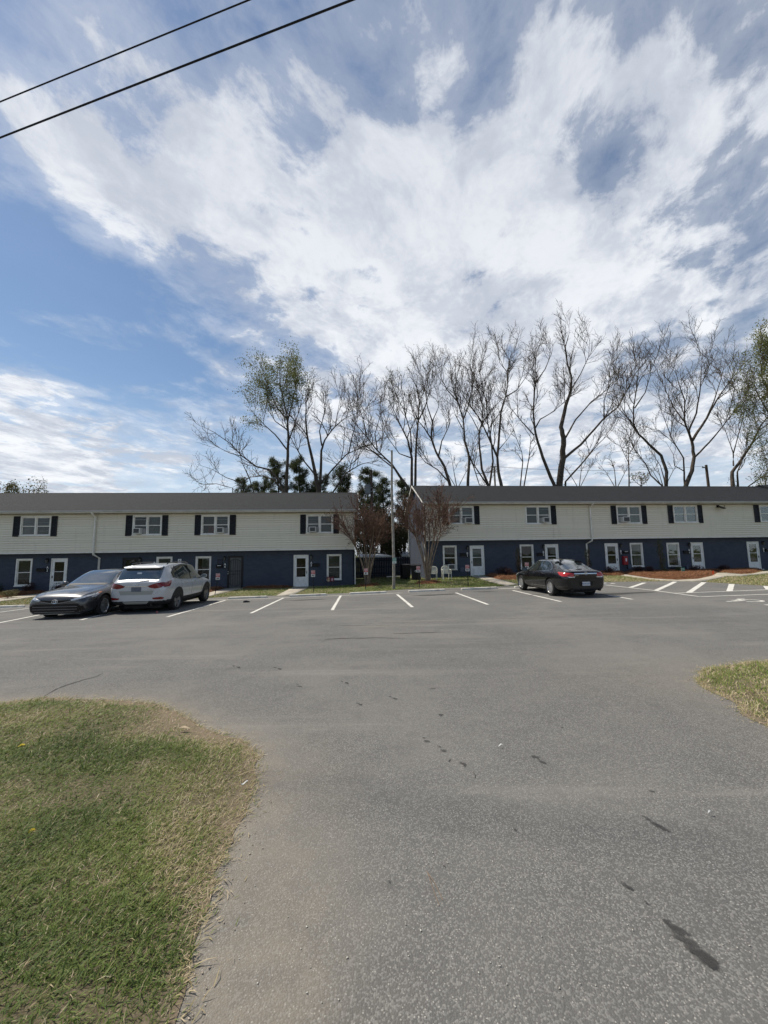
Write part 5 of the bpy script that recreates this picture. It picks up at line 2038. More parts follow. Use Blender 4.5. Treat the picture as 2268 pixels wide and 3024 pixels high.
for (rx, rz, cz) in ((.085, .058, .575), (.030, .054, .578), (.058, .022, .600)):
    bd.tube([(bx.x + .022, rx * math.cos(a), cz + rz * math.sin(a)) for a in np.linspace(0, 2 * math.pi, 18)[:-1]], .007, 5, closed=True)
bd.build('badge', M_chr, r_)

# ======================================================= black sedan (rear view)
P_black = paint_mat('black_paint', (0.006, 0.0065, 0.008), 0.0, 0.18, 0.03)
REG = dict(wb=2.74, track=.795, wheel_r=.345, arch=1.15, spokes=12, spoke_w=(.026, .023),
           stations=[
               (-1.10, .62, .36, .44, .62, .84, .60, .50, .90, .925),
               (-1.06, .78, .30, .40, .68, .93, .70, .58, .985, 1.01),
               (-.90, .885, .26, .36, .74, .985, .775, .63, 1.035, 1.06),
               (-.62, .92, .23, .32, .76, 1.00, .80, .64, 1.055, 1.085),
               (-.30, .93, .21, .29, .76, 1.005, .815, .61, 1.17, 1.215),
               (.15, .93, .20, .28, .76, .995, .83, .575, 1.345, 1.39),
               (.55, .93, .19, .27, .75, .98, .835, .575, 1.405, 1.455),
               (1.05, .93, .19, .27, .74, .965, .84, .585, 1.425, 1.48),
               (1.45, .93, .19, .27, .74, .955, .84, .585, 1.40, 1.45),
               (1.75, .93, .19, .27, .73, .945, .84, .595, 1.31, 1.36),
               (2.15, .93, .19, .27, .73, .93, .835, .68, 1.08, 1.12),
               (2.42, .93, .19, .28, .72, .915, .825, .71, .96, 1.0),
               (2.85, .92, .20, .28, .70, .88, .80, .68, .90, .945),
               (3.25, .885, .21, .29, .66, .82, .74, .60, .83, .87),
               (3.55, .79, .22, .30, .58, .72, .62, .50, .74, .77),
               (3.68, .62, .26, .34, .50, .62, .50, .40, .64, .66)],
           glass=dict(side=(4, 10), wind=(8, 11), rear=(3, 6)))
blk_rl = on_ground(1629, 1759)
hd = heading_of(-.085, .996)
fx_, fy_ = math.cos(hd), math.sin(hd)
rc = Vector((blk_rl.x, blk_rl.y)) - Vector((-fy_, fx_)) * .80
blk, blk_body, _ = build_car('parked_sedan', 'black sedan parked nose in on the right with bright multi-spoke wheels', (rc.x, rc.y, hz(rc.x, rc.y + 1.4)), hd, REG, dict(paint=P_black, rim=M_rim))
r_ = blk
for s_ in (1, -1):
    f = (lambda P: P) if s_ == 1 else mir
    side = '+y' if s_ == 1 else '-y'
    skin('tail_light', f([(.46, .945), (.66, .965), (.80, .97), (.86, .95), (.85, .86), (.74, .815), (.58, .80), (.47, .83)]), '-x', REG, M_tail2, r_, off=.010)
    skin('tail_light', [(-1.0, .95), (-.80, .985), (-.60, .99), (-.58, .975), (-.72, .90), (-.90, .83), (-1.0, .82)], side, REG, M_tail2, r_, off=.010)
    skin('reverse_light', f([(.42, .83), (.58, .815), (.74, .825), (.66, .785), (.46, .775)]), '-x', REG, M_lens, r_, off=.012, sub=1)
    # quarter panel covering the tail of the side glass into a curved pillar
    skin('rear_quarter', [(-.36, .99), (.02, 1.0), (-.02, 1.10), (.16, 1.26), (.45, 1.40), (-.1, 1.40)], side, REG, P_black, r_, off=.004, sub=2, back=.012)
    skin('window_trim', [(.03, 1.005), (.55, .975), (1.05, .96), (2.15, .925), (2.15, .945), (1.05, .982), (.55, .997), (.03, 1.03)], side, REG, M_chr, r_, off=.006, sub=1, back=.012)
    skin('window_trim', [(.03, 1.005), (-.03, 1.10), (.16, 1.265), (.50, 1.40), (1.05, 1.425), (1.45, 1.405), (1.75, 1.31), (1.75, 1.29), (1.45, 1.38), (1.05, 1.40), (.50, 1.378), (.19, 1.25), (.03, 1.10), (.07, 1.03)], side, REG, M_chr, r_, off=.006, sub=1, back=.012)
    skin('pillar', [(1.06, .97), (1.14, .97), (1.10, 1.41), (1.04, 1.41)], side, REG, M_gloss, r_, off=.003, sub=2, back=.01)
    skin('pillar', [(.30, .99), (.34, .99), (.42, 1.36), (.38, 1.36)], side, REG, M_gloss, r_, off=.003, sub=2, back=.01)
    seam([(2.16, .34), (2.20, .62), (2.16, .92)], side, REG, r_)
    seam([(1.10, .30), (1.10, .96)], side, REG, r_)
    seam([(.14, .46), (.32, .72), (.30, .99)], side, REG, r_)
    for xh in (.40, 1.26):
        skin('door_handle', [(xh, .875), (xh + .20, .87), (xh + .20, .90), (xh, .905)], side, REG, M_chr, r_, off=.03, sub=1, back=.03)
    mirror_unit(r_, 1.98, s_ * .86, .95, s_, P_black)
    skin('headlight', [(3.44, .70), (3.20, .79), (2.92, .83), (3.02, .77), (3.30, .66)], side, REG, M_lens, r_, off=.010)
    MB().lathe([(.045, -.08), (.045, .02)], (-1.02, s_ * .55, .31), 10, 'x').build('exhaust', M_gloss, r_)
skin('boot_trim', [(-.46, .915), (.46, .915), (.46, .955), (-.46, .955)], '-x', REG, M_chr, r_, off=.020, sub=2)
skin('boot_lip', [(-.56, 1.0), (.56, 1.0), (.56, 1.02), (-.56, 1.02)], '-x', REG, P_black, r_, off=.05, sub=2, back=.06)
seam([(.60, .76), (.48, .74), (-.48, .74), (-.60, .76)], '-x', REG, r_)
skin('plate_recess', [(-.30, .63), (.30, .63), (.26, .47), (-.26, .47)], '-x', REG, M_gloss, r_, off=.002, sub=1)
pl = skin('licence_plate', [(-.155, .62), (.155, .62), (.155, .475), (-.155, .475)], '-x', REG, M_plate, r_, off=.014, sub=1)
bx = REG['bvh'].ray_cast(Vector((-6, 0, .55)), Vector((1, 0, 0)))[0]
letter('RCW-3071', .075, M_plate_txt, pl, (bx.x - .020, 0, .545), (math.pi / 2, 0, -math.pi / 2))
skin('rear_valance', [(-.66, .40), (.66, .40), (.60, .32), (-.60, .32)], '-x', REG, M_plastic, r_, off=.006)
bx = REG['bvh'].ray_cast(Vector((-6, 0, .94)), Vector((1, 0, 0)))[0]
bd = MB().tube([(bx.x - .034, .058 * math.cos(a), .935 + .058 * math.sin(a)) for a in np.linspace(0, 2 * math.pi, 20)[:-1]], .008, 5, closed=True)
for k_ in (-1, 0, 1):
    bd.prism([(.018 * k_ - .014 + .010, .955 - .012 * k_), (.018 * k_ + .016 + .010, .965 - .012 * k_), (.018 * k_ + .002, .915 - .012 * k_ + .012)], bx.x - .040, bx.x - .032, 'x')
bd.build('badge', M_chr, r_)
letter('REGAL', .05, M_chr, r_, (REG['bvh'].ray_cast(Vector((-6, .36, .87)), Vector((1, 0, 0)))[0].x - .004, .36, .865), (math.pi / 2, 0, -math.pi / 2))
MB().add([(.42, -.02, 1.45), (.42, .02, 1.45), (.60, 0, 1.47), (.44, 0, 1.525)], [(0, 1, 2), (0, 1, 3), (1, 2, 3), (2, 0, 3)]).build('antenna', P_black, r_)
blk.scale = (.95, .95, .965)
sed.scale = (.98, .98, 1.04)
M_fence = pmat('navy_fence', (0.016, 0.021, 0.036), 0.7, vary=0.25, vscale=5)
M_cart = pmat('black_cart', (0.011, 0.011, 0.012), 0.5, vary=0.2)
M_chair = pmat('white_resin', (0.62, 0.62, 0.54), 0.45, vary=0.08, vscale=6, dirt=(0.42, 0.42, 0.34), dscale=5)
M_wood = pmat('weathered_pole', (0.27, 0.245, 0.205), 0.85, vary=0.3, vscale=7, bump=0.5, bscale=30, dirt=(0.13, 0.115, 0.09), dscale=4)
M_wood_dk = pmat('brown_pole', (0.075, 0.055, 0.042), 0.85, vary=0.3, vscale=5)
M_galv = pmat('transformer_grey', (0.16, 0.17, 0.175), 0.5, vary=0.2, vscale=5)
M_wire = pmat('wire_black', (0.010, 0.010, 0.012), 0.6)
M_sign_red = pmat('sign_red', (0.40, 0.028, 0.030), 0.45, vary=.08)
M_sign_white = pmat('sign_white', (0.68, 0.68, 0.66), 0.45)
M_sign_green = pmat('sign_green', (0.03, 0.20, 0.12), 0.5)
M_ink = pmat('black_ink', (0.012, 0.012, 0.012), 0.6)

# ---- parking signs
def parking_sign(x, y0, y1, bx, by, code, lab):
    g = on_ground(bx, by)
    top = at_depth(x, y0, g.y).z - g.z
    bot = at_depth(x, y1, g.y).z - g.z
    lean = (at_depth(x, y1, g.y).x - g.x)
    e = empty('parking_sign', g, R(4), lab, 'parking sign', 'red reserved parking signs')
    w_ = .205
    zc, h = (top + bot) / 2, top - bot
    k = lean / max(bot, .3)
    MB().tube([(0, 0, -.08), (k * top * .97, 0, top * .97)], .019, 6).build('post', M_black, e)
    pl_ = MB().box(k * zc - w_ / 2, k * zc + w_ / 2, -.028, -.022, bot, top).build('plate', M_sign_white, e, bevel=.002)
    x0 = k * zc
    MB().box(x0 - w_ / 2 + .008, x0 + w_ / 2 - .008, -.032, -.029, bot + h * .43, top - .008).build('red_panel', M_sign_red, pl_)
    letter('RESERVED', .040, M_white_txt, pl_, (x0, -.034, top - h * .15), bold=.001)
    letter('PARKING', .040, M_white_txt, pl_, (x0, -.034, top - h * .31), bold=.001)
    letter('ONLY', .036, M_white_txt, pl_, (x0, -.034, top - h * .46), bold=.001)
    letter(code, .13, M_ink, pl_, (x0, -.034, bot + h * .21), bold=.004)


for a in [(642, 1694, 1712, 633.5, 1759, 'A4', 'red and white parking sign A4 on a leaning black post beside the white SUV'),
          (925, 1684.5, 1703.5, 926, 1749, 'A5', 'red and white parking sign A5 in front of the leftmost fully visible white door'),
          (1080.5, 1679, 1697, 1079, 1743, 'B1', 'red and white parking sign B1 in front of the left multi-stemmed tree'),
          (1236, 1672, 1690, 1240, 1735.7, 'B2', 'red and white parking sign B2 in front of the black trash carts'),
          (1380.5, 1668.5, 1686.5, 1383, 1731.4, 'B3', 'red and white parking sign B3 in front of the door with the pale curtain'),
          (1556, 1661.5, 1679, 1559, 1724, 'B4', 'red and white parking sign B4 behind the nose of the black sedan')]:
    parking_sign(*a)

# ---- fence between the buildings
FY = 32.4
p0, p1 = at_depth(1047, 1675, FY), at_depth(1216, 1675, FY)
ft, fb = at_depth(1130, 1645.5, FY).z, hz(0, FY) - .05
fe = empty('picket_fence', (p0.x, FY, fb), 0, 'tall navy dog-eared picket fence closing the gap between the two buildings', 'fence')
hF = ft - fb
pk = None
n = int((p1.x - p0.x) / .145)
for i in range(n):
    if pk is None:
        wv = .138
        pk = MB().prism([(0, 0), (wv, 0), (wv, hF - .05), (wv - .035, hF), (.035, hF), (0, hF - .05)], -.01, .01).build('picket', M_fence, fe)
        o = pk
    else:
        o = pk.copy()
        COL.objects.link(o)
        o.parent = fe
    o.location = (i * .145, random.Random(i).uniform(-.006, .006), random.Random(i + 50).uniform(-.012, .012))
for z_ in (.35, hF * .5, hF - .3):
    MB().box(0, n * .145, .012, .05, z_, z_ + .09).build('rail', M_fence, fe)
o = MB().box(0, at_depth(1189, 1704, FY - .6).x - at_depth(1141, 1704, FY - .6).x, -.05, .05, 0, .09).build('board', M_trim, None, bevel=.01, loc=(at_depth(1141, 1704, FY - .6).x, FY - .6, hz(.5, FY - .6) + .0))
tag(o, 'long white board lying at the foot of the navy fence', 'board')
# low white shed roof beyond the fence
sh = empty('shed', (-.6, 36.2, hz(0, 36)), R(3), 'low white shed roof showing just above the navy fence', 'shed')
MB().box(-1.6, 3.0, 0, 2.2, 0, 1.62).build('wall', M_trim, sh)
MB().prism([(-.25, 1.62), (2.45, 1.92), (2.45, 2.0), (-.25, 1.74)], -1.9, 1.25, 'x').build('roof', M_sign_white, sh)
MB().prism([(-.24, 1.66), (2.45, 1.97), (2.45, 2.12), (-.24, 1.86)], 2.2, 3.2, 'x').build('roof', M_sign_white, sh)

# ---- trash carts
def cart(px, py, h, rz, lab, logo=True):
    g = on_ground(px, py)
    e = empty('trash_cart', g, rz, lab, 'trash cart', 'black trash carts')
    w_, d_ = .33, .36
    mb = MB()
    lo, hi = .78, 1.0
    mb.add([(-w_ * lo, -d_ * lo, .03), (w_ * lo, -d_ * lo, .03), (w_ * lo, d_ * lo, .03), (-w_ * lo, d_ * lo, .03), (-w_, -d_, h), (w_, -d_, h), (w_, d_, h), (-w_, d_, h)],
           [(0, 3, 2, 1), (4, 5, 6, 7), (0, 1, 5, 4), (1, 2, 6, 5), (2, 3, 7, 6), (3, 0, 4, 7)])
    mb.build('bin', M_cart, e, bevel=.025)
    MB().box(-w_ - .02, w_ + .02, -d_ - .03, d_ + .02, h + .001, h + .03).prism([(-d_ - .01, h + .03), (d_, h + .03), (d_ * .7, h + .085), (-d_ * .5, h + .075)], -w_, w_, 'x').build('lid', M_cart, e, bevel=.008)
    MB().tube([(-w_ * .7, d_ + .02, h - .02), (-w_ * .7, d_ + .10, h + .02), (w_ * .7, d_ + .10, h + .02), (w_ * .7, d_ + .02, h - .02)], .016, 6).build('handle', M_cart, e)
    for s_ in (-1, 1):
        MB().lathe([(.12, -.025), (.12, .025)], (s_ * w_ * .86, d_ * .8, .12), 14, 'x').build('wheel', M_tyre, e)
    if logo:
        y = -d_ * .93
        lg = MB()
        for k in range(6):
            a = k * math.pi / 3
            c = Vector((.055 * math.cos(a), .055 * math.sin(a)))
            lg.prism([(c.x + .028 * math.cos(a + q), h * .63 + c.y + .028 * math.sin(a + q)) for q in (0, 2.1, 4.2)], y - .015, y - .008)
        lg.build('logo', M_white_txt, e)


cart(1229, 1713.5, .98, R(-8), 'black trash cart with a small white emblem behind the B2 parking sign')
cart(1198, 1710, 1.00, R(12), 'black trash cart standing left of the one with the white emblem', False)
cart(-2, 1742, 1.05, R(5), 'black trash cart cut off by the left edge of the picture', False)

# ---- white resin chairs
def resin_chair(px, py, rz, lab):
    g = on_ground(px, py)
    e = empty('plastic_chair', g, rz, lab, 'chair', 'white plastic garden chairs')
    # faces -y (towards the camera)
    for sx in (-1, 1):
        MB().add([(sx * .235, -.24, 0), (sx * .265, -.24, 0), (sx * .265, -.20, 0), (sx * .235, -.20, 0), (sx * .235, -.22, .62), (sx * .275, -.22, .62), (sx * .275, -.15, .62), (sx * .235, -.15, .62)],
                 [(0, 3, 2, 1), (4, 5, 6, 7), (0, 1, 5, 4), (1, 2, 6, 5), (2, 3, 7, 6), (3, 0, 4, 7)]).build('leg', M_chair, e)
        MB().add([(sx * .20, .25, 0), (sx * .235, .25, 0), (sx * .235, .29, 0), (sx * .20, .29, 0), (sx * .20, .17, .44), (sx * .25, .17, .44), (sx * .25, .24, .44), (sx * .20, .24, .44)],
                 [(0, 3, 2, 1), (4, 5, 6, 7), (0, 1, 5, 4), (1, 2, 6, 5), (2, 3, 7, 6), (3, 0, 4, 7)]).build('leg', M_chair, e)
        MB().tube([(sx * .255, -.22, .615), (sx * .275, -.10, .645), (sx * .275, .08, .64), (sx * .25, .22, .62)], .026, 6).build('armrest', M_chair, e, smooth=True)
    MB().add([(-.23, -.23, .40), (.23, -.23, .40), (.21, .19, .38), (-.21, .19, .38), (-.23, -.23, .43), (.23, -.23, .43), (.21, .19, .405), (-.21, .19, .405)],
             [(0, 3, 2, 1), (4, 5, 6, 7), (0, 1, 5, 4), (1, 2, 6, 5), (2, 3, 7, 6), (3, 0, 4, 7)]).build('seat', M_chair, e, bevel=.008)
    # rounded back frame with slats
    arc = [(-.235, .19, .42), (-.255, .225, .60), (-.235, .25, .74), (-.16, .265, .83), (0, .27, .865), (.16, .265, .83), (.235, .25, .74), (.255, .225, .60), (.235, .19, .42)]
    bk = MB().tube(arc, .026, 6).build('backrest', M_chair, e, smooth=True)
    for i in range(6):
        x = -.165 + .066 * i
        t_ = math.sqrt(max(0, 1 - (x / .24) ** 2))
        zt = .60 + .24 * t_
        MB().box(-.020, .020, -.006, .006, 0, 1).build('slat', M_chair, bk, loc=(x, .20, .42)).scale = (1, 1, 1)
        sl_ = bk.children[-1]
        sl_.rotation_euler = (R(-10), 0, 0)
        sl_.scale = (1, 1, (zt - .42) * 1.0)
    MB().box(-.20, .20, .205, .216, .55, .58).build('cross_rail', M_chair, bk)


resin_chair(1319, 1712.5, R(6), 'white plastic armchair standing in the open on the grass below the window')
resin_chair(1279, 1713, R(-18), 'white plastic armchair half hidden behind the right multi-stemmed tree')

# ---- poles and wires
g = on_ground(1163, 1740)
tp = at_depth(1156.5, 1330, g.y)
up_ = empty('utility_pole', g, 0, 'slim weathered wooden pole with a green sign between the two buildings', 'utility pole')
top = tp - g
pts = [(0, 0, -.3)] + [(top.x * t_ + .02 * math.sin(t_ * 7), top.y * t_, top.z * t_) for t_ in np.linspace(0, 1, 9)]
MB().tube(pts, [.085, .083] + list(np.linspace(.08, .052, 8)), 12).build('pole', M_wood, up_, smooth=True)
MB().tube([(top.x, 0, top.z - .1), (top.x - .12, -.05, top.z + .02)], .010, 6).build('bracket', M_galv, up_)
MB().lathe([(.01, .0), (.03, .02), (.05, .03), (.05, .05), (.02, .08)], (top.x - .17, -.08, top.z - .03), 10).build('lamp_head', M_galv, up_)
gs = empty('pole_sign', at_depth(1164.5, 1655.5, g.y - .10), 0, 'small green and white notice fixed to the slim wooden pole', 'sign')
MB().box(-.105, .105, -.006, 0, -.15, .15).build('plate', M_sign_white, gs)
MB().box(-.098, .098, -.010, -.0065, -.045, .143).build('green_panel', M_sign_green, gs)
for (cx_s, rr) in ((-.045, .034), (.045, .034)):
    MB().tube([(cx_s + rr * math.cos(a), -.012, .075 + rr * math.sin(a)) for a in np.linspace(0, 2 * math.pi, 15)[:-1]], .007, 4, closed=True).build('emblem', M_white_txt, gs)
for z_ in (-.005, -.028):
    MB().box(-.07, .07, -.0125, -.0102, z_ - .006, z_ + .006).build('text_line', M_white_txt, gs)
for z_ in (-.075, -.10, -.125):
    MB().box(-.075, .075, -.009, -.0062, z_ - .005, z_ + .005).build('text_line', M_sign_green, gs)

tpole = at_depth(1096, 1388, 38)
tg = hz(tpole.x, 38)
te = empty('utility_pole', (tpole.x + .12, 38, tg), 0, 'brown pole carrying a grey transformer behind the left building', 'utility pole')
MB().tube([(0, 0, -.3), (-.12, 0, tpole.z - tg)], [.17, .12], 10).build('pole', M_wood_dk, te, smooth=True)
cz = at_depth(1087, 1446, 37.6).z - tg
cxp = at_depth(1086, 1446, 37.6).x - te.location.x
MB().lathe([(.26, -.46), (.28, -.44), (.28, .40), (.30, .42), (.24, .48), (.05, .52)], (cxp, -.40, cz), 14).build('transformer', M_galv, te, smooth=True)
for s_ in (-1, 1):
    MB().lathe([(.05, 0), (.035, .06), (.05, .1), (.03, .16), (.012, .24)], (cxp + s_ * .13, -.40, cz + .48), 8).build('bushing', M_galv, te)
MB().box(cxp + .15, 0, -.36, -.12, cz - .2, cz - .1).build('bracket', M_galv, te)
MB().box(cxp + .15, 0, -.36, -.12, cz + .15, cz + .25).build('bracket', M_galv, te)

pC = at_depth(2085, 1373, 46)
gC = hz(pC.x, 46)
e = empty('utility_pole', (pC.x, 46, gC), 0, 'plain brown utility pole rising behind the right roof', 'utility pole')
MB().tube([(.1, 0, -.3), (0, 0, pC.z - gC)], [.2, .14], 10).build('pole', M_wood_dk, e, smooth=True)
MB().box(-.5, .05, -.06, .06, pC.z - gC - .38, pC.z - gC - .26).lathe([(.05, 0), (.07, .05), (.03, .12)], (-.42, 0, pC.z - gC - .26), 8).build('insulator_arm', M_galv, e)
pB = at_depth(1459.5, 1378, 44)
gB = hz(pB.x, 44)
e = empty('utility_pole', (pB.x, 44, gB), 0, 'thin pale pole among the bare trunks behind the right building', 'utility pole')
MB().tube([(0, 0, -.3), (0, 0, pB.z - gB)], [.12, .10], 10).build('pole', M_wood, e, smooth=True)
MB().box(-.2, .2, -.05, .05, pB.z - gB - .06, pB.z - gB + .05).build('cap', M_galv, e)


def wire(a, b, sag, r, lab, grp=None):
    a, b = Vector(a), Vector(b)
    n = 24
    pts = []
    for i in range(n + 1):
        t_ = i / n
        p = a.lerp(b, t_)
        p.z -= sag * 4 * t_ * (1 - t_)
        pts.append(p - a)
    o = MB().tube(pts, r, 6).build('overhead_wire', M_wire, None, smooth=True, loc=a)
    tag(o, lab, 'wire', grp)


for (q0, q1), hgt, lab in [(((0, 300.7), (735, 0)), 8.4, 'thinner upper overhead wire crossing the top left of the sky'), (((0, 406.7), (1039, 0)), 8.0, 'thicker lower overhead wire crossing the top left of the sky')]:
    A, B_ = at_height(*q0, hgt), at_height(*q1, hgt)
    d_ = (B_ - A).normalized()
    wire(A - d_ * 16, B_ + d_ * 16, .0, .0085 if hgt > 8.2 else .0115, lab, None)
wire(pB + Vector((.2, 0, 0)), (pC.x - .42, 46, pC.z - .15), .5, .016, 'thin cable strung between the two poles behind the right roof')

# ---- yard things
g = on_ground(976, 1733)
ys_ = empty('yard_sign', g, R(4), 'small picture yard sign on wire legs below the end window of the left row', 'yard sign')
tz0, tz1 = at_depth(975, 1717.5, g.y).z - g.z, at_depth(975, 1703, g.y).z - g.z
MB().box(-.24, .24, -.012, 0, tz0, tz1).build('board', pmat('sign_maroon', (.12, .025, .03), .5, vary=.5, vscale=9), ys_)
for (x_, z_, rx, rz_, mt) in ((-.12, .55, .07, .10, pmat('picture_skin', (.45, .27, .18), .6, vary=.4, vscale=20)), (.11, .40, .08, .09, pmat('picture_pink', (.50, .30, .34), .6, vary=.4, vscale=20)), (-.13, .22, .08, .06, pmat('picture_cream', (.52, .45, .30), .6, vary=.3, vscale=20))):
    zc_ = tz0 + (tz1 - tz0) * z_
    MB().prism([(x_ + rx * math.cos(a), zc_ + rz_ * math.sin(a)) for a in np.linspace(0, 2 * math.pi, 11)[:-1]], -.017, -.013).build('picture', mt, ys_)
for s_ in (-1, 1):
    MB().tube([(s_ * .14, .006, -.05), (s_ * .14, .006, tz1 - .02)], .006, 5).build('leg', M_galv, ys_)
g = on_ground(953.5, 1730)
o = MB().tube([(.03, 0, -.05), (0, 0, .9), (-.02, 0, 1.32), (-.035, 0, 1.37)], .016, 6).lathe([(.03, .88), (.03, .95)], (0, 0, 0), 8).build('garden_pole', M_black, None, loc=g)
tag(o, 'thin black garden pole leaning at the wall right of the A5 mailbox', 'pole')
g = on_ground(725, 1731)
o = MB().tube([(0, 0, -.02), (0, 0, .30)], .03, 6).tube([(-.07, -.02, .32), (.07, -.02, .32)], .03, 6).build('hydrant_tap', M_black, None, loc=g)
tag(o, 'small black standpipe tap right of the barred security door', 'tap')
g = on_ground(2018, 1694.5)
e = empty('yard_sign', g, R(4), 'small green and white yard sign standing in the wide pine straw bed', 'yard sign')
t0, t1 = at_depth(2018, 1692, g.y).z - g.z, at_depth(2018, 1676.5, g.y).z - g.z
MB().box(-.12, .12, -.01, 0, t0, t1).build('board', M_sign_white, e)
MB().box(-.12, .12, -.015, -.0105, t0 + (t1 - t0) * .33, t1 + .004).build('green_panel', M_sign_green, e)
for k in range(2):
    zl = t0 + (t1 - t0) * (.55 + .22 * k)
    MB().box(-.085, .085, -.018, -.0152, zl, zl + .02).build('text_line', M_white_txt, e)
MB().tube([(0, .006, -.05), (0, .006, t1)], .008, 5).build('stake', M_galv, e)
g = on_ground(2109.5, 1703)
o = MB().tube([(0, 0, -.05), (0, 0, .35)], .006, 5).add([(0, 0, .16), (-.10, -.02, .10), (-.13, .0, .30), (0, 0, .36)], [(0, 1, 2, 3)]).build('marker_flag', pmat('orange_flag', (.75, .10, .03), .6), None, loc=g)
tag(o, 'little orange marker flag at the corner of the wide pine straw bed', 'flag')
# dropped things on the asphalt
g = on_ground(728, 1779)
sh_ = MB()
sh_.add([(-.13, -.05, 0), (.13, -.045, 0), (.14, .045, 0), (-.13, .05, 0), (-.12, -.045, .07), (-.02, -.04, .085), (.12, -.03, .045), (.12, .03, .045), (-.02, .04, .085), (-.12, .045, .07)],
        [(0, 3, 2, 1), (0, 1, 6, 5, 4), (3, 9, 8, 7, 2), (4, 5, 8, 9), (5, 6, 7, 8), (0, 4, 9, 3), (1, 2, 7, 6)])
o = sh_.build('shoe', M_plastic, None, loc=g, rot=(0, 0, R(12)), bevel=.01)
tag(o, 'small black shoe-like object lying on the asphalt right of the white SUV', 'litter')
g = on_ground(463, 1810)
o = MB().lathe([(.03, 0), (.034, .02), (.03, .10), (.022, .115)], (0, 0, 0), 10).build('crushed_can', pmat('can_pink', (.45, .16, .15), .35, .4), None, loc=g + Vector((0, 0, .03)), rot=(R(90), 0, R(35)))
tag(o, 'small pinkish crushed can lying behind the white SUV', 'litter')
for i, (px, py, L) in enumerate([(1288, 2622, .16)]):
    g = on_ground(px, py)
    a0, a1, b0, b1 = on_ground(1260, 2578), on_ground(1308, 2662), on_ground(1262, 2580), on_ground(1297, 2678)
    o = MB().tube([a0 - a0 + Vector((0, 0, .008)), (a0.lerp(a1, .5) - a0) + Vector((.004, 0, .012)), a1 - a0 + Vector((0, 0, .005))], .0016, 4).tube([b0 - a0 + Vector((0, 0, .007)), b1 - a0 + Vector((0, 0, .005))], .0014, 4).build('pine_needle', pmat('dry_needle', (.22, .16, .11), .7), None, loc=a0)
    tag(o, 'single forked dry pine needle lying on the asphalt in the foreground', 'pine needle')
M_bark = pmat('grey_brown_bark', (0.085, 0.070, 0.056), 0.95, spec=.1, vary=0.35, vscale=3, bump=.6, bscale=14)
M_twig = pmat('twig_bark', (0.115, 0.092, 0.074), 0.95, spec=.1, vary=0.3, vscale=2)
M_bark2 = pmat('crape_bark', (0.20, 0.155, 0.115), 0.8, vary=0.3, vscale=6, dirt=(.10, .07, .05), dscale=5)
M_twig2 = pmat('crape_twig', (0.13, 0.080, 0.058), 0.9, spec=.15, vary=0.3, vscale=4)


def leaf_mat(name, c0, c1, trans=0.25):
    m = bpy.data.materials.new(name)
    m.use_nodes = True
    t = NT(m.node_tree)
    b = t.n['Principled BSDF']
    a = t.add('ShaderNodeAttribute', attribute_name='tint').outputs['Fac']
    c = t.mix(a, c0, c1)
    t.put(b.inputs['Base Color'], c)
    b.inputs['Roughness'].default_value = .7
    b.inputs['Specular IOR Level'].default_value = .2
    if trans:
        tl = t.add('ShaderNodeBsdfTranslucent')
        t.put(tl.inputs[0], c)
        mx = t.add('ShaderNodeMixShader', ins={0: trans})
        t.l.new(b.outputs[0], mx.inputs[1])
        t.l.new(tl.outputs[0], mx.inputs[2])
        t.l.new(mx.outputs[0], t.n['Material Output'].inputs[0])
    return m


L_bud = leaf_mat('spring_buds', (0.12, 0.145, 0.035), (0.24, 0.24, 0.08))
L_seed = leaf_mat('seed_heads', (0.070, 0.040, 0.028), (0.14, 0.075, 0.052), .1)
L_pine = leaf_mat('pine_needles', (0.034, 0.045, 0.020), (0.11, 0.125, 0.055), .3)
L_ever = leaf_mat('evergreen_leaves', (0.022, 0.030, 0.012), (0.075, 0.075, 0.030), .15)
L_brown = leaf_mat('brown_leaves', (0.045, 0.035, 0.018), (0.12, 0.09, 0.045), .15)
L_red = leaf_mat('loropetalum_leaves', (0.028, 0.014, 0.016), (0.085, 0.045, 0.042), .15)
L_green = leaf_mat('shrub_leaves', (0.030, 0.045, 0.016), (0.12, 0.125, 0.045), .15)
L_holly = leaf_mat('dark_shrub_leaves', (0.010, 0.014, 0.009), (0.035, 0.040, 0.020), .1)
L_tan = leaf_mat('variegated_leaves', (0.08, 0.085, 0.035), (0.24, 0.20, 0.09), .15)


def nrm(v):
    return v / (np.linalg.norm(v, axis=-1, keepdims=True) + 1e-9)


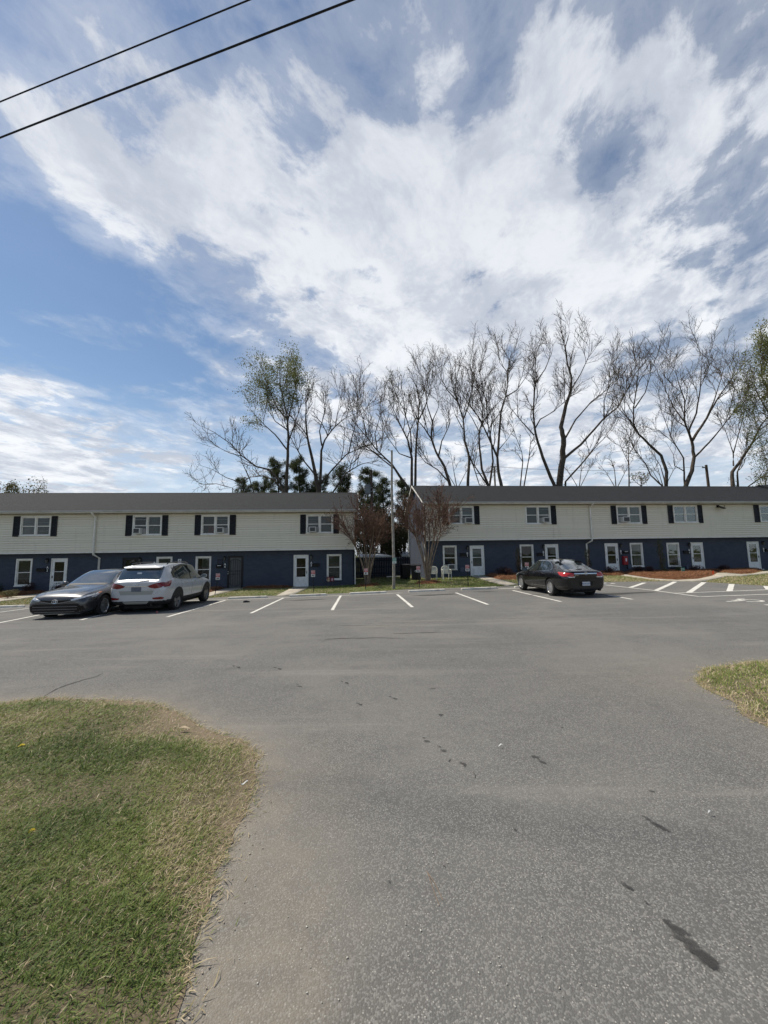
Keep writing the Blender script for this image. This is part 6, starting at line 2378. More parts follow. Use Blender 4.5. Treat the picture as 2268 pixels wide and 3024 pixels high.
class Tubes:
    """collects polylines of equal point count and turns them into tubes in bulk"""
    def __init__(s):
        s.b = {}

    def add(s, pts, r, sides):
        s.b.setdefault((len(pts), sides), []).append((np.asarray(pts, float), np.asarray(r, float)))

    def mesh(s, name, base):
        V, Fq, off = [], [], 0
        for (n, k), L in s.b.items():
            P = np.stack([l[0] for l in L]) - base
            Rr = np.stack([l[1] for l in L])
            m = len(L)
            T = np.empty_like(P)
            T[:, 1:-1] = P[:, 2:] - P[:, :-2]
            T[:, 0] = P[:, 1] - P[:, 0]
            T[:, -1] = P[:, -1] - P[:, -2]
            T = nrm(T)
            ref = np.where(np.abs(T[:, :1, 2:3]) > .9, np.array([[[1., 0, 0]]]), np.array([[[0, 0, 1.]]]))
            ref = np.broadcast_to(ref, P.shape)
            A = nrm(np.cross(T, ref))
            B = np.cross(T, A)
            ang = np.arange(k) * 2 * np.pi / k
            ring_ = P[:, :, None] + Rr[:, :, None, None] * (A[:, :, None] * np.cos(ang)[None, None, :, None] + B[:, :, None] * np.sin(ang)[None, None, :, None])
            V.append(ring_.reshape(-1, 3))
            i = np.arange(m)[:, None, None] * (n * k)
            j = np.arange(n - 1)[None, :, None] * k
            a = np.arange(k)[None, None, :]
            a2 = (a + 1) % k
            q = np.stack([i + j + a, i + j + a2, i + j + k + a2, i + j + k + a], -1).reshape(-1, 4) + off
            Fq.append(q)
            off += m * n * k
        return np_mesh(name, np.concatenate(V), np.concatenate(Fq).astype(np.int32), True)


def grow(tr, tb, rngt, pts, rad, level, spec, tips):
    """spawn children along a branch polyline"""
    if level >= len(spec):
        return
    sp = spec[level]
    pts = np.asarray(pts, float)
    seg = np.linalg.norm(np.diff(pts, axis=0), axis=1)
    cum = np.concatenate([[0], np.cumsum(seg)])
    L = cum[-1]
    n = int(sp['per'] * L + rngt.random()) if 'per' in sp else sp['n']
    n = max(n, sp.get('min', 1))
    for c in range(n):
        t = sp.get('t0', .25) + (1 - sp.get('t0', .25)) * (c + rngt.random()) / n
        s_ = t * L
        i = min(np.searchsorted(cum, s_) - 1, len(seg) - 1)
        i = max(i, 0)
        f = (s_ - cum[i]) / max(seg[i], 1e-6)
        p = pts[i] + (pts[i + 1] - pts[i]) * f
        r = rad[i] + (rad[i + 1] - rad[i]) * f
        d = nrm(pts[i + 1] - pts[i])
        ang = np.radians(rngt.uniform(*sp['ang']))
        q = nrm(np.cross(d, rngt.normal(size=3)))
        nd = nrm(d * np.cos(ang) + q * np.sin(ang) + np.array([0, 0, sp.get('up', .2)]))
        ln = sp['len'] * rngt.uniform(.6, 1.25) * (1 - .45 * t * sp.get('tap', 1))
        m = sp['pts']
        path = [p]
        dd = nd
        for k in range(m - 1):
            dd = nrm(dd + rngt.normal(size=3) * sp.get('wig', .18) + np.array([0, 0, sp.get('up2', .10)]))
            path.append(path[-1] + dd * ln / (m - 1))
        r0 = min(r * .75, sp['r'][0] * rngt.uniform(.75, 1.2))
        rr = np.linspace(r0, sp['r'][1], m)
        tb.add(path, rr, sp.get('sides', 3))
        if level == len(spec) - 1 or sp.get('tips'):
            tips.append((path[-1], dd))
            if sp.get('midtips'):
                tips.append((path[m // 2], dd))
        grow(tr, tb, rngt, path, rr, level + 1, spec, tips)


def leaf_cloud(pos, size, rngt, base, spread=0.0, aspect=.6, tint=None, dirs=None):
    """random small quads (two triangles as one quad) at positions"""
    n = len(pos)
    P = np.asarray(pos) + rngt.normal(size=(n, 3)) * spread - base
    u = nrm(rngt.normal(size=(n, 3)) if dirs is None else dirs + rngt.normal(size=(n, 3)) * .35)
    v = nrm(np.cross(u, rngt.normal(size=(n, 3))))
    s_ = size * rngt.uniform(.6, 1.35, (n, 1))
    a = u * s_ * .5
    b = v * s_ * .5 * aspect
    V = np.stack([P - a, P - a * .1 + b, P + a, P - a * .1 - b], 1).reshape(-1, 3)
    Fq = np.arange(n * 4).reshape(-1, 4).astype(np.int32)
    t = rngt.random(n) if tint is None else tint
    return V, Fq, np.repeat(t, 4)


def leaf_obj(name, V, Fq, t, mat, parent):
    me = np_mesh(name, V, Fq)
    at_ = me.attributes.new('tint', 'FLOAT', 'POINT')
    at_.data.foreach_set('value', t.astype(np.float32))
    return link(name, me, mat, parent)


SPEC_BARE = [dict(per=.85, t0=.20, ang=(22, 60), len=4.0, tap=.75, pts=7, r=(.052, .020), up=.30, up2=.09, wig=.16, sides=4),
             dict(per=2.4, t0=.12, ang=(22, 58), len=2.1, pts=5, r=(.024, .014), up=.22, up2=.07, wig=.20, sides=3),
             dict(per=3.3, t0=.12, ang=(22, 62), len=.9, pts=4, r=(.014, .010), up=.12, up2=.05, wig=.25, sides=3, midtips=True)]


def px_tree(name, label, Y, limbs, seed, spec=SPEC_BARE, leaves=None, bark=None, twig=None, depth=2.6, group='bare trees behind the roofs', cat='tree', ivy=None):
    """limbs: list of (pixel polyline, start width px, end width px); every limb leaves the picture plane by its own slope"""
    rngt = np.random.default_rng(seed)
    first = limbs[0][0][0]
    b0 = at_depth(*first, Y)
    gz = hz(b0.x, Y)
    base = np.array([b0.x, Y, gz])
    root = empty(name, base, 0, label, cat, group)
    tb, tw = Tubes(), Tubes()
    tips = []
    for li, (pl_, w0, w1) in enumerate(limbs):
        P = [np.array(p, float) for p in pl_]
        # refine and wiggle
        fine_ = [P[0]]
        for a, b in zip(P[:-1], P[1:]):
            fine_ += [a + (b - a) * k / 3 for k in (1, 2, 3)]
        fine_ = np.array(fine_)
        sl = rngt.uniform(-1, 1) * depth if li else rngt.uniform(-.3, .3) * depth
        tt = np.linspace(0, 1, len(fine_))
        Yv = Y + sl * tt ** 1.3 + .25 * np.sin(tt * 9 + seed + li)
        if li == 0 or True:
            Yv[0] = Y
        pts = np.array([list(at_depth(p[0], p[1], y)) for p, y in zip(fine_, Yv)])
        rr = np.interp(tt, [0, .5, 1], [w0 * .82, (w0 + w1) * .33, w1 * .5]) / 2 / F * Y
        if li == 0 or (abs(pl_[0][1] - first[1]) < 25):
            foot = pts[0].copy()
            foot[2] = gz - .2
            foot[0] += (pts[0][0] - pts[2][0]) * .4
            pts = np.vstack([foot, pts])
            rr = np.concatenate([[rr[0] * 1.25], rr])
        pts[1:-1] += rngt.normal(size=pts[1:-1].shape) * rr[1:-1, None] * .10
        tb.add(pts, rr, 8)
        grow(None, tw, rngt, pts[len(pts) // 4:], rr[len(pts) // 4:], 0, spec, tips)
    link('trunk', tb.mesh('trunk', base), bark or M_bark, root)
    link('crown', tw.mesh('crown', base), twig or M_twig, root)
    if leaves:
        mat, size, spread, rep, frac = leaves
        tp_ = np.array([t[0] for t in tips])
        tp_ = np.repeat(tp_, rep, 0)
        keep = rngt.random(len(tp_)) < frac
        V, Fq, t = leaf_cloud(tp_[keep], size, rngt, base, spread)
        leaf_obj('leaves', V, Fq, t, mat, root)
    if ivy:
        n = ivy
        ii_ = rngt.random(n)
        P0 = at_depth(*first, Y)
        pos = []
        for k in range(n):
            z = gz + (P0.z - gz + 1.2) * ii_[k]
            a = rngt.uniform(0, 2 * np.pi)
            r_i = limbs[0][1] / 2 / F * Y * 1.15 + rngt.random() * .12
            pos.append((b0.x + r_i * np.cos(a), Y + r_i * np.sin(a), z))
        V, Fq, t = leaf_cloud(np.array(pos), .12, rngt, base, .03)
        leaf_obj('ivy', V, Fq, t, L_holly, root)
    return root


def za(*pts): return [(560 + x / 2.765, 1020 + y / 2.765) for x, y in pts]
def zb(*pts): return [(1060 + x / 2.765, 920 + y / 2.765) for x, y in pts]
def zc(*pts): return [(1640 + x / 2.642, 940 + y / 2.642) for x, y in pts]


SPEC_TALL = [dict(per=.85, t0=.22, ang=(18, 52), len=4.1, tap=.75, pts=7, r=(.054, .020), up=.40, up2=.10, wig=.15, sides=4),
             dict(per=2.4, t0=.12, ang=(20, 55), len=2.2, pts=5, r=(.024, .014), up=.30, up2=.08, wig=.20, sides=3),
             dict(per=3.3, t0=.12, ang=(22, 62), len=.9, pts=4, r=(.014, .010), up=.15, up2=.05, wig=.25, sides=3, midtips=True)]
SPEC_BUD = [dict(per=.95, t0=.18, ang=(20, 55), len=3.9, pts=6, r=(.048, .020), up=.35, up2=.10, wig=.16, sides=4),
            dict(per=2.1, t0=.12, ang=(22, 55), len=1.7, pts=5, r=(.022, .012), up=.25, up2=.08, wig=.20, sides=3),
            dict(per=2.6, t0=.12, ang=(22, 60), len=.7, pts=3, r=(.013, .008), up=.15, up2=.05, wig=.25, sides=3, midtips=True)]
SPEC_SMALL = [dict(per=1.1, t0=.25, ang=(25, 60), len=1.9, pts=5, r=(.040, .022), up=.25, up2=.08, wig=.22, sides=3),
              dict(per=2.6, t0=.15, ang=(25, 60), len=.95, pts=4, r=(.024, .015), up=.2, up2=.06, wig=.25, sides=3),
              dict(per=3.0, t0=.2, ang=(25, 65), len=.45, pts=3, r=(.016, .011), up=.1, up2=.04, wig=.3, sides=3, midtips=True)]

px_tree('budding_tree', 'tall tree hazed with pale green buds rising behind the left roof', 41,
        [(za((788, 1205), (800, 900), (806, 750), (798, 580), (770, 470), (742, 330), (735, 220)), 13, 2.2),
         (za((800, 620), (835, 480), (860, 370), (880, 260), (885, 170)), 6, 1.6), (za((795, 600), (720, 520), (670, 410), (630, 300), (590, 230)), 6, 1.6),
         (za((802, 860), (700, 730), (610, 650), (540, 570), (470, 500)), 6, 1.6), (za((802, 800), (860, 640), (905, 500), (930, 380)), 6, 1.6),
         (za((798, 690), (700, 620), (610, 480), (560, 390)), 4.5, 1.5)], 11, SPEC_BUD, (L_bud, .15, .30, 11, .9), group=None)
px_tree('bare_tree', 'broad bare tree with several stems fanning out right of the budding tree', 39,
        [(za((1050, 1200), (1025, 1040), (985, 860), (960, 740), (948, 600), (952, 470), (985, 350)), 15, 2.2),
         (za((1062, 1200), (1072, 1000), (1075, 860), (1105, 770), (1170, 680), (1260, 600), (1370, 550)), 12, 2.2),
         (za((1075, 1120), (1160, 1020), (1280, 890), (1400, 835), (1520, 805)), 8, 2), (za((1030, 1060), (930, 940), (850, 800), (800, 700)), 7, 2),
         (za((1170, 1200), (1280, 1040), (1400, 970), (1530, 940)), 7, 2), (za((1080, 820), (1060, 700), (1100, 560), (1130, 440)), 6, 1.6),
         (za((1190, 660), (1210, 540), (1230, 430)), 4, 1.6), (za((1300, 880), (1330, 730), (1370, 600), (1380, 480)), 5, 1.6)], 12, SPEC_TALL)
px_tree('bare_tree', 'low bare tree with branches arching far out to the left above the roof', 37.5,
        [(za((775, 1215), (735, 1110), (650, 1015), (545, 990), (430, 905), (330, 800), (200, 710), (105, 660)), 10, 1.6),
         (za((775, 1215), (690, 1100), (600, 1065), (500, 1075), (420, 1120), (350, 1160)), 7, 1.6), (za((525, 1205), (490, 1090), (430, 960), (390, 800), (370, 680)), 5, 1.4),
         (za((420, 1120), (300, 1080), (180, 1010), (60, 970)), 3.5, 1.2), (za((430, 905), (330, 880), (230, 830), (150, 790)), 3.5, 1.2), (za((350, 1165), (220, 1130), (100, 1130), (50, 1110)), 3, 1.2)],
        13, [dict(SPEC_BARE[0], up=.12, up2=.05, len=2.0), SPEC_BARE[1], SPEC_BARE[2]], depth=3.2)
px_tree('bare_tree', 'twin-stemmed bare tree directly behind the slim wooden pole', 40,
        [(zb((432, 1440), (430, 1200), (400, 1050), (340, 930), (290, 820), (240, 720)), 11, 2), (zb((460, 1440), (465, 1150), (482, 900), (492, 740), (470, 620), (480, 530)), 10, 2),
         (zb((432, 1150), (420, 980), (380, 850), (360, 700), (350, 620)), 6, 1.6), (zb((480, 900), (540, 780), (580, 640), (600, 520)), 6, 1.6), (zb((440, 1200), (330, 1160), (250, 1050), (180, 930)), 5, 1.4)], 14, SPEC_TALL, (L_bud, .12, .10, 1, .25))
px_tree('bare_tree', 'thick bare tree leaning steeply to the left behind the slim wooden pole', 36.5,
        [(zb((420, 1470), (350, 1370), (270, 1250), (150, 1135), (60, 1020), (-60, 880)), 12, 3), (zb((300, 1290), (180, 1200), (60, 1100), (-40, 1110)), 6, 2), (zb((150, 1135), (130, 1000), (170, 860), (200, 760)), 5, 1.6),
         (zb((60, 1020), (40, 900), (0, 780), (-20, 680)), 5, 1.6), (zb((0, 1190), (-100, 1280), (-160, 1340)), 4, 1.6)], 15, SPEC_BARE, depth=3)
px_tree('bare_tree', 'crooked bare tree leaning left above the left end of the right roof', 40,
        [(zb((748, 1440), (700, 1270), (630, 1150), (590, 1040), (540, 960), (490, 900), (450, 800)), 12, 2), (zb((650, 1180), (675, 1060), (725, 960), (745, 870)), 6, 2), (zb((590, 1040), (600, 900), (560, 780), (540, 650), (520, 540)), 7, 1.8),
         (zb((740, 1400), (640, 1290), (540, 1230), (490, 1160)), 6, 1.6), (zb((600, 900), (650, 780), (660, 650)), 4, 1.5)], 16, SPEC_TALL)
px_tree('bare_tree', 'slender bare tree with a bulging trunk left of the thin pale pole', 41,
        [(zb((888, 1440), (903, 1200), (865, 1060), (852, 880), (800, 720), (755, 560), (748, 430)), 11, 2), (zb((852, 880), (890, 780), (920, 650), (925, 500), (900, 400)), 6, 1.8), (zb((800, 730), (720, 640), (670, 540), (680, 470)), 5, 1.6),
         (zb((905, 1180), (930, 1250), (985, 1420)), 5, 5), (zb((848, 960), (790, 850), (760, 760)), 4, 1.5)], 17, SPEC_TALL)
px_tree('bare_tree', 'bare tree forking low into upright stems just left of the thin pale pole', 42,
        [(zb((1062, 1440), (1005, 1290), (985, 1120), (980, 990), (1005, 900), (1010, 780), (970, 640), (960, 500)), 10, 1.8), (zb((1065, 1440), (1095, 1220), (1080, 1050), (1050, 900), (1040, 740), (1000, 600), (975, 420)), 8, 1.8),
         (zb((985, 990), (930, 880), (880, 800), (850, 690)), 4, 1.5), (zb((1050, 1420), (930, 1240), (890, 1150)), 6, 3)], 18, SPEC_TALL)
px_tree('bare_tree', 'tall forked bare tree just right of the thin pale pole', 40,
        [(zb((1165, 1440), (1140, 1310), (1130, 1190), (1065, 1040), (990, 880), (890, 750), (820, 640)), 13, 2), (zb((1130, 1180), (1148, 980), (1160, 820), (1195, 700), (1215, 600), (1208, 490), (1150, 420), (1130, 320)), 9, 1.8),
         (zb((1195, 700), (1290, 640), (1360, 540), (1400, 470)), 5, 1.5), (zb((1065, 1040), (1090, 900), (1060, 760), (1080, 640)), 5, 1.6), (zb((1208, 490), (1240, 400), (1250, 290)), 4, 1.4), (zb((1140, 1130), (1200, 1060), (1270, 960)), 4, 1.4)], 19, SPEC_TALL)
px_tree('bare_tree', 'thin young bare tree between the forked tree and the ivy-covered one', 42,
        [(zb((1315, 1440), (1338, 1230), (1330, 1150), (1260, 960), (1210, 870)), 5, 1.2), (zb((1345, 1440), (1390, 1180), (1405, 1030), (1330, 920)), 5, 1.2), (zb((1338, 1230), (1290, 1150), (1230, 1130)), 3, 1)], 20, SPEC_SMALL)
px_tree('bare_tree', 'biggest bare tree with ivy round its base in the middle of the right roof', 39.5,
        [(zc((25, 1315), (60, 1090), (62, 930), (45, 850), (82, 680), (122, 560), (124, 450), (92, 350), (75, 230), (110, 110)), 24, 2), (zb((1600, 1430), (1500, 1190), (1440, 1000), (1422, 820), (1440, 590), (1420, 460), (1440, 300)), 13, 2),
         (zc((66, 1095), (200, 985), (370, 790), (490, 690), (560, 560), (630, 420), (700, 340)), 10, 2), (zc((80, 1275), (240, 1095), (330, 985), (420, 900)), 7, 1.8), (zc((80, 930), (160, 790), (280, 650), (400, 560), (520, 440)), 7, 1.8),
         (zb((1440, 950), (1480, 880), (1600, 810), (1660, 700)), 6, 1.8), (zb((1430, 1010), (1330, 900), (1240, 790), (1210, 680)), 5, 1.6), (zb((1440, 590), (1520, 470), (1570, 350), (1590, 260)), 5, 1.5), (zc((120, 560), (200, 430), (260, 300), (270, 150)), 5, 1.5), (zc((380, 780), (380, 640), (430, 500), (420, 360)), 5, 1.5)], 21, SPEC_TALL, ivy=700)
px_tree('bare_tree', 'thin straight bare tree left of the yellowish bush behind the right roof', 43,
        [(zc((575, 1315), (573, 1150), (570, 1020), (585, 900), (600, 790)), 5, 1.2), (zc((573, 1130), (510, 1000), (480, 880)), 3, 1), (zc((573, 1060), (640, 960), (700, 860)), 3, 1)], 22, SPEC_SMALL, (L_bud, .09, .06, 1, .35))
px_tree('bare_tree', 'bare tree whose trunk bends sharply left near the yellowish bush', 40.5,
        [(zc((862, 1315), (868, 1200), (825, 1070), (730, 980), (650, 905), (612, 830), (610, 700), (635, 540), (650, 400), (660, 290)), 12, 2), (zc((835, 1310), (745, 1225), (700, 1130), (610, 1010), (560, 900)), 6, 1.6), (zc((850, 1260), (820, 1150), (720, 1000)), 4, 1.5),
         (zc((640, 895), (560, 770), (510, 680), (500, 560)), 5, 1.5), (zc((620, 700), (700, 580), (740, 450), (750, 330)), 5, 1.5)], 23, SPEC_TALL)
px_tree('bare_tree', 'wide vase-shaped bare tree left of the plain brown utility pole', 39.5,
        [(zc((1012, 1318), (1068, 1190), (1082, 1080), (1066, 960), (1040, 890), (1005, 800), (1010, 640), (960, 500), (930, 370)), 15, 2), (zc((1068, 955), (1180, 780), (1270, 620), (1370, 480), (1470, 350)), 10, 2), (zc((1088, 1082), (1200, 970), (1300, 850), (1420, 690), (1500, 610)), 7, 1.8),
         (zc((1008, 1260), (1000, 1090), (920, 960), (860, 810), (800, 660)), 6, 1.6), (zc((1000, 1190), (930, 1150), (920, 1060), (860, 960)), 3.5, 1.2), (zc((1040, 880), (1100, 740), (1130, 560), (1140, 400), (1150, 250)), 7, 1.8), (zc((1180, 780), (1240, 640), (1290, 480), (1330, 320)), 6, 1.6),
         (zc((1000, 800), (920, 690), (860, 560), (850, 420)), 5, 1.5)], 24, SPEC_TALL)
px_tree('bare_tree', 'bare tree with an ivied foot leaning right near the right edge', 40,
        [(zc((1385, 1318), (1380, 1200), (1450, 1105), (1540, 965), (1600, 840), (1680, 740), (1760, 650)), 13, 3), (zc((1390, 1150), (1388, 1050), (1345, 930), (1310, 830)), 5, 1.5), (zc((1425, 1318), (1420, 1200), (1470, 1080), (1500, 960)), 7, 1.6), (zc((1500, 1315), (1600, 1245), (1680, 1190), (1760, 1100)), 5, 2),
         (zc((1390, 1050), (1430, 900), (1470, 760), (1480, 640)), 4, 1.3)], 25, SPEC_TALL, ivy=350)
px_tree('budding_tree', 'brownish green budding tree cut off by the right edge of the picture', 38,
        [(zc((1800, 1310), (1760, 1000), (1720, 760), (1690, 560), (1680, 380), (1680, 250)), 12, 2), (zc((1740, 860), (1640, 700), (1560, 560), (1540, 420)), 6, 1.5), (zc((1770, 1000), (1850, 700), (1860, 480)), 6, 1.5), (zc((1700, 620), (1620, 500), (1600, 350), (1640, 230)), 5, 1.5), (zc((1740, 800), (1620, 740), (1540, 690)), 4, 1.3)], 26, SPEC_BUD, (L_bud, .15, .30, 11, .9), group=None)
# far leafy trees showing just over the roofs
px_tree('budding_tree', 'small yellowish budding bush showing over the right roof beside the bent tree', 52,
        [(zc((670, 1330), (670, 1290), (672, 1255)), 6, 2), (zc((670, 1310), (630, 1280), (610, 1260)), 3, 1.2), (zc((670, 1310), (710, 1270), (735, 1250)), 3, 1.2)], 28, [dict(SPEC_SMALL[0], per=2.2, len=1.2), SPEC_SMALL[1], SPEC_SMALL[2]], (L_tan, .20, .12, 2, .9), group=None)
px_tree('budding_tree', 'small pale budding tree at the lower right edge behind the roof', 52,
        [(zc((1640, 1330), (1640, 1290), (1650, 1250)), 6, 2), (zc((1640, 1310), (1590, 1290), (1560, 1280)), 3, 1.2), (zc((1640, 1310), (1700, 1270), (1760, 1250)), 3, 1.2)], 29, [dict(SPEC_SMALL[0], per=2.2, len=1.2), SPEC_SMALL[1], SPEC_SMALL[2]], (L_tan, .20, .12, 1, .8), group=None)
for k, (pts, sd, lab) in enumerate([([(1650 + 60, 1445), (1715, 1400), (1720, 1350)], 31, 'small pale bare sapling right of the ivied tree behind the right roof'), ([(1350, 1445), (1340, 1390), (1330, 1330)], 32, 'small bare tree low behind the left end of the right roof'),
                                    ([(1820, 1445), (1815, 1390), (1800, 1340)], 33, 'small pale budding sapling left of the yellowish bush'), ([(1960, 1445), (1950, 1410), (1940, 1370)], 34, 'thin sapling low behind the right roof left of the vase-shaped tree')]):
    x0, y0 = pts[0]
    px_tree('bare_tree', lab, 47, [(pts, 4, 1.2), ([pts[0], (x0 - 30, y0 - 50), (x0 - 60, y0 - 85)], 3, 1), ([pts[0], (x0 + 28, y0 - 55), (x0 + 50, y0 - 90)], 3, 1)], sd, SPEC_SMALL, (L_tan, .08, .05, 1, .3))

# ---- pines behind the left roof
def pine(px_base, px_top, Y, rad, seed, label):
    rngt = np.random.default_rng(seed)
    t0, t1 = at_depth(*px_base, Y), at_depth(*px_top, Y)
    gz = hz(t0.x, Y)
    base = np.array([t0.x, Y, gz])
    root = empty('pine_tree', base, 0, label, 'tree', 'dark pines behind the left roof')
    Ht = t1.z - gz
    tb, br = Tubes(), Tubes()
    tr_pts = np.array([[t0.x + (t1.x - t0.x) * t + .12 * math.sin(5 * t + seed), Y, gz - .2 + (Ht + .1) * t] for t in np.linspace(0, 1, 9)])
    tb.add(tr_pts, np.linspace(.24, .04, 9), 8)
    pos, dirs = [], []
    nb = int(Ht * 4.2)
    for k in range(nb):
        t = .30 + .70 * (k + rngt.random()) / nb
        p = np.array([np.interp(t, np.linspace(0, 1, 9), tr_pts[:, i]) for i in range(3)])
        a = rngt.uniform(0, 2 * np.pi)
        ln = rad * (1.15 - t) * rngt.uniform(.55, 1.2) + .35
        d = np.array([math.cos(a), math.sin(a), rngt.uniform(-.05, .45)])
        path = [p + d * ln * s_ + np.array([0, 0, .25 * ln * s_ * s_]) for s_ in np.linspace(0, 1, 5)]
        br.add(path, np.linspace(.05 * (1.3 - t), .012, 5), 4)
        for c in range(int(4 + ln * 4.0)):
            s_ = rngt.uniform(.35, 1.05)
            cpt = p + d * ln * s_ + np.array([0, 0, .25 * ln * s_ * s_]) + rngt.normal(size=3) * .14
            m = 40
            dv = nrm(rngt.normal(size=(m, 3)) + np.array([0, 0, .6]) + d * .5)
            pos.append(cpt + dv * .13)
            dirs.append(dv)
    link('trunk', tb.mesh('trunk', base), M_bark, root)
    link('branch', br.mesh('branch', base), M_bark, root)
    V, Fq, t = leaf_cloud(np.concatenate(pos), .34, rngt, base, .13, .12, dirs=np.concatenate(dirs))
    leaf_obj('crown', V, Fq, t, L_pine, root)


for a in [((722, 1470), (716, 1418), 46, 2.2, 41, 'small dark pine at the left end of the pines'), ((775, 1470), (770, 1420), 45, 2.4, 42, 'second dark pine from the left under the arching branches'), ((823, 1470), (822, 1358), 45, 2.4, 43, 'tall dark pine close behind the budding tree trunk'), ((890, 1470), (886, 1356), 45, 2.4, 44, 'tall dark pine right of the budding tree trunk'),
          ((945, 1475), (948, 1410), 46, 2.6, 45, 'low dark pine behind the fanning bare tree'), ((1008, 1475), (1004, 1384), 45, 2.4, 46, 'dark pine right of the fanning bare tree'), ((1075, 1485), (1088, 1386), 43, 2.4, 47, 'dark pine behind the pole transformer'), ((1128, 1490), (1128, 1420), 46, 2.2, 48, 'low dark pine left of the slim wooden pole'), ((1190, 1490), (1196, 1425), 46, 2.2, 49, 'low dark pine right of the slim wooden pole')]:
    pine(*a)

# ---- leafy masses and shrubs
def shrub(name, label, px, py, wpx, hpx, mat, seed, n=700, leaf=.06, Y=None, cat='shrub', group=None, col=False, depth=1.0, stems=5):
    rngt = np.random.default_rng(seed)
    g = on_ground(px, py) if Y is None else Vector((at_depth(px, py, Y).x, Y, hz(at_depth(px, py, Y).x, Y)))
    base = np.array(g)
    s_ = g.y / F
    rx, h = wpx / 2 * s_, hpx * s_
    if Y is not None:
        h = at_depth(px, py - hpx, Y).z - g.z
    root = empty(name, g, 0, label, cat, group)
    # lumpy volume made of several sub-clumps
    pos = []
    k = (9 if n < 2000 else 34) if not col else 14
    for c in range(k):
        if col:
            cc = np.array([rngt.normal() * rx * .25, rngt.normal() * rx * .25 * depth, h * (.08 + .87 * c / (k - 1))])
            rr = np.array([rx * .75 * (1.05 - .35 * abs(c / (k - 1) - .35)), rx * .75 * depth, h / k * 1.2])
        else:
            a = rngt.uniform(0, 2 * np.pi)
            q = rngt.uniform(0, .62) if n < 2000 else rngt.uniform(0, .85)
            cc = np.array([rx * q * math.cos(a), rx * q * math.sin(a) * depth, h * (rngt.uniform(.28, .70) if n < 2000 else rngt.uniform(.1, .88))])
            rr = (np.array([rx * .48, rx * .48 * depth, h * .32]) if n < 2000 else np.array([rx * .30, rx * .30 * depth, h * .16])) * rngt.uniform(.7, 1.15)
        m = n // k
        v = nrm(rngt.normal(size=(m, 3))) * rngt.uniform(.45, 1.05, (m, 1)) ** .6
        pos.append(cc + v * rr)
    P = np.concatenate(pos)
    P[:, 2] = np.abs(P[:, 2])
    V, Fq, t = leaf_cloud(P + base, leaf, rngt, base, .01, .6)
    tb = Tubes()
    for c in range(stems):
        e_ = P[rngt.integers(len(P))]
        tb.add(np.array([[0.06 * rngt.normal(), .06 * rngt.normal(), -.05], e_ * [.45, .45, .5], e_]) + base, [.016, .011, .005], 4)
    for c in range(stems * 5):
        e_ = P[rngt.integers(len(P))]
        tb.add(np.array([e_ * [.5, .5, .55], e_ * [.8, .8, .85], e_ * [1.07, 1.07, 1.07]]) + base, [.008, .006, .003], 3)
    link('stem', tb.mesh('stem', base), M_twig2, root)
    leaf_obj('foliage', V, Fq, t, mat, root)
    return root


shrub('evergreen_tree', 'dense olive brown evergreen filling the gap behind the navy fence', 1150, 1660, 150, 165, L_brown, 61, 15000, .16, Y=38.5, cat='tree', depth=.7, stems=8)
shrub('evergreen_tree', 'dark green evergreen low in the gap right behind the navy fence', 1172, 1655, 90, 85, L_ever, 62, 5000, .14, Y=36.8, cat='tree', depth=.6)
shrub('evergreen_tree', 'dark evergreen behind the left multi-stemmed tree beyond the fence', 1085, 1655, 100, 175, L_ever, 63, 8000, .16, Y=38.8, cat='tree', depth=.6)
shrub('evergreen_tree', 'brown leafless thicket behind the right end of the fence', 1200, 1655, 70, 165, L_brown, 64, 5000, .13, Y=41, cat='tree', depth=.6)
shrub('leafy_tree', 'distant tan budding tree peeping over the far left end of the roof', 20, 1600, 180, 200, L_tan, 65, 9000, .24, Y=58, cat='tree', depth=.7, stems=14)
shrub('leafy_tree', 'lower distant olive tree right of the tan one over the far left roof', 105, 1600, 120, 182, L_tan, 66, 6000, .22, Y=60, cat='tree', depth=.7, stems=10)
shrub('leafy_tree', 'olive green leafy tree at the right edge above the roof', 2285, 1300, 170, 250, L_bud, 67, 12000, .13, Y=37, cat='tree', depth=.7, stems=14)
BU = 'shrubs in the planting beds'
for i, (px, py, w_, h_, mt, lab) in enumerate([
        (22, 1768, 56, 30, L_tan, 'tan and green mounded shrub at the left edge below the window'), (84, 1752, 50, 32, L_red, 'dark shrub right under the leftmost ground floor window'), (-18, 1755, 50, 38, L_holly, 'dark shrub at the left edge behind the tan one'),
        (172, 1749, 46, 28, L_red, 'shrub hiding the foot of the A2 door'),
        (1479, 1701, 46, 32, L_red, 'purplish shrub right of the B1 door'), (1505, 1705, 44, 32, L_red, 'purplish shrub left of the dark columnar shrub near the black sedan'),
        (1799, 1697, 50, 30, L_red, 'shrub hiding the foot of the B3 door'), (1886, 1694, 40, 26, L_red, 'dark shrub under the window right of the red wall box'), (1916, 1694, 34, 24, L_red, 'reddish shrub right of the window beside the red wall box'),
        (1966, 1692, 26, 13, L_tan, 'low yellow-green tuft at the foot of the green column shrub'), (1995, 1687, 56, 36, L_red, 'largest dark red shrub under the window left of the B4 door'), (2005, 1690, 26, 16, L_green, 'yellow-green shrub behind the green yard sign'),
        (2057, 1690, 42, 22, L_red, 'sparse shrub hiding the foot of the B4 door'), (2136, 1688, 42, 22, L_red, 'small dark shrub in the bed left of the rightmost white door')]):
    shrub('shrub', lab, px, py, w_, h_, mt, 70 + i, 1000, .055, group=BU)
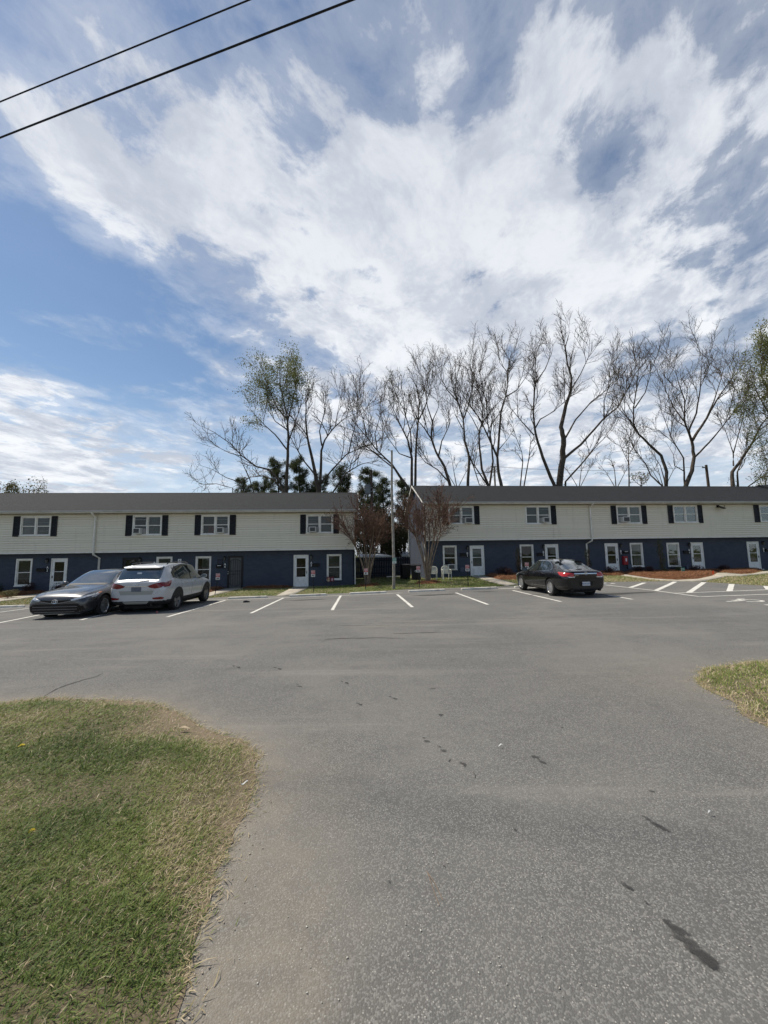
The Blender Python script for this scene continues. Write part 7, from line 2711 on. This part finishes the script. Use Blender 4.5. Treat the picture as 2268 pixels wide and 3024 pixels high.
for i, (px, py, w_, h_, mt, lab) in enumerate([(250, 1735, 20, 72, L_holly, 'dark columnar shrub on the wall behind the grey sedan'), (1534, 1704, 19, 84, L_holly, 'dark columnar shrub left of the B2 window'), (1740, 1700, 18, 78, L_holly, 'dark columnar shrub at the downspout behind the black sedan'),
                                               (1957, 1692, 24, 94, L_green, 'tall green columnar shrub left of the B4 window')]):
    shrub('columnar_shrub', lab, px, py, w_, h_, mt, 90 + i, 1500, .05, col=True, group='columnar shrubs on the walls')

# ---- crape myrtles
def crape(c, seed, Hh, rad, label, px_lean=0.0):
    rngt = np.random.default_rng(seed)
    base = np.array([c.x, c.y, hz(c.x, c.y)])
    root = empty('crape_myrtle', base, 0, label, 'tree', 'multi-stemmed leafless trees in straw rings')
    tb, tw = Tubes(), Tubes()
    tips = []
    ns = 10
    spec = [dict(n=9, t0=.36, ang=(12, 40), len=1.9, pts=6, r=(.024, .012), up=.20, up2=.02, wig=.12, sides=4, tap=.6),
            dict(per=5.6, t0=.15, ang=(15, 50), len=.85, pts=4, r=(.013, .008), up=.08, up2=.0, wig=.16, sides=3),
            dict(per=4.2, t0=.2, ang=(20, 60), len=.34, pts=3, r=(.009, .006), up=.05, up2=0, wig=.2, sides=3)]
    for k in range(ns):
        a = 2 * np.pi * (k + rngt.uniform(-.3, .3)) / ns
        out = rad * rngt.uniform(.40, .95)
        h = Hh * rngt.uniform(.55, .84)
        d = np.array([math.cos(a), math.sin(a)])
        pts = []
        for t in np.linspace(0, 1, 8):
            q = .10 * (1 - t) + out * (t ** 1.7)
            w_ = .07 * math.sin(t * 6 + k * 2)
            pts.append([base[0] + d[0] * q + w_ * t, base[1] + d[1] * q + .05 * math.sin(t * 5 + k), base[2] - .1 + h * t])
        rr = np.linspace(.052, .014, 8) * rngt.uniform(.75, 1.15)
        tb.add(pts, rr, 7)
        if True:
            grow(None, tw, rngt, np.array(pts[2:]), rr[2:], 0, spec, tips)
    link('trunk', tb.mesh('trunk', base), M_bark2, root)
    link('crown', tw.mesh('crown', base), M_twig2, root)
    tp_ = np.array([t[0] for t in tips])
    keep = rngt.random(len(tp_)) < .55
    V, Fq, t = leaf_cloud(tp_[keep], .07, rngt, base, .03, .8)
    leaf_obj('seed_heads', V, Fq, t, L_seed, root)


crape(C1, 51, 5.9, 2.1, 'leafless multi-stemmed tree with brown seed heads left of the slim wooden pole')
crape(C2, 52, 6.0, 2.2, 'leafless multi-stemmed tree with brown seed heads in front of the plastic chairs')

# broken stump by the wall
g = on_ground(781, 1731)
base = np.array(g)
st_ = empty('tree_stump', g, 0, 'broken dead trunk stub with two short arms against the navy wall', 'stump')
tb = Tubes()
s_ = g.y / F
tb.add(np.array([[0, 0, -.05], [.01, 0, .35], [-.02, .02, .75], [.05, 0, 1.05], [.06, 0, 1.38]]) + base, [.13, .10, .09, .075, .05], 8)
tb.add(np.array([[-.02, 0, .62], [-.12, 0, .85], [-.2, 0, 1.05], [-.26, 0, 1.28]]) + base, [.06, .05, .04, .025], 7)
tb.add(np.array([[.04, 0, .95], [-.02, 0, 1.15], [-.03, 0, 1.36]]) + base, [.05, .04, .03], 7)
link('trunk', tb.mesh('trunk', base), M_bark, st_)
rg = np.random.default_rng(3)
pos = np.column_stack([rg.normal(0, .09, 160), rg.normal(-.05, .07, 160), rg.uniform(.1, 1.1, 160)])
V, Fq, t = leaf_cloud(pos + base, .06, rg, base, .02)
leaf_obj('ivy', V, Fq, t, L_holly, st_)
def blade_mat(name):
    m = bpy.data.materials.new(name)
    m.use_nodes = True
    t = NT(m.node_tree)
    b = t.n['Principled BSDF']
    a = t.add('ShaderNodeAttribute', attribute_name='tint').outputs['Fac']
    n = t.add('ShaderNodeValToRGB')
    cr = n.color_ramp
    cr.elements[0].position = 0.0
    cr.elements[0].color = (0.060, 0.098, 0.018, 1)
    cr.elements[1].position = 1.0
    cr.elements[1].color = (0.62, 0.52, 0.36, 1)
    for p, c in ((.30, (0.135, 0.185, 0.035)), (.55, (0.22, 0.255, 0.062)), (.68, (0.29, 0.25, 0.11)), (.82, (0.44, 0.355, 0.21))):
        e = cr.elements.new(p)
        e.color = (*c, 1)
    t.l.new(a, n.inputs[0])
    t.put(b.inputs['Base Color'], n.outputs[0])
    b.inputs['Roughness'].default_value = .6
    b.inputs['Specular IOR Level'].default_value = .3
    tl = t.add('ShaderNodeBsdfTranslucent')
    t.put(tl.inputs[0], n.outputs[0])
    mx = t.add('ShaderNodeMixShader', ins={0: .30})
    t.l.new(b.outputs[0], mx.inputs[1])
    t.l.new(tl.outputs[0], mx.inputs[2])
    t.l.new(mx.outputs[0], t.n['Material Output'].inputs[0])
    return m


M_blade = blade_mat('grass_blades')


def blades(name, label, x, y, z, ln, wd, tint, lay, lean_dir, seed, parent=None):
    """two-segment blades: quad + triangle"""
    r = np.random.default_rng(seed)
    n = len(x)
    az = np.where(r.random(n) < .55, r.normal(lean_dir, .7, n), r.uniform(0, 2 * np.pi, n))
    el = np.radians(np.clip(r.normal(lay, 18, n), 4, 80))
    d1 = np.stack([np.cos(az) * np.cos(el), np.sin(az) * np.cos(el), np.sin(el)], 1)
    el2 = el - np.radians(r.uniform(8, 40, n))
    az2 = az + r.normal(0, .25, n)
    d2 = np.stack([np.cos(az2) * np.cos(el2), np.sin(az2) * np.cos(el2), np.sin(el2)], 1)
    s = np.stack([-np.sin(az), np.cos(az), np.zeros(n)], 1)
    s = nrm(s + r.normal(0, .35, (n, 3)))
    b = np.stack([x, y, z], 1)
    m = b + d1 * (ln * .5)[:, None]
    e = m + d2 * (ln * .5)[:, None]
    e[:, 2] = np.maximum(e[:, 2], z + .004)
    w2 = (wd / 2)[:, None]
    V = np.stack([b - s * w2, b + s * w2, m + s * w2 * .9, m - s * w2 * .9, e], 1).reshape(-1, 3)
    i = np.arange(n)[:, None] * 5
    Fq = (i + np.array([[0, 1, 2, 3]])).astype(np.int32)
    Ft = (i + np.array([[3, 2, 4]])).astype(np.int32)
    me = np_mesh(name, V, [Fq, Ft])
    at_ = me.attributes.new('tint', 'FLOAT', 'POINT')
    at_.data.foreach_set('value', np.repeat(np.clip(tint, 0, 1), 5).astype(np.float32))
    o = link(name, me, M_blade, parent)
    if label:
        tag(o, label, 'grass', kind='stuff')
    else:
        o['kind'] = 'stuff'
    return o


def scatter(P, n, box, seed):
    r = np.random.default_rng(seed)
    x = r.uniform(box[0], box[1], n)
    y = r.uniform(box[2], box[3], n)
    k = inside(P, x, y)
    return x[k], y[k], r


# near left lawn: dense where the camera stands close
LLc = resample(LAWN_L, 0.25)
parts = []
for box, n, sc in (((-2.6, -.3, .6, 2.6), 52000, .75), ((-4.2, .2, 1.6, 3.6), 70000, .95), ((-6.5, .3, 3.0, 5.6), 76000, 1.25), ((-10, -3, .5, 5.6), 26000, 1.7), ((-6, -.4, -3, .8), 9000, 1.6)):
    x, y, r = scatter(LLc, n, box, 200 + n)
    d = edge_dist(LLc, x, y)
    bare = .8 * np.exp(-d / .11) + 1.1 * np.exp(-((x + 1.75) / .8) ** 2 - ((y - 3.95) / .5) ** 2) + .9 * np.exp(-((x + 2.9) / 1.0) ** 2 - ((y - 4.75) / .28) ** 2)
    g1 = fbm(x, y, 1.3, 31)
    g2 = fbm(x, y, 5.0, 33)
    green = .72 + 1.5 * (g1 - .5) + .9 * (g2 - .5) - .85 * bare + .12 * (y > 3.2)
    keep = r.random(len(x)) < np.clip(1.0 - .6 * bare + 1.2 * (g2 - .5), .16, 1)
    x, y, green, bare = x[keep], y[keep], green[keep], bare[keep]
    m = len(x)
    dead = r.random(m) > np.clip(green + .12, .10, .90)
    tint = np.where(dead, r.uniform(.64, 1.0, m), np.clip(r.normal(.30, .13, m) - .75 * (g1[keep] - .48), 0, .60))
    ln = r.gamma(6, 1 / 6, m) * np.where(dead, .034, .037) * sc ** .5 * np.where(bare > .6, .7, 1)
    wd = r.uniform(.0028, .0058, m) * sc * np.where(dead, .7, 1)
    z = H(x, y) + .004 + .030 * sst(edge_dist(LLc, x, y) / .4)
    parts.append((x, y, z, ln, wd, tint))
x, y, z, ln, wd, tint = [np.concatenate([p[k] for p in parts]) for k in range(6)]
blades('grass', 'short mixed green and straw coloured grass of the left foreground verge', x, y, z, ln, wd, tint, 26, .9, 1)
# straw and dead blades fraying over the edge of the paving
for P_, nm, nb, sd in ((LL, 'straw coloured dead grass fraying over the edge of the left verge', 5000, 5), (LR, 'straw coloured dead grass fraying over the edge of the right corner lawn', 6000, 6)):
    r = np.random.default_rng(sd)
    near_ = P_[(np.abs(P_[:, 0]) < 7.5) & (P_[:, 1] > .3) & (P_[:, 1] < 7)]
    k = r.integers(0, len(near_), nb)
    q_ = near_[k] + r.normal(0, .022, (nb, 2)) + r.normal(0, .02, (nb, 2)) * (r.random((nb, 1)) < .3) * 3
    thin = r.random(nb) < .25 + 1.1 * fbm(q_[:, 0], q_[:, 1], 3.0, 8) * (fbm(q_[:, 0], q_[:, 1], 9.0, 4) > .42)
    q_ = q_[thin]
    m = len(q_)
    blades('dead_grass', nm, q_[:, 0], q_[:, 1], H(q_[:, 0], q_[:, 1]) + .005, r.gamma(6, 1 / 6, m) * .038, r.uniform(.002, .005, m), np.where(r.random(m) < .8, r.uniform(.66, .97, m), r.uniform(.2, .5, m)), 14, .6, sd)
# near right lawn
LRc = resample(LAWN_R, 0.3)
x, y, r = scatter(LRc, 80000, (3.2, 9, 1.5, 6.5), 77)
d = edge_dist(LRc, x, y)
g1 = fbm(x, y, 1.1, 41)
bare = np.exp(-d / .10) + .5 * np.exp(-((x - 4.4) / .5) ** 2 - ((y - 4.55) / .3) ** 2)
green = .88 + 1.1 * (g1 - .5) - .8 * bare
keep = r.random(len(x)) < np.clip(1 - .6 * bare, .15, 1)
x, y, green = x[keep], y[keep], green[keep]
m = len(x)
dead = r.random(m) > np.clip(green, .08, .9)
tint = np.where(dead, r.uniform(.62, 1.0, m), np.clip(r.normal(.42, .14, m), 0, .62))
blades('grass', 'short patchy grass on the corner lawn at the right edge', x, y, H(x, y) + .004 + .03 * sst(edge_dist(LRc, x, y) / .4), r.gamma(6, 1 / 6, m) * .055, r.uniform(.004, .008, m), tint, 34, .9, 2)
# grass strip along the buildings
r = np.random.default_rng(9)
n = 190000
x = r.uniform(-27, 30, n)
y = edge_y(x) + .02 + r.random(n) * (wall_y(x) - edge_y(x) - .15)
gap = (x > -2.2) & (x < 3.0)
y = np.where(gap & (r.random(n) < .25), r.uniform(25, 32.2, n), y)
keep = np.ones(n, bool)
for P in BEDS.values():
    keep &= ~inside(P, x, y)
WALKS = [o for o in bpy.data.objects if o.name.startswith('walkway')]
for o in WALKS:
    pv = np.array([v.co[:2] for v in o.data.vertices])
    lo, hi = pv.min(0), pv.max(0)
    q = keep & (x > lo[0]) & (x < hi[0]) & (y > lo[1]) & (y < hi[1])
    if q.any():
        bv = BVHTree.FromPolygons([v.co[:] for v in o.data.vertices], [p.vertices[:] for p in o.data.polygons])
        for i in np.nonzero(q)[0]:
            if bv.ray_cast(Vector((x[i], y[i], 5)), Vector((0, 0, -1)))[0] is not None:
                keep[i] = False
x, y = x[keep], y[keep]
m = len(x)
g1 = fbm(x, y, .8, 51)
green = .62 + 1.1 * (g1 - .5) + .15 * ((x > -4) & (x < 7)) - .25 * (x > 8)
dead = r.random(m) > np.clip(green, .1, .93)
tint = np.where(dead, r.uniform(.60, .95, m), np.clip(r.normal(.40, .14, m), 0, .6))
blades('grass', 'mown grass strip between the parking stalls and the buildings', x, y, H(x, y) - .01, r.gamma(6, 1 / 6, m) * .075, r.uniform(.012, .024, m), tint, 45, .9, 3)

# loose pine straw on the beds
px_, py_, pz_ = [], [], []
r = np.random.default_rng(10)
for P in BEDS.values():
    lo, hi = P.min(0), P.max(0)
    k = int(900 * (hi[0] - lo[0]) * (hi[1] - lo[1]))
    xx, yy = r.uniform(lo[0], hi[0], k), r.uniform(lo[1], hi[1], k)
    q = inside(P, xx, yy)
    xx, yy = xx[q], yy[q]
    dd = edge_dist(P, xx, yy)
    px_.append(xx)
    py_.append(yy)
    pz_.append(H(xx, yy) + .02 + .10 * sst(dd / .35) + .06 * sst(dd / .2) * (fbm(xx, yy, 4.0, 2) - .4))
x, y, z = np.concatenate(px_), np.concatenate(py_), np.concatenate(pz_)
m = len(x)
o = blades('pine_straw', 'loose rust brown pine needles spread over the planting beds', x, y, z, r.uniform(.10, .20, m), r.uniform(.006, .012, m), r.random(m), 16, 1.2, 4)
o['category'] = 'pine straw'
o.data.materials.clear()
o.data.materials.append(leaf_mat('straw_needles', (0.075, 0.030, 0.014), (0.34, 0.165, 0.08), .1))

# dry leaf bits and pebbles on the near lawn edge and asphalt
def crumbs(name, label, cat, pts, size, mat, seed, flat=.28):
    r = np.random.default_rng(seed)
    base = np.array([[1, 0, 0], [-.5, .8, 0], [-.6, -.7, 0], [0, 0, .7], [0, 0, -.3]])
    tris = np.array([[0, 1, 3], [1, 2, 3], [2, 0, 3], [1, 0, 4], [2, 1, 4], [0, 2, 4]])
    n = len(pts)
    a = r.uniform(0, 6.28, n)
    c, s = np.cos(a), np.sin(a)
    B = base[None] * r.uniform(.6, 1.3, (n, 5, 1)) * (size * r.uniform(.5, 1.5, n))[:, None, None]
    B[:, :, 2] *= flat
    X_ = B[:, :, 0] * c[:, None] - B[:, :, 1] * s[:, None]
    Y_ = B[:, :, 0] * s[:, None] + B[:, :, 1] * c[:, None]
    V = np.stack([X_, Y_, B[:, :, 2]], -1) + pts[:, None]
    Fq = (np.arange(n)[:, None, None] * 5 + tris[None]).reshape(-1, 3).astype(np.int32)
    o = link(name, np_mesh(name, V.reshape(-1, 3), Fq), mat)
    tag(o, label, cat, kind='stuff')


r = np.random.default_rng(12)
k = r.integers(0, len(LL), 6000)
p = LL[k] + r.normal(0, .07, (6000, 2))
p = p[(np.abs(p[:, 0]) < 9) & (p[:, 1] > 0) & (p[:, 1] < 8)]
crumbs('grit', 'scattered grit and soil crumbs along the edge of the left verge', 'grit', np.column_stack([p, H(p[:, 0], p[:, 1]) + .004]), .005, pmat('grit', (.38, .32, .25), .9, vary=.4, vscale=40), 5)
x, y = r.uniform(-1.5, 4.5, 900), 1.2 + 5 * r.random(900) ** 1.6
q = ~inside(LLc, x, y)
x, y = x[q], y[q]
crumbs('pebbles', 'pale loose stone chips scattered on the foreground asphalt', 'pebbles', np.column_stack([x, y, H(x, y) + .003]), .0045, pmat('pale_chips', (.48, .45, .39), .8, vary=.3, vscale=50), 6)

# dandelions and dropped dry leaves on the verge
M_yellow = pmat('dandelion_yellow', (.62, .48, .02), .6, vary=.2, vscale=60)
M_leafdry = pmat('dry_leaf', (.42, .33, .22), .8, vary=.25, vscale=40)
for px, py, rr_, lab in [(64, 2203, .022, 'yellow dandelion head further back on the left verge'), (94, 2456, .016, 'yellow dandelion head nearer the camera on the left verge')]:
    g = on_ground(px, py, .035)
    e = empty('dandelion', g - Vector((0, 0, .03)), 0, lab, 'flower', 'dandelions on the verge')
    fl = MB()
    for ring_k, (q, hgt) in enumerate(((rr_, .034), (rr_ * .7, .040), (rr_ * .4, .044))):
        for i in range(10):
            a = i * .628 + ring_k * .3
            fl.add([(0, 0, hgt - .006), (q * math.cos(a - .25), q * math.sin(a - .25), hgt), (q * 1.1 * math.cos(a), q * 1.1 * math.sin(a), hgt + .002), (q * math.cos(a + .25), q * math.sin(a + .25), hgt)], [(0, 1, 2, 3)])
    fl.build('flower_head', M_yellow, e)
    MB().tube([(0, 0, -.02), (0, 0, .032)], .0025, 5).build('stem', M_blade, e)
for i, (px, py, L, a, lab) in enumerate([(545, 2155, .10, .1, 'long pale dry leaf on the bare corner of the verge'), (262, 2702, .030, .4, 'curled pale leaf scrap on the near verge'), (120, 2240, .035, -.2, 'pale leaf scrap beside the far dandelion'), (520, 2618, .035, 1.0, 'pale leaf scrap near the verge edge'), (722, 2318, .045, .2, 'crumpled white scrap at the tip of the verge'),
                                         (1478, 2207, .035, -.1, 'thin pale twig scrap on the open asphalt'), (2098, 2407, .03, .1, 'white scrap on the asphalt at the right')]):
    g = on_ground(px, py, .03 if px < 760 else .003)
    vs, fs = [], []
    n = 7
    for k in range(n):
        t = k / (n - 1)
        wv = L * .16 * math.sin(math.pi * (.08 + .84 * t))
        zz_ = .010 * math.sin(t * 4 + i)
        vs += [(L * (t - .5), -wv, zz_ + .004), (L * (t - .5), 0, zz_), (L * (t - .5), wv, zz_ + .006)]
    for k in range(n - 1):
        for j in (0, 1):
            fs.append((3 * k + j, 3 * k + j + 1, 3 * k + j + 4, 3 * k + j + 3))
    o = MB().add(vs, fs).build('dry_leaf', M_leafdry if i < 4 else M_paper, None, smooth=True, loc=g + Vector((0, 0, .012)), rot=(0, 0, a))
    tag(o, lab, 'leaf' if i < 4 else 'litter')
